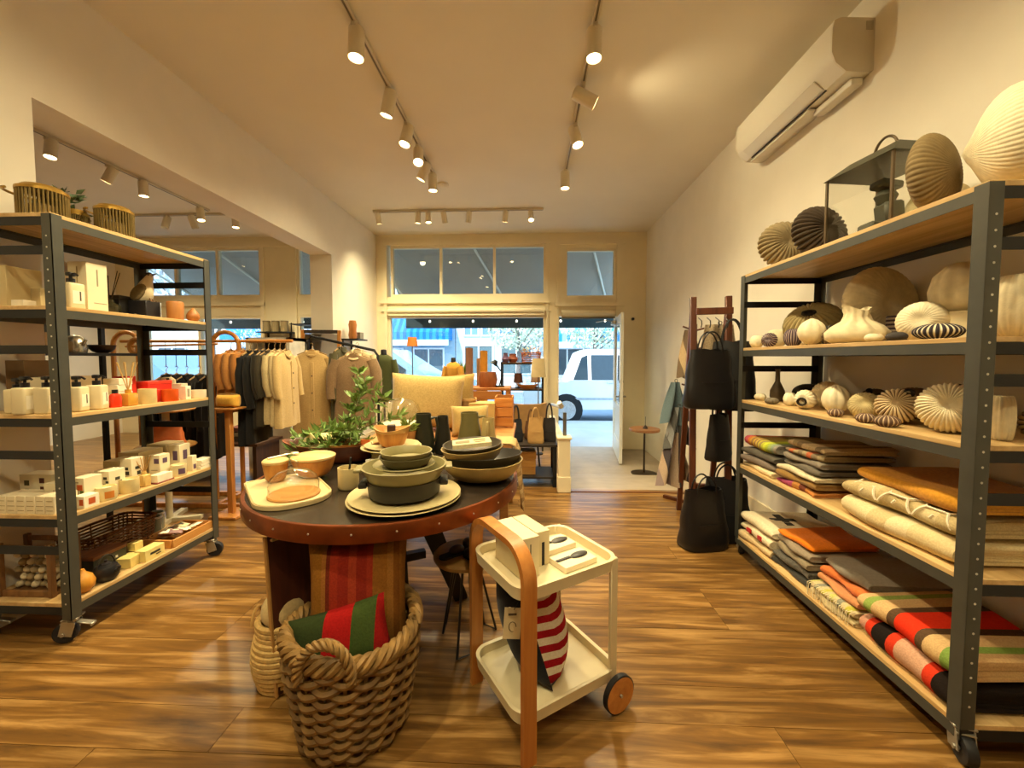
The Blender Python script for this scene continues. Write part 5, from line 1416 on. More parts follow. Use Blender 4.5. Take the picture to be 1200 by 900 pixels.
# ================================================================== SERVING TROLLEY
ct = thing('serving_trolley', 'cream two tier trolley with bentwood handle and wooden wheels', 'trolley', (.06, 1.55, 0), R(33))
enam = plain('#d6c9a4', .3, var=.03)
bent = wood('#a8642a', '#c98a44', 'z', .35, .8, False)
def tray_part(z0, w, d, h):
    b = B()
    th = .008
    o, i = rrect(w, d, .06, 6), rrect(w - 2 * th, d - 2 * th, .055, 6)
    n = len(o)
    o2 = rrect(w + .012, d + .012, .066, 6)
    R_ = [[b.bm.verts.new((p[0], p[1], z)) for p in P_] for P_, z in ((o, z0), (o, z0 + .004), (o2, z0 + h), (o, z0 + h + .001), (i, z0 + h - .002), (i, z0 + .008))]
    for a, c in zip(R_, R_[1:]):
        for k in range(n): b.bm.faces.new((a[k], a[(k + 1) % n], c[(k + 1) % n], c[k]))
    b.bm.faces.new(R_[0][::-1]); b.bm.faces.new(R_[-1])
    return b
part('upper_tray', tray_part(.545, .45, .37, .045), enam, ct, ang=50)
part('lower_tray', tray_part(.115, .45, .37, .045), enam, ct, ang=50)
def ustrip(w, th, y0, ztop, r, x):
    path = [(-y0, 0), (-y0, ztop - r)]
    for k in range(1, 9):
        a = PI - PI / 2 * k / 8
        path.append((-y0 + r + r * math.cos(a), ztop - r + r * math.sin(a)))
    path2 = path + [(-p[0], p[1]) for p in path[::-1]]
    b = B(); rows = []
    m = len(path2)
    for k, (yy, zz) in enumerate(path2):
        p0, p1 = path2[max(0, k - 1)], path2[min(m - 1, k + 1)]
        t = Vector((p1[0] - p0[0], p1[1] - p0[1])).normalized()
        nx = Vector((-t.y, t.x))
        rows.append([b.bm.verts.new((x + sx * w / 2, yy + s_ * nx.x * th / 2, zz + s_ * nx.y * th / 2)) for sx, s_ in ((-1, -1), (1, -1), (1, 1), (-1, 1))])
    for a, c in zip(rows, rows[1:]):
        for k in range(4): b.bm.faces.new((a[k], a[(k + 1) % 4], c[(k + 1) % 4], c[k]))
    b.bm.faces.new(rows[0][::-1]); b.bm.faces.new(rows[-1])
    return b
part('bentwood_handle', ustrip(.05, .022, .200, .72, .11, -.20), bent, ct, 'bent birch handle and legs', ang=30)
for s_ in (-1, 1):
    part('leg', B().box((.20, s_ * .176, .33), (.035, .016, .52), bev=.003), enam, ct)
    w = part('wheel', B().lathe([(0, -.011), (.066, -.012), (.067, -.012), (.067, .012), (.066, .012), (0, .011)], 30), bent, ct, loc=(.205, s_ * .206, .072), rot=(PI / 2, 0, 0))
    part('tyre', B().lathe([(.066, -.012), (.072, -.009), (.072, .009), (.066, .012)], 30), rubber, w)
    part('axle_bolt', B().cyl((0, 0, -.018), (0, 0, .018), .006, n=10), zinc, w)
def on_cart(x, y, z):
    p = Matrix.Translation((.06, 1.55, 0)) @ Matrix.Rotation(R(33), 4, 'Z') @ Vector((x, y, z))
    return p
GC = 'goods on the serving trolley'
def cartbox(x, y, z, d, lab, mat, rz=0, prints=()):
    t = carton(*on_cart(x, y, z), d, lab, mat, R(33) + rz, prints); t['group'] = GC; return t
cartbox(-.115, .02, .5535, (.075, .20, .15), 'tall cream carton standing on the trolley top', plain('#dccfac', .6, var=.03), .0, [('f', .0, .0, .004, .10, '#4a4438')])
cartbox(-.025, .06, .5535, (.06, .18, .135), 'second cream carton beside the tall one on trolley', plain('#d6c8a2', .6, var=.03), .0, [('f', .0, -.02, .012, .09, '#232027'), ('r', -.05, -.02, .05, .05, '#e9e2cc')])
for k, (x, y, lab) in enumerate(((.10, .07, 'flat white pack with dark spoon rest, rear of trolley top'), (.09, -.07, 'flat white pack with dark spoon rest, front of trolley top'))):
    t = cartbox(x, y, .5535, (.16, .10, .022), lab, plain('#e3d9bf', .6, var=.03), .05)
    part('spoon_rest', B().ball((.03, 0, .026), (.085, .038, .012), 16, 8).box((-.045, .005, .0245), (.07, .014, .005), bev=.002), plain('#3a3634', .4), t, 'dark oval spoon rest')
pc = thing('striped_cushion', 'black cushion with red and white striped back on trolley', 'cushion', on_cart(.03, .035, .128))
pc.rotation_euler = (0, 0, R(6))
b = B().pad((0, 0, .19), (.35, .25, .42), nu=16)
b.xf(Matrix.Rotation(R(90), 4, 'Z'))
b.xf(Matrix.Rotation(R(-17), 4, 'Y'))
settle(b)
me = b.mesh('cushion_cover', cloth('#16161c'), True, 70)
me.materials.append(stripes('redw', 'z', 0, .44, [(k / 16, '#9a1420' if k % 2 else '#d9d0bc') for k in range(16)]))
mid_x = sum(p.center.x + (p.center.z - .2) * .306 for p in me.polygons) / len(me.polygons) + .012
for p in me.polygons:
    if p.center.x + (p.center.z - .2) * .306 > .0 + mid_x: p.material_index = 1
part('cushion_cover', me, None, pc)
tg = part('swing_tag', B().box((-.145, -.19, .275), (.062, .002, .115), rot=(0, R(4), 0)), plain('#d6c79e', .7), pc, 'cream swing tag with a small drawing')
part('tag_string', B().tube([(-.14, -.20, .33), (-.12, -.19, .36), (-.10, -.12, .385)], .0015, 4), cloth('#2a2620'), tg)
part('drawing', B().tube([(-.145 + .013 * math.cos(a), -.202, .27 + .018 * math.sin(a)) for a in [k * .5 for k in range(11)]], .0016, 4), plain('#5a4a30', .8), tg)
part('print', B().box((-.145, -.2015, .315), (.03, .001, .008)), plain('#4a4030', .8), tg)
for k, (x, y, hx_, lab) in enumerate(((.13, .09, '#c09a5c', 'pale wooden chopping board standing on lower tray'), (.155, .11, '#8a6a3c', 'darker wooden chopping board behind the pale one'))):
    cbd = thing('chopping_board', lab, 'chopping board', on_cart(x, y, .1245), R(33 + 62))
    part('board', slab(.14, .24, .014, .03).xf(Matrix.Rotation(R(84), 4, 'X') @ Matrix.Translation((0, .12, 0))), wood(hx_, '#d8b070', 'z', .5), cbd)
    part('hanging_loop', B().tube([(.012 * math.cos(a), -.012, .232 + .012 * math.sin(a)) for a in [2 * PI * i / 12 for i in range(12)]], .002, 5, closed=True), cloth('#5a4428'), cbd)
# ================================================================== BASKET WITH CUSHIONS
bk = thing('willow_basket', 'big round woven willow basket in front of the table', 'basket', (-.645, 1.415, 0))
wil = plain('#8a6a38', .65, var=.35, scale=26)
wil2 = plain('#75572c', .65, var=.35, scale=26)
NS = 22
def brad(z): return .178 + .042 * min(1, z / .30)
nrow = 15
wz = .0225
me_r = {}
for q in range(nrow):
    zz = .028 + q * wz
    r = brad(zz)
    if q % 2 not in me_r:
        pts = []
        n = NS * 6
        for i in range(n):
            a = 2 * PI * i / n
            w = math.cos(NS / 2 * a + q * PI)
            pts.append(((1 + .045 * w) * math.cos(a) * .2, (1 + .045 * w) * math.sin(a) * .2, -.004 * w))
        me_r[q % 2] = B().tube(pts, .0125, 6, closed=True).mesh('wicker_strand', wil if q % 2 else wil2)
    o = part('wicker_strand', me_r[q % 2], None, bk, loc=(0, 0, zz), rot=(0, 0, q * .013))
    o.scale = (r / .2, r / .2, 1)
for k in range(NS):
    a = 2 * PI * (k + .5) / NS
    part('stake', B().tube([(brad(z_) * math.cos(a), brad(z_) * math.sin(a), z_) for z_ in (.005, .1, .2, .30, .365)], .007, 6), wil2, bk)
for j in range(4):
    pts = []
    for i in range(110):
        a = 2 * PI * i / 110
        p = 11 * a + j * PI / 2
        pts.append(((.222 + .016 * math.cos(p)) * math.cos(a), (.222 + .016 * math.cos(p)) * math.sin(a), .376 + .022 * math.sin(p) + .012 * math.sin(2 * a)))
    part('rim_braid', B().tube(pts, .0125, 6, closed=True), wil, bk)
part('base', B().lathe([(0, .004), (.175, .004), (.185, .02), (.175, .03), (0, .02)], 30), wil2, bk)
for s_, a0 in ((-1, R(-88)), (1, R(92))):
    h_ = part('handle', B().tube([(0, 0, 0)] * 0 + [(.085 * math.cos(t), .02 * math.sin(t), .10 * math.sin(t)) for t in [PI * i / 16 - .15 + .3 * i / 16 - .0 for i in range(17)]], .008, 6), wil2, bk, loc=(.235 * math.cos(a0), .235 * math.sin(a0), .36), rot=(0, 0, a0 + PI / 2))
    for j in range(3):
        part('twisted_rod', B().tube([((.085 + .011 * math.cos(9 * t + j * 2.1)) * math.cos(t), .011 * math.sin(9 * t + j * 2.1), (.10 + .011 * math.cos(9 * t + j * 2.1)) * math.sin(t)) for t in [-.25 + (PI + .5) * i / 48 for i in range(49)]], .0075, 6), wil, h_)
cu = thing('kilim_cushion', 'rust and red striped kilim cushion standing in the willow basket', 'cushion', (-.645, 1.46, .245), R(14))
b = settle(B().pad((0, 0, 0), (.36, .13, .42), rot=(R(-6), 0, 0), nu=16))
part('cushion_cover', b, stripes('kilim', 'x', -.18, .18, [(0, '#8a5c20'), (.09, '#8a5c20'), (.16, '#95602a'), (.2, '#6a2a18'), (.24, '#94301c'), (.32, '#88281a'), (.42, '#9a3a22'), (.5, '#86281a'), (.6, '#94321e'), (.66, '#8a5a22'), (.8, '#96662c'), (.86, '#7a4c1c'), (.92, '#8a5c24')]), cu, ang=70)
rl = thing('rolled_throw', 'bright red and green throw bunched in the willow basket', 'throw', (-.64, 1.345, .28), R(10))
part('folded_cloth', B().pad((-.02, .0, .09), (.34, .10, .20), rot=(R(-20), R(-14), 0), nu=14), stripes('redgreen', 'x', -.18, .18, [(0, '#2f3a1c'), (.2, '#2f3a1c'), (.3, '#9a1614'), (.56, '#3a4a20'), (.78, '#861412'), (.9, '#5a100e')]), rl, ang=70)
rb_ = thing('rope_basket', 'small pale coiled rope basket left of the willow basket', 'basket', (-1.03, 1.60, 0))
for k in range(13):
    rr = .095 + .02 * math.sin(PI * min(1, k / 10)) 
    part('rope_coil', B().tube([(rr * math.cos(2 * PI * i / 30), rr * math.sin(2 * PI * i / 30), .012 + k * .021) for i in range(30)], .0125, 6, closed=True), plain('#c9a868', .85, var=.2, scale=60), rb_)
part('base', B().lathe([(0, .002), (.09, .002), (.09, .012), (0, .012)], 20), plain('#c9a868', .85), rb_)
part('cloth_filling', B().ball((0, 0, .30), (.17, .17, .16), 16, 10), cloth('#c9b280'), rb_, 'pale cloth bundle')
part('handle', B().tube([(-.115, .035 * math.cos(a), .24 + .06 * math.sin(a)) for a in [PI * i / 10 for i in range(11)]], .007, 6), plain('#c09a5c', .85), rb_)
pn = thing('leaning_board', 'dark red brown wooden board with pale edge under the table', 'board', (-.93, 1.66, 0), R(60))
part('board', B().box((0, 0, .325), (.36, .012, .63), rot=(R(-5), 0, 0), bev=.002), wood('#3a1c12', '#5a2c1a', 'z', .5), pn)
part('edge_strip', B().box((-.183, .0, .325), (.008, .018, .635), rot=(R(-5), 0, 0)).box((0, -.027, .643), (.372, .018, .008), rot=(R(-5), 0, 0)), wood('#a8783c', '#c9a060', 'z', .5), pn)
# stool under the table
st = thing('wire_stool', 'round pale wooden stool with black wire legs under table', 'stool', (-.30, 1.87, 0))
part('seat', B().lathe([(0, .40), (.15, .40), (.155, .408), (.155, .418), (.148, .424), (0, .424)], 36), wood('#a8793c', '#c9a060', 'x', .5), st)
for k in range(3):
    a = 2 * PI * k / 3 + .4
    part('leg', B().tube([(.05 * math.cos(a), .05 * math.sin(a), .40), (.15 * math.cos(a), .15 * math.sin(a), 0.006), (.12 * math.cos(a + .5), .12 * math.sin(a + .5), .006), (.05 * math.cos(a + .6), .05 * math.sin(a + .6), .40)], .006, 6), blk, st)
for k, (x, y) in enumerate(((-.36, 1.83), (-.30, 1.90), (-.25, 1.80))):
    sh = thing('leather_slipper', ['dark leather slipper at the left', 'dark leather slipper at the back', 'dark leather slipper at the front'][k] + ' of the pale stool', 'slipper', (x, y, .425), R(40 + 50 * k))
    part('sole', slab(.05, .13, .008, .024).xf(Matrix.Rotation(R(90), 4, 'Z')), plain('#2a1c14', .7), sh)
    part('upper', B().ball((.025, 0, .02), (.08, .05, .045), 14, 8), plain('#3a2418', .5), sh)

# ================================================================== SECOND TABLE BEHIND
t2 = thing('display_table', 'wooden display table behind the round table', 'table', (-.68, 3.28, 0))
wd = wood('#8a5a2c', '#b5824a', 'x', .45)
part('table_top', B().box((0, 0, .725), (1.12, .98, .035), bev=.004), wd, t2)
for sx in (-1, 1):
    for sy in (-1, 1): part('leg', B().box((sx * .50, sy * .43, .354), (.06, .06, .705), bev=.004), wd, t2)
Z5 = .745
lin = cloth('#a88c56', h2='#b89c64')
def pillow(label, x, y, z, d, mat, rz=0, tilt=-12, roll=0):
    return solo('linen_pillow', settle(B().pad((0, 0, 0), d, rot=(R(tilt), R(roll), 0), nu=16)), mat, label, 'pillow', (x, y, z), (0, 0, rz), 'pillows on the display table', ang=70)
pillow('large beige linen pillow standing on the display table', -.86, 3.34, Z5, (.62, .22, .46), lin, .08, -10, 3)
pillow('second beige linen pillow leaning behind the first', -.78, 3.60, Z5, (.60, .2, .44), cloth('#9a7e48'), -.1, -12, -4)
pillow('small flat beige pillow in front of the large ones', -.46, 3.12, Z5, (.30, .16, .24), cloth('#ab9058'), .3, -14)
c2_ = thing('cloche_on_stand', 'large glass dome on a white footed stand', 'cloche', (-.98, 3.02, Z5))
part('stand', B().lathe([(0, 0), (.07, 0), (.05, .02), (.03, .07), (.15, .10), (.155, .112), (0, .112)], 30), plain('#e0d8c4', .4), c2_)
part('dome', B().lathe([(.145, .114), (.145, .20), (.13, .25), (.09, .285), (.03, .30), (.014, .31), (.02, .325), (.016, .338), (0, .342)], 34), clear, c2_, ang=80)
ps = thing('basket_planter', 'grey brown woven planter on the display table', 'planter', (-.555, 3.52, Z5))
part('planter_body', B().lathe([(0, 0), (.055, 0), (.075, .12), (.088, .24), (.078, .24), (.07, .2), (0, .2)], 40, wave=lambda t, i: (1 + .015 * math.cos(20 * t), 0)), plain('#9a7a4c', .85, var=.3, scale=40, bmp=.4, bscale=60), ps)
part('rim', B().lathe([(.08, .235), (.094, .235), (.094, .255), (.08, .255)], 30), plain('#b08c58', .85, var=.2), ps)
carton(-.405, 3.50, Z5, (.22, .20, .22), 'large plain beige carton on the display table', plain('#b8985c', .8, var=.06))['group'] = 'goods on the display table'
woodcr = thing('wooden_crate', 'orange wooden crate at the right of the beige carton', 'crate', (-.22, 3.58, Z5))
for k in range(3): part('slat', B().box((0, -.10, .05 + .085 * k), (.15, .012, .075), bev=.002), wood('#b06a28', '#d0904a', 'x', .5), woodcr)
for sx in (-1, 1): part('side', B().box((sx * .075, 0, .135), (.012, .21, .27), bev=.002), wood('#b06a28', '#d0904a', 'z', .5), woodcr)
part('back', B().box((0, .10, .135), (.14, .012, .27)), wood('#a86424', '#c88844', 'x', .5), woodcr)
# throw over the table edge
th = thing('draped_throw', 'beige checked throw hanging over the display table corner', 'throw', (-.125, 2.92, 0))
b = B(); rows = []
prof = [(-.16, .752), (-.06, .753), (-.005, .752), (.03, .735), (.05, .66), (.06, .52), (.075, .38), (.085, .27)]
for j in range(13):
    yy = -.13 + .26 * j / 12
    rows.append([b.bm.verts.new((x + (.012 * math.sin(j * 1.4 + k) if k > 3 else 0), yy + (.03 * (k - 3) * .15 * math.sin(j) if k > 3 else 0), zz)) for k, (x, zz) in enumerate(prof)] + [b.bm.verts.new((x + (.012 * math.sin(j * 1.4 + k) if k > 3 else 0) - (.006 if k > 2 else 0), yy, zz - (.006 if k < 4 else 0))) for k, (x, zz) in list(enumerate(prof))[::-1]])
for a, c in zip(rows, rows[1:]):
    n = len(a)
    for k in range(n): b.bm.faces.new((a[k], a[(k + 1) % n], c[(k + 1) % n], c[k]))
b.bm.faces.new(rows[0][::-1]); b.bm.faces.new(rows[-1])
part('throw_cloth', b, stripes('check', 'z', .27, .76, [(k / 16, ['#b8996a', '#c8ac7c', '#9a7c54'][k % 3]) for k in range(16)]), th, ang=70)
# ================================================================== BAG TABLE AND WINDOW DISPLAY
bt = thing('low_bag_table', 'low black table with a lower shelf holding handbags', 'table', (.02, 4.36, 0))
for sx in (-1, 1):
    for sy in (-1, 1): part('leg', B().box((sx * .25, sy * .19, .215), (.04, .04, .43)), rkd, bt)
part('table_top', B().box((0, 0, .44), (.56, .44, .025), bev=.002), plain('#2a241f', .35), bt)
part('lower_shelf', B().box((0, 0, .10), (.54, .42, .02)), plain('#2a241f', .5), bt)
for k in range(3):
    carton(-.06 + .0, 4.33, .111 + .082 * k, (.26, .20, .08), ['lowest', 'middle', 'top'][k] + ' tan wooden box stacked under the bag table', wood('#a8783c', '#c49a58', 'x', .5), .05 * k)['group'] = 'boxes under the bag table'
def handbag(label, x, y, z, w, d, h, mat, rz=0, strap=.7, grp='handbags on the low table', e=.45):
    t = thing('handbag', label, 'bag', (x, y, z), rz, grp)
    b = B().lathe([(0, 0), (.46, .0), (.5, .04), (.51, .14), (.495, .3), (.48, .45), (.46, .6), (.44, .75), (.42, .88), (.40, 1.0), (.37, 1.0), (.42, .7), (.3, .6), (0, .58)], 32)
    for v in b.bm.verts:
        r_ = math.hypot(v.co.x, v.co.y)
        if r_ > 1e-6:
            a = math.atan2(v.co.y, v.co.x)
            cx = math.copysign(abs(math.cos(a)) ** e, math.cos(a)); sy = math.copysign(abs(math.sin(a)) ** e, math.sin(a))
            k = 1 - .55 * v.co.z * .5
            v.co.x, v.co.y = r_ * cx * w, r_ * sy * d * (1 - .6 * v.co.z)
        a2 = math.atan2(v.co.y, v.co.x + 1e-9)
        f_ = 1 + .035 * math.sin(5 * a2 + 9 * v.co.z) * (1 - abs(2 * v.co.z - 1)) + .03 * math.sin(3 * a2 - 14 * v.co.z + 40 * x)
        v.co.x *= f_; v.co.y *= f_
        v.co.z *= h * (1 + (.03 * math.sin(2 * a2) if v.co.z > .8 else 0))
    part('bag_body', b, mat, t, ang=60)
    for s_ in (-1, 1):
        part('bag_handle', B().tube([(w * .22 * math.cos(a), s_ * d * .17, h * .93 + h * strap * math.sin(a)) for a in [PI * i / 14 for i in range(15)]], .006, 6), mat, t)
    part('seam', B().box((0, -d * .46, h * .45), (w * .5, .004, .006)), mat, t)
    return t
leather_t = plain('#b8925a', .5, var=.1)
nav = plain('#20252e', .5, var=.1)
handbag('navy tote bag at the left of the low table', -.14, 4.30, .453, .15, .09, .24, nav, .3)
handbag('tan leather tote bag in the middle of low table', .07, 4.24, .453, .17, .10, .27, leather_t, .1, .45)
handbag('black handbag at the right of the low table', .22, 4.34, .453, .15, .10, .25, plain('#191518', .45), -.2)
handbag('small brown bag behind the tan tote', .02, 4.46, .453, .14, .08, .2, plain('#5a3c24', .5), .2)
# round bowl chair behind
bc = thing('lounge_chair', 'tan round backed chair with grey seat behind the bags', 'chair', (-.02, 4.92, 0))
part('seat', B().lathe([(0, .40), (.2, .42), (.23, .47), (0, .49)], 28), cloth('#6a7478'), bc)
part('backrest', B().prism([(.24 * math.cos(a), .24 * math.sin(a)) for a in [PI * i / 14 for i in range(15)]] + [(.20 * math.cos(a), .20 * math.sin(a)) for a in [PI - PI * i / 14 for i in range(15)]], .34, T((0, 0, .64), (PI / 2, 0, 0))), plain('#a07c4c', .6), bc)
for k in range(4):
    a = PI / 4 + k * PI / 2
    part('leg', B().cyl((.16 * math.cos(a), .16 * math.sin(a), .42), (.22 * math.cos(a), .22 * math.sin(a), 0), .014, .01, 8), blk, bc)
# etagere with lampshades in the window
et = thing('window_shelf', 'black metal shelf with lamps in the display window', 'shelf', (-.10, 5.95, 0))
for sx in (-1, 1):
    for sy in (-1, 1): part('post', B().box((sx * .30, sy * .15, .65), (.022, .022, 1.30)), rkd, et)
for zz in (.35, .90, 1.28):
    part('shelf_board', B().box((0, 0, zz), (.58, .30, .018)), wood('#5a4028', '#7a5a38', 'x', .5), et)
    for sy in (-1, 1): part('shelf_rail', B().box((0, sy * .15, zz - .012), (.60, .014, .014)), rkd, et)
def shade_lamp(label, x, y, z, r, hs, hx_, hp, cat='lamp', base=.07):
    t = thing('table_lamp' if hp < .8 else 'floor_lamp', label, cat, (x, y, z))
    part('base', B().lathe([(0, 0), (base, 0), (base, .012), (.012, .02), (0, .02)], 22), rkd, t)
    part('pole', B().cyl((0, 0, .015), (0, 0, hp), .008, n=8), plain('#6a6258', .4, .5), t)
    part('lamp_shade', B().lathe([(r, 0), (r * .8, hs), (r * .78, hs), (r * .98, 0)], 28, (0, 0, hp - hs * .5)), plain(hx_, .8, var=.05), t)
    part('bulb', B().ball((0, 0, hp), (.05, .05, .06), 10, 8), plain('#efe6d0', .4), t)
    return t
shade_lamp('lamp with a cream drum shade by the window frame', .13, 5.62, 0, .105, .26, '#d8c79c', 1.22)
shade_lamp('small lamp with brown shade on the window shelf', -.16, 5.93, .91, .07, .14, '#5a3424', .15, base=.05)
shade_lamp('small lamp with pinkish shade on the window shelf', .10, 5.95, .91, .075, .15, '#c9a88a', .16, base=.05)
shade_lamp('floor lamp with an orange shade against the window', -1.82, 6.2, 0, .085, .14, '#c8782c', 1.61, base=.12)
bsk = wicker_box('harvest_basket', 'orange woven basket on top of the window shelf', 'basket', .03, 5.95, 1.29, .26, .18, .14, '#b8642a', 6, 16)
ppx = thing('dried_bouquet', 'pale dried flowers in the orange basket', 'plant', (.03, 5.95, 1.30))
b = B(); rnd3 = random.Random(3); leafspray(b, (0, 0, .06), 70, .12, .16, .008, .08, rnd3)
part('dried_stems', b, plain('#d0b890', .8, var=.3), ppx, kind='stuff', smooth=False)
solo('clay_pot', B().lathe([(0, 0), (.05, 0), (.075, .05), (.05, .10), (.055, .13), (.045, .13), (0, .11)], 20), plain('#8a4a34', .7), 'dark clay pot at the left on the window shelf', 'pot', (-.24, 5.95, 1.29))
solo('glass_vase', B().lathe([(0, 0), (.04, 0), (.06, .05), (.03, .11), (.035, .14), (0, .13)], 18), plain('#6a5070', .3), 'small purple vase standing on the shelf edge', 'vase', (-.345, 5.86, 1.29))
et_ = None
solo('wooden_dish', boat(.34, .16, .05), wood('#a8642a', '#c88844', 'x', .5), 'long wooden dish on the middle window shelf', 'dish', (-.02, 5.83, .911))
# bolts of cloth / tall tubes
for (x, y, r, h, hx_, lab) in ((-.80, 5.35, .05, 1.49, '#8a6450', 'tall brown cardboard tube standing in the window'), (-.60, 5.30, .05, 1.45, '#c88a2c', 'tall yellow cardboard tube standing in the window'), (-.68, 5.45, .035, 1.35, '#a07858', 'thin brown tube between the two tall ones')):
    t = thing('fabric_roll', lab, 'roll', (x, y, 0), 0, 'rolls in the window')
    part('roll', B().cyl((0, 0, 0), (0, 0, h), r, n=20), plain(hx_, .8, var=.1), t)
    part('core', B().cyl((0, 0, h), (0, 0, h + .004), r * .5, n=14), plain('#4a3424', .8), t)
ds = thing('writing_desk', 'orange wooden desk with a drawer in the window', 'desk', (-.62, 4.85, 0))
part('desk_top', B().box((0, 0, .99), (.80, .42, .03), bev=.003), wood('#a8642a', '#cc8a44', 'x', .45), ds)
part('drawer', B().box((.1, -.2, .92), (.4, .02, .10), bev=.003), wood('#a8642a', '#cc8a44', 'x', .45), ds)
for sx in (-1, 1):
    for sy in (-1, 1): part('leg', B().box((sx * .37, sy * .18, .4875), (.045, .045, .975), bev=.003), wood('#a8642a', '#cc8a44', 'z', .45), ds)
solo('small_barrel', B().lathe([(0, 0), (.10, 0), (.12, .09), (.10, .18), (0, .18)], 22), wood('#7a4220', '#a05c2c', 'z', .5), 'reddish wooden keg standing on the desk', 'keg', (-.50, 4.83, 1.006))
al = thing('desk_lamp', 'black jointed desk lamp on the orange desk', 'lamp', (-.36, 4.85, 1.006))
part('base', B().lathe([(0, 0), (.06, 0), (.06, .015), (0, .02)], 18), rkd, al)
part('arm', B().tube([(0, 0, .015), (.04, 0, .16), (-.06, 0, .30)], .008, 6), rkd, al)
part('lamp_shade', B().lathe([(.02, .06), (.05, 0), (.045, 0), (.015, .055)], 16).xf(T((-.07, 0, .27), (0, R(35), 0))), rkd, al)
# mannequins
def mannequin(label, x, y, zt, w, mat, h=.62, rz=0, stand=True):
    t = thing('dress_form', label, 'mannequin', (x, y, 0), rz)
    zb = zt - h
    part('torso', B().lathe([(0, 0), (.44, .0), (.46, .06), (.40, .35), (.38, .45), (.46, .68), (.50, .82), (.42, .93), (.20, .985), (.14, 1.0), (0, 1.0)], 28, sx=w, sy=w * .55).xf(Matrix.Translation((0, 0, zb)) @ Matrix.Diagonal((1, 1, h, 1))), mat, t, ang=60)
    for s_ in (-1, 1):
        part('sleeve', B().tube([(s_ * w * .42, 0, zb + h * .87), (s_ * w * .55, -.01, zb + h * .66), (s_ * w * .56, -.04, zb + h * .36), (s_ * w * .50, -.07, zb + h * .10)], [.055, .05, .043, .036], 12), mat, t)
    part('neck', B().lathe([(w * .15, -.01), (w * .14, .05), (w * .12, .06), (0, .065)], 18, (0, 0, zt), sy=.85), plain('#17161a', .5), t, 'black neck cap')
    if stand: part('stand', B().cyl((0, 0, .02), (0, 0, zb + .02), .014, n=10).lathe([(0, 0), (.15, 0), (.15, .015), (.02, .03), (0, .03)], 24), rkd, t)
    return t
mannequin('dress form wearing a dark green sweater by the window', -2.0, 5.45, 1.41, .27, cloth('#4a5030'), .66, .3)
mannequin('dress form wearing a mustard top in the window', -1.16, 6.1, 1.30, .25, cloth('#c8923c'), .6, -.2)
wp = thing('potted_plant', 'spiky green plant in a brown pot in the window', 'plant', (-1.0, 6.15, 0))
part('plant_stand', B().box((0, 0, .5), (.22, .22, 1.0)), wood('#8a6a48', '#a88a60', 'z', .5), wp)
part('pot', B().lathe([(0, 0), (.06, 0), (.085, .12), (.075, .12), (0, .1)], 18, (0, 0, 1.0)), plain('#6a3c24', .7), wp)
b = B(); rnd4 = random.Random(8)
for k in range(40):
    a = rnd4.random() * 6.28; leaf(b, Vector((0, 0, 1.11)), Vector((math.cos(a) * .6, math.sin(a) * .6, rnd4.uniform(.6, 1.6))), rnd4.uniform(.16, .26), .013, rnd4)
part('foliage', b, plain('#6a8a48', .5, var=.3), wp, kind='stuff', smooth=False)

# ================================================================== BAG LADDER BY THE RIGHT WALL
ld = thing('ladder_stand', 'dark wooden ladder stand hung with black bags', 'stand', (1.38, 3.10, 0), R(-10))
lw = wood('#4a2413', '#6e3a1e', 'z', .45)
for sx in (-1, 1):
    part('rail', B().box((sx * .125, 0, .91), (.045, .04, 1.83), rot=(R(-4), 0, 0), bev=.004), lw, ld)
    part('rear_leg', B().box((sx * .125, .27, .86), (.04, .035, 1.76), rot=(R(13), 0, 0), bev=.004), lw, ld)
for zz in (.35, 1.15, 1.70):
    part('rung', B().box((0, -(.91 - zz) * -.07, zz), (.25, .03, .05), bev=.003), lw, ld)
for k in range(4): part('hook', B().tube([(-.09 + .06 * k, -.02 + .055, 1.66), (-.09 + .06 * k, -.06, 1.63), (-.09 + .06 * k, -.07, 1.60), (-.09 + .06 * k, -.05, 1.58)], .004, 5), blk, ld)
blea = plain('#121114', .38, var=.2, scale=20, bmp=.3, bscale=30)
blea2 = plain('#0f0f12', .5, var=.2, scale=20)
GBB = 'black bags on the ladder stand'
handbag('large black leather tote hung high on the ladder stand', 1.30, 2.95, .99, .36, .16, .42, blea, .1, .38, GBB, .6)
handbag('glossy black shoulder bag behind the large tote', 1.49, 3.02, .97, .32, .16, .50, blea2, -.3, .4, GBB, .6)
handbag('slouchy black bag lowest of the hanging ones', 1.40, 3.00, .60, .20, .12, .34, blea2, .4, .45, GBB, .6)
handbag('black leather backpack standing on the floor', 1.25, 2.88, 0.0, .34, .20, .42, blea, .2, .3, GBB, .55)
handbag('black duffel bag standing behind the backpack', 1.47, 3.02, 0.0, .34, .20, .46, blea2, -.2, .3, GBB, .55)
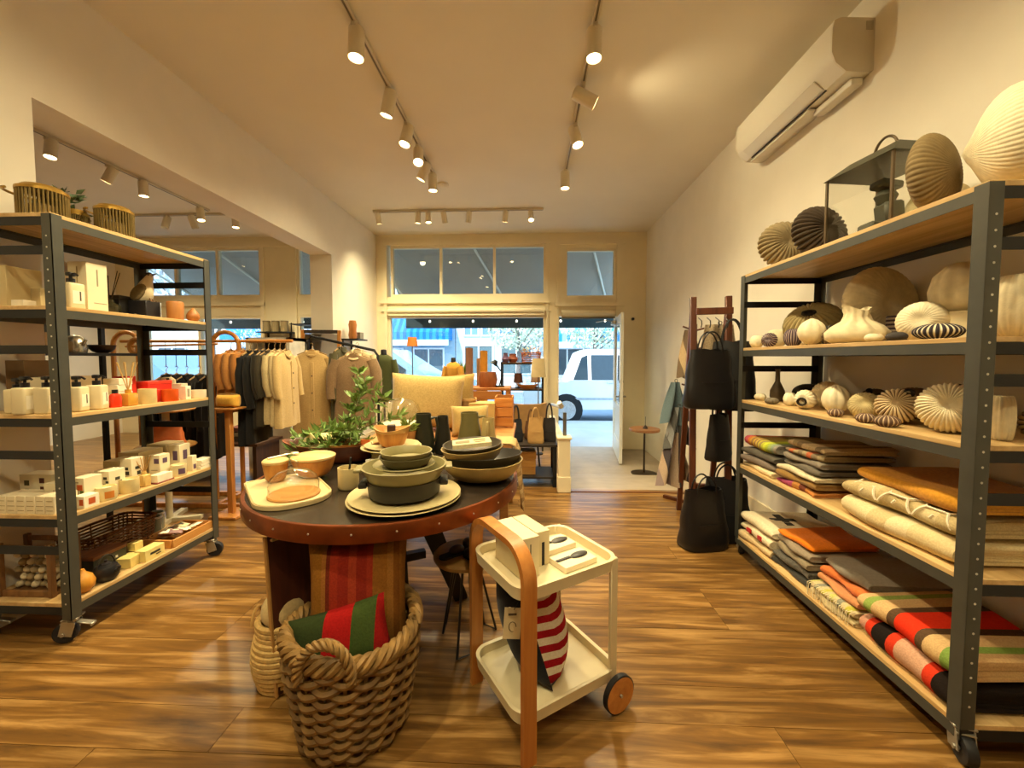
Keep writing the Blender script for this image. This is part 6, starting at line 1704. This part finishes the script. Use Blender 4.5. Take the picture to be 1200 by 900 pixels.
def scarf(label, x, y, zt, h, w0, w1, mat, rz, n=26):
    b = B(); rows = []
    for i in range(12):
        q = i / 11
        w = w0 + (w1 - w0) * q
        row = []
        for s_ in (1, -1):
            rng = range(n) if s_ == 1 else range(n - 1, -1, -1)
            for j in rng:
                u = j / (n - 1) * 2 - 1
                row.append(b.bm.verts.new((u * w / 2, (.02 + .035 * q) * math.cos(7 * u + 2 * q) + s_ * .004, zt - h * q - .02 * q * math.cos(5 * u))))
        rows.append(row)
    m = len(rows[0])
    for a, c in zip(rows, rows[1:]):
        for k in range(m): b.bm.faces.new((a[k], a[(k + 1) % m], c[(k + 1) % m], c[k]))
    b.bm.faces.new(rows[0][::-1]); b.bm.faces.new(rows[-1])
    t = thing('hanging_scarf', label, 'scarf', (x, y, 0), rz, 'scarves on the peg stand')
    part('scarf_cloth', b, mat, t, ang=70)
    part('peg_loop', B().tube([(.015 * math.cos(a), 0, zt + .012 + .015 * math.sin(a)) for a in [2 * PI * i / 10 for i in range(10)]], .003, 5, closed=True), cloth('#3a342c'), t)
    return t
pg = thing('peg_stand', 'dark wooden peg stand behind the ladder stand', 'stand', (1.50, 3.72, 0))
part('post', B().cyl((0, 0, .02), (0, 0, 1.66), .022, n=10), lw, pg)
for k in range(3):
    a = 2 * PI * k / 3 + .3
    part('foot', B().box((.13 * math.cos(a), .13 * math.sin(a), .015), (.26, .035, .03), rot=(0, 0, a)), lw, pg)
for k in range(7): part('peg', B().cyl((0, 0, 1.60 - .17 * (k // 2)), (-.14 if k % 2 == 0 else .10, -.10, 1.63 - .17 * (k // 2)), .008, n=6), lw, pg)
scarf('beige and brown striped scarf at the top of peg stand', 1.42, 3.60, 1.60, .42, .10, .24, stripes('sc1', 'x', -.12, .12, [(k / 8, '#b09a78' if k % 2 else '#6a5a48') for k in range(8)]), .2)
scarf('slate blue scarf on the peg stand', 1.30, 3.60, 1.14, .36, .08, .30, cloth('#5a6c74'), .3)
scarf('light grey striped scarf on the peg stand', 1.32, 3.57, .92, .36, .08, .28, stripes('sc2', 'x', -.14, .14, [(k / 8, '#8a8c8c' if k % 2 else '#5a5a58') for k in range(8)]), .2)
scarf('mauve and beige striped scarf lowest on peg stand', 1.28, 3.55, .70, .46, .10, .34, stripes('sc3', 'x', -.17, .17, [(k / 9, ['#8a7a78', '#b09a84', '#4a4448'][k % 3]) for k in range(9)]), .25)
scarf('pale patterned blouse hung behind the black bags', 1.52, 3.28, 1.62, .50, .22, .34, cloth('#c2b090', h2='#8a7a64'), 0)
# little round side table
sd = thing('side_table', 'small round wooden side table on the ramp', 'side table', (1.56, 5.45, -.213))
part('table_top', B().lathe([(0, .585), (.195, .585), (.20, .592), (.20, .615), (.195, .62), (0, .62)], 36), wood('#8a5a34', '#b5845a', 'x', .4), sd)
part('pole', B().cyl((0, 0, .01), (0, 0, .59), .013, n=12), plain('#2a1c14', .4, .4), sd)
part('base', B().lathe([(0, 0), (.17, 0), (.17, .01), (.02, .022), (0, .022)], 32), plain('#2a1c14', .4, .4), sd)
bl_ = thing('incense_cone', 'small dark cone burner on the side table', 'ornament', (1.565, 5.43, .4075))
part('cone', B().lathe([(0, 0), (.035, 0), (.03, .012), (.008, .045), (0, .05)], 16), plain('#2a1a14', .6), bl_)
part('finial', B().cyl((0, 0, .045), (0, 0, .16), .003, n=6), plain('#4a4038', .5), bl_)

# ================================================================== CLOTHING
def garment(label, x, y, zt, w, h, d, mat, rz, cat='jacket', name='hanging_jacket', grp=None, flare=1.0, lapel=None, sleeve=.62):
    t = thing(name, label, cat, (x, y, 0), rz, grp)
    pr = [(0, .50 * flare), (.06, .51 * flare), (.35, .46), (.6, .44), (.8, .47), (.9, .46), (.955, .34), (.985, .17), (1.0, .14)]
    b = B(); rows = []
    for q, k in pr:
        zz = zt - h + h * q
        row = []
        for j in range(28):
            a = 2 * PI * j / 28
            e = .7
            cx = math.copysign(abs(math.cos(a)) ** e, math.cos(a)); sy = math.copysign(abs(math.sin(a)) ** e, math.sin(a))
            pl_ = .012 * math.cos(6 * a + 3 * q) * (1 - q)
            row.append(b.bm.verts.new((k * w * cx, d / 2 * (1 if q < .9 else .55) * sy + pl_, zz - (.01 * abs(cx) if q > .9 else 0))))
        rows.append(row)
    for a, c in zip(rows, rows[1:]):
        for k in range(28): b.bm.faces.new((a[k], a[(k + 1) % 28], c[(k + 1) % 28], c[k]))
    b.bm.faces.new(rows[0][::-1]); b.bm.faces.new(rows[-1])
    part('garment_body', b, mat, t, ang=70)
    if sleeve:
        for s_ in (-1, 1):
            part('sleeve', B().tube([(s_ * w * .40, 0, zt - h * .09), (s_ * w * .50, -.01, zt - h * .25), (s_ * w * .54, -.02, zt - h * .48), (s_ * w * .53, -.04, zt - h * sleeve)], [d * .36, d * .40, d * .34, d * .28], 12), mat, t)
    part('collar', B().tube([(w * .15 * math.cos(a), -d * .2 * math.sin(a) - .01, zt - .012 - .05 * max(0, math.sin(a))) for a in [2 * PI * i / 16 for i in range(16)]], .016, 6, closed=True), lapel or mat, t)
    part('placket', B().box((.01, -d / 2 - .004, zt - h * .55), (.035, .012, h * .82), bev=.003), mat, t)
    for q in range(3): part('button', B().cyl((.01, -d / 2 - .009, zt - h * (.3 + .2 * q)), (.01, -d / 2 - .014, zt - h * (.3 + .2 * q)), .008, n=8), plain('#3a2c20', .5), t)
    hg = part('hanger', B().tube([(-w * .36, 0, zt - .05), (0, 0, zt + .01), (w * .36, 0, zt - .05)], .008, 6).tube([(0, 0, zt + .01), (0, 0, zt + .045), (.018, 0, zt + .065), (0, 0, zt + .085), (-.016, 0, zt + .07)], .0028, 5), wood('#8a6a40', '#a88a58', 'x', .5), t)
    return t
# bentwood garment rack in the opening
gr = thing('garment_rack', 'bentwood garment rack with arched ends full of jackets', 'garment rack', (-2.98, 3.62, 0))
gw = wood('#a8682c', '#cc9048', 'z', .4)
part('rail', B().cyl((-.85, 0, 1.51), (.80, 0, 1.51), .014, n=12), wood('#a8682c', '#cc9048', 'x', .4), gr)
for x in (-.80, .16):
    part('arch', B().tube([(x - .13, 0, .02), (x - .13, 0, 1.45)] + [(x - .13 * math.cos(PI * i / 10), 0, 1.47 + .125 * math.sin(PI * i / 10)) for i in range(11)] + [(x + .13, 0, 1.45), (x + .13, 0, .02)], .02, 8), gw, gr)
part('foot_bar', B().box((-.32, -.16, .02), (1.5, .04, .04), bev=.003).box((-.32, .16, .02), (1.5, .04, .04), bev=.003).box((-.80, 0, .02), (.04, .4, .04)).box((.16, 0, .02), (.04, .4, .04)), gw, gr)
GJ = 'jackets on the bentwood rack'
jk = [(-2.77, '#a8713a', .56, 'camel suede jacket first on the bentwood rack'), (-2.71, '#b57e44', .56, 'lighter camel jacket second on the bentwood rack'), (-2.65, '#9a6632', .55, 'brown suede jacket third on the bentwood rack'),
      (-2.58, '#17181a', .86, 'long black coat beside the brown jackets'), (-2.52, '#1c1c1c', .84, 'second long black coat on the bentwood rack'), (-2.46, '#2c2922', .70, 'dark olive jacket after the black coats'), (-2.41, '#3a3428', .68, 'olive brown jacket in the middle of the rack'),
      (-2.35, '#b8a67c', .66, 'pale khaki jacket after the olive ones'), (-2.30, '#c2ae82', .68, 'cream khaki jacket second from the rack end'), (-2.25, '#b59c6c', .70, 'beige field jacket last on the rack end')]
for k, (x, hx_, h_, lab) in enumerate(jk):
    garment(lab, x, 3.62, 1.425, .40, h_, .10, cloth(hx_), R(97 + 3 * (k % 3)), grp=GJ)
for k, x in enumerate((-3.4, -3.3, -3.2, -3.08, -2.98)):
    garment(['first', 'second', 'third', 'fourth', 'fifth'][k] + ' black garment on the left half of the bentwood rack', x, 3.62, 1.20 - .0, .36, .80, .08, cloth(['#17161a', '#1f1c1e', '#141416', '#24201f', '#19181c'][k]), R(95), grp='black garments on the rack')
    # long hooks reach the rail
    part('hook_extension', B().cyl((0, 0, 1.27), (0, 0, 1.50), .0028, n=5), blk, bpy.data.objects[[o.name for o in COL.objects if o.get('label', '').startswith(['first', 'second', 'third', 'fourth', 'fifth'][k] + ' black garment')][0]])
# black rail with coats and mirror by the pillar
cr = thing('coat_rail', 'black metal coat rail in front of the pillar', 'garment rack', (-2.08, 4.45, 0))
part('rail', B().tube([(-.42, 0, .02), (-.42, 0, 1.55), (-.38, 0, 1.60), (.20, 0, 1.47), (.34, 0, 1.44), (.38, 0, 1.38), (.38, 0, .02)], .016, 8), rkd, cr)
for sx in (-.42, .38): part('foot', B().box((sx, 0, .012), (.05, .46, .024), bev=.003), rkd, cr)
GCO = 'coats on the black rail'
garment('long beige trench coat nearest the mirror', -2.44, 4.42, 1.44, .42, .95, .16, cloth('#b89a66'), R(18), 'coat', 'hanging_coat', GCO)
garment('dark green overcoat behind the brown coat', -2.14, 4.50, 1.48, .40, .95, .12, cloth('#4a4630'), R(85), 'coat', 'hanging_coat', GCO)
garment('taupe wool coat with a pale shirt on coat rail', -1.93, 4.36, 1.40, .44, .80, .18, cloth('#7a6248', h2='#8a7256'), R(12), 'coat', 'hanging_coat', GCO, lapel=cloth('#d2c09a'))
garment('pale shirt hanging behind the taupe coat', -1.98, 4.56, 1.45, .40, .70, .10, cloth('#cdbb94'), R(15), 'shirt', 'hanging_shirt', GCO)
mr = thing('floor_mirror', 'tall leaning mirror in an orange wooden frame', 'mirror', (-2.70, 5.02, 0), R(12))
mr.rotation_euler = (R(-6), 0, R(12))
mw = wood('#b06a28', '#d09040', 'z', .4)
part('mirror_glass', B().box((0, 0, .87), (.42, .01, 1.62)), plain('#d8d8d4', .04, 1.0, var=0), mr)
for sx in (-1, 1): part('frame_side', B().box((sx * .225, 0, .87), (.045, .04, 1.72), bev=.003), mw, mr)
for zz in (.03, 1.71): part('frame_rail', B().box((0, 0, zz), (.42, .04, .045), bev=.003), plain('#2a2018', .5) if zz > 1 else mw, mr)
# wall shelf with wooden vases past the pillar
ws = thing('wall_shelf', 'black bracket shelf with grey boxes past the pillar', 'shelf', (-2.655, 5.75, 1.62))
part('board', B().box((.12, 0, 0), (.24, .34, .02)), rkd, ws)
part('bracket', B().box((.01, -.14, -.08), (.02, .02, .18)).box((.01, .14, -.08), (.02, .02, .18)), rkd, ws)
solo('wooden_vase', B().lathe([(0, 0), (.05, 0), (.06, .05), (.05, .12), (.058, .2), (.045, .26), (0, .25)], 20), wood('#a05c24', '#c88440', 'z', .45), 'turned orange wooden vase on the bracket shelf', 'vase', (-2.53, 5.68, 1.631))
carton(-2.53, 5.83, 1.631, (.14, .12, .10), 'grey storage box on the bracket shelf', plain('#8a8272', .7))['group'] = 'bracket shelf boxes'
# ================================================================== THE NEXT ROOM
ps_ = thing('pouch_pedestal', 'slim orange wooden post stand with small top', 'stand', (-2.56, 3.30, 0))
part('post', B().box((0, 0, .46), (.045, .045, .92), bev=.003), gw, ps_)
part('foot', B().box((0, 0, .012), (.24, .24, .024), bev=.004), gw, ps_)
part('top', B().box((0, 0, .925), (.20, .16, .016), bev=.004), gw, ps_)
yb = thing('yellow_pouch', 'mustard yellow pouch bag on the post stand', 'bag', (-2.56, 3.30, .934))
part('pouch', settle(B().pad((0, 0, 0), (.20, .12, .11), nu=12)), cloth('#d0a042'), yb, ang=70)
part('zip', B().tube([(-.08, -.0, .112), (0, 0, .116), (.08, 0, .112)], .004, 5), plain('#8a6a2c', .5), yb)
w2 = thing('tiered_stand', 'white two tier stand with round wooden trays', 'stand', (-2.98, 3.15, 0))
part('post', B().cyl((0, 0, .02), (0, 0, .94), .025, n=12), plain('#d2c6a6', .5), w2)
for zz in (.62, .92): part('tray', B().lathe([(0, 0), (.19, 0), (.20, .012), (.195, .018), (0, .014)], 30, (0, 0, zz)), wood('#b8843c', '#d8ac68', 'x', .5), w2)
part('foot', B().box((0, 0, .015), (.46, .05, .03), rot=(0, 0, .3)).box((0, 0, .0151), (.05, .46, .03), rot=(0, 0, .3)), plain('#d2c6a6', .5), w2)
handbag('orange leather bag on the lower tray of tiered stand', -2.92, 3.10, .639, .24, .12, .17, plain('#c86a38', .6), .2, .25, 'bags in the next room', .6)
handbag('olive clutch bag on the upper tray of tiered stand', -2.97, 3.14, .939, .22, .10, .14, plain('#5a5a3a', .6), .3, .2, 'bags in the next room', .6)
mk = thing('ring_ornament', 'wooden ring ornament on a dowel in the next room', 'ornament', (-3.30, 3.25, 0))
part('stand', B().cyl((0, 0, .0), (0, 0, 1.45), .012, n=8).lathe([(0, 0), (.12, 0), (.12, .02), (0, .025)], 20), gw, mk)
part('dowel', B().cyl((-.1, 0, 1.45), (.7, 0, 1.47), .009, n=8), gw, mk)
part('ring', B().tube([(.06 * math.cos(2 * PI * i / 20), 0, 1.45 + .06 * math.sin(2 * PI * i / 20)) for i in range(20)], .022, 8, closed=True), gw, mk)
# black back-to-back shelf behind the left rack
sh2 = thing('black_shelf_unit', 'black metal shelf unit behind the bath product rack', 'shelf', (-3.32, 2.78, 0))
for sx in (-1, 1):
    for sy in (-1, 1): part('post', B().box((sx * .19, sy * .38, .86), (.03, .03, 1.72)), rkd, sh2)
for zz in (.30, .93, 1.38): part('shelf_board', B().box((0, 0, zz), (.38, .76, .02)), rkd, sh2)
part('back_panel', B().box((-.19, -.1, 1.56), (.012, .5, .32)), plain('#1c1c18', .6), sh2)
rnd5 = random.Random(2)
for k in range(7):
    carton(-3.24 + .05 * (k % 2), 2.48 + .095 * k, .9405, (.14, .085, .06 + .03 * (k % 3)), ['pink', 'cream', 'rust', 'white', 'tan', 'rose', 'beige'][k] + ' small folded goods box on the black shelf unit', plain(['#c89a8a', '#d8cbaa', '#9a5038', '#d8d4c8', '#b08a5c', '#b87a70', '#c9b48a'][k], .7), rz=.1 * k)['group'] = 'goods on the black shelf unit'
carton(-3.22, 2.52, 1.3905, (.16, .18, .13), 'brown kraft carton on the black shelf unit', plain('#8a6a44', .8))['group'] = 'goods on the black shelf unit'
kt = thing('steel_kettle', 'small steel kettle on the black shelf unit', 'kettle', (-3.22, 2.72, 1.3905))
part('kettle_body', B().lathe([(0, 0), (.06, 0), (.065, .03), (.05, .10), (.03, .12), (0, .125)], 20), plain('#b0aca0', .25, .9), kt)
part('spout', B().tube([(.05, 0, .05), (.085, 0, .09)], [.012, .007], 8), plain('#b0aca0', .25, .9), kt)
solo('dark_bowl', B().lathe(bowlprof(.08, .06, .03), 24), plain('#2a1a12', .4), 'dark wooden bowl on the black shelf unit', 'bowl', (-3.22, 2.90, 1.3905))
# far shelf and storage boxes on the next room front wall
fs = thing('wall_shelf', 'thin black wall shelf between the next room windows', 'shelf', (-4.40, 6.94, 1.80))
part('board', B().box((0, -.12, 0), (.56, .24, .018)), rkd, fs)
part('bracket', B().box((-.2, -.02, -.07), (.02, .03, .14)).box((.2, -.02, -.07), (.02, .03, .14)), rkd, fs)
for k in range(3):
    c_ = thing('storage_tin', ['left', 'middle', 'right'][k] + ' grey brown storage tin on the thin wall shelf', 'tin', (-4.56 + .16 * k, 6.82, 1.8095), 0, 'tins on the wall shelf')
    part('tin', B().cyl((0, 0, 0), (0, 0, .17), .06, n=20), plain('#8a7a58', .6), c_)
    part('lid', B().cyl((0, 0, .17), (0, 0, .19), .062, n=20), plain('#6a5a40', .6), c_)
fs2 = thing('wall_shelf', 'lower thin black wall shelf between next room windows', 'shelf', (-4.40, 6.94, 1.45))
part('board', B().box((0, -.12, 0), (.56, .24, .018)), rkd, fs2)
part('bracket', B().box((-.2, -.02, -.07), (.02, .03, .14)).box((.2, -.02, -.07), (.02, .03, .14)), rkd, fs2)
solo('stoneware_jar', B().lathe([(0, 0), (.07, 0), (.08, .08), (.06, .16), (.05, .19), (0, .185)], 20), plain('#a09070', .6), 'beige stoneware jar on the lower wall shelf', 'jar', (-4.45, 6.82, 1.4595))
wc = thing('white_cabinet', 'white display cabinet with a dark top opening', 'cabinet', (-3.12, 4.85, 0))
part('carcass', boxes([(-.27, .27, -.18, .18, 0, .04), (-.27, -.23, -.18, .18, .04, 1.60), (.23, .27, -.18, .18, .04, 1.60), (-.27, .27, .15, .18, .04, 1.60), (-.27, .27, -.18, .18, 1.56, 1.60)]), plain('#ddd8cc', .5), wc, smooth=False)
part('shelf_board', B().box((0, 0, 1.38), (.46, .32, .02)), plain('#ddd8cc', .5), wc)
part('back_panel', B().box((0, .13, 1.47), (.46, .02, .17)), plain('#231d18', .6), wc)
part('door', B().box((0, -.17, .70), (.455, .02, 1.30), bev=.002), plain('#ddd8cc', .5), wc)
eg = thing('metal_etagere', 'thin black metal etagere with teal jars by the pillar', 'shelf', (-3.25, 5.75, 0))
for sx in (-1, 1):
    for sy in (-1, 1): part('post', B().cyl((sx * .17, sy * .14, 0), (sx * .15, sy * .12, 1.86), .009, n=6), rkd, eg)
for zz in (.5, .95, 1.35, 1.84): part('shelf_board', B().box((0, 0, zz), (.34, .28, .012)), rkd, eg)
for k, (zz, hx_) in enumerate(((.957, '#3a6a68'), (1.357, '#2c3c34'), (.507, '#5a7a78'))):
    solo('round_jar', B().lathe([(0, 0), (.05, 0), (.085, .06), (.08, .13), (.04, .17), (.04, .19), (0, .19)], 20), plain(hx_, .4), ['teal', 'dark green', 'pale teal'][k] + ' round jar on the metal etagere', 'jar', (-3.25, 5.72, zz))
lt = thing('low_bench', 'low dark wooden bench with folded clothes in next room', 'bench', (-3.35, 4.35, 0))
part('bench_top', B().box((0, 0, .42), (.9, .45, .03)), wood('#3a2418', '#5a3a24', 'x', .4), lt)
for sx in (-1, 1): part('leg', B().box((sx * .4, 0, .2025), (.04, .4, .405)), wood('#3a2418', '#5a3a24', 'z', .4), lt)
for k in range(6):
    solo('folded_sweater', settle(fold(.26, .22, .05, 2, k)), cloth(['#2a2a30', '#4a3a34', '#5a5f6a', '#8a7a64', '#b0a488', '#6a3a30'][k]), ['black', 'brown', 'slate', 'taupe', 'cream', 'rust'][k] + ' folded sweater on the low dark bench', 'sweater', (-3.75 + .42 * (k % 2) , 4.32, .4355 + .056 * (k // 2)), group='sweaters on the low bench', ang=70)
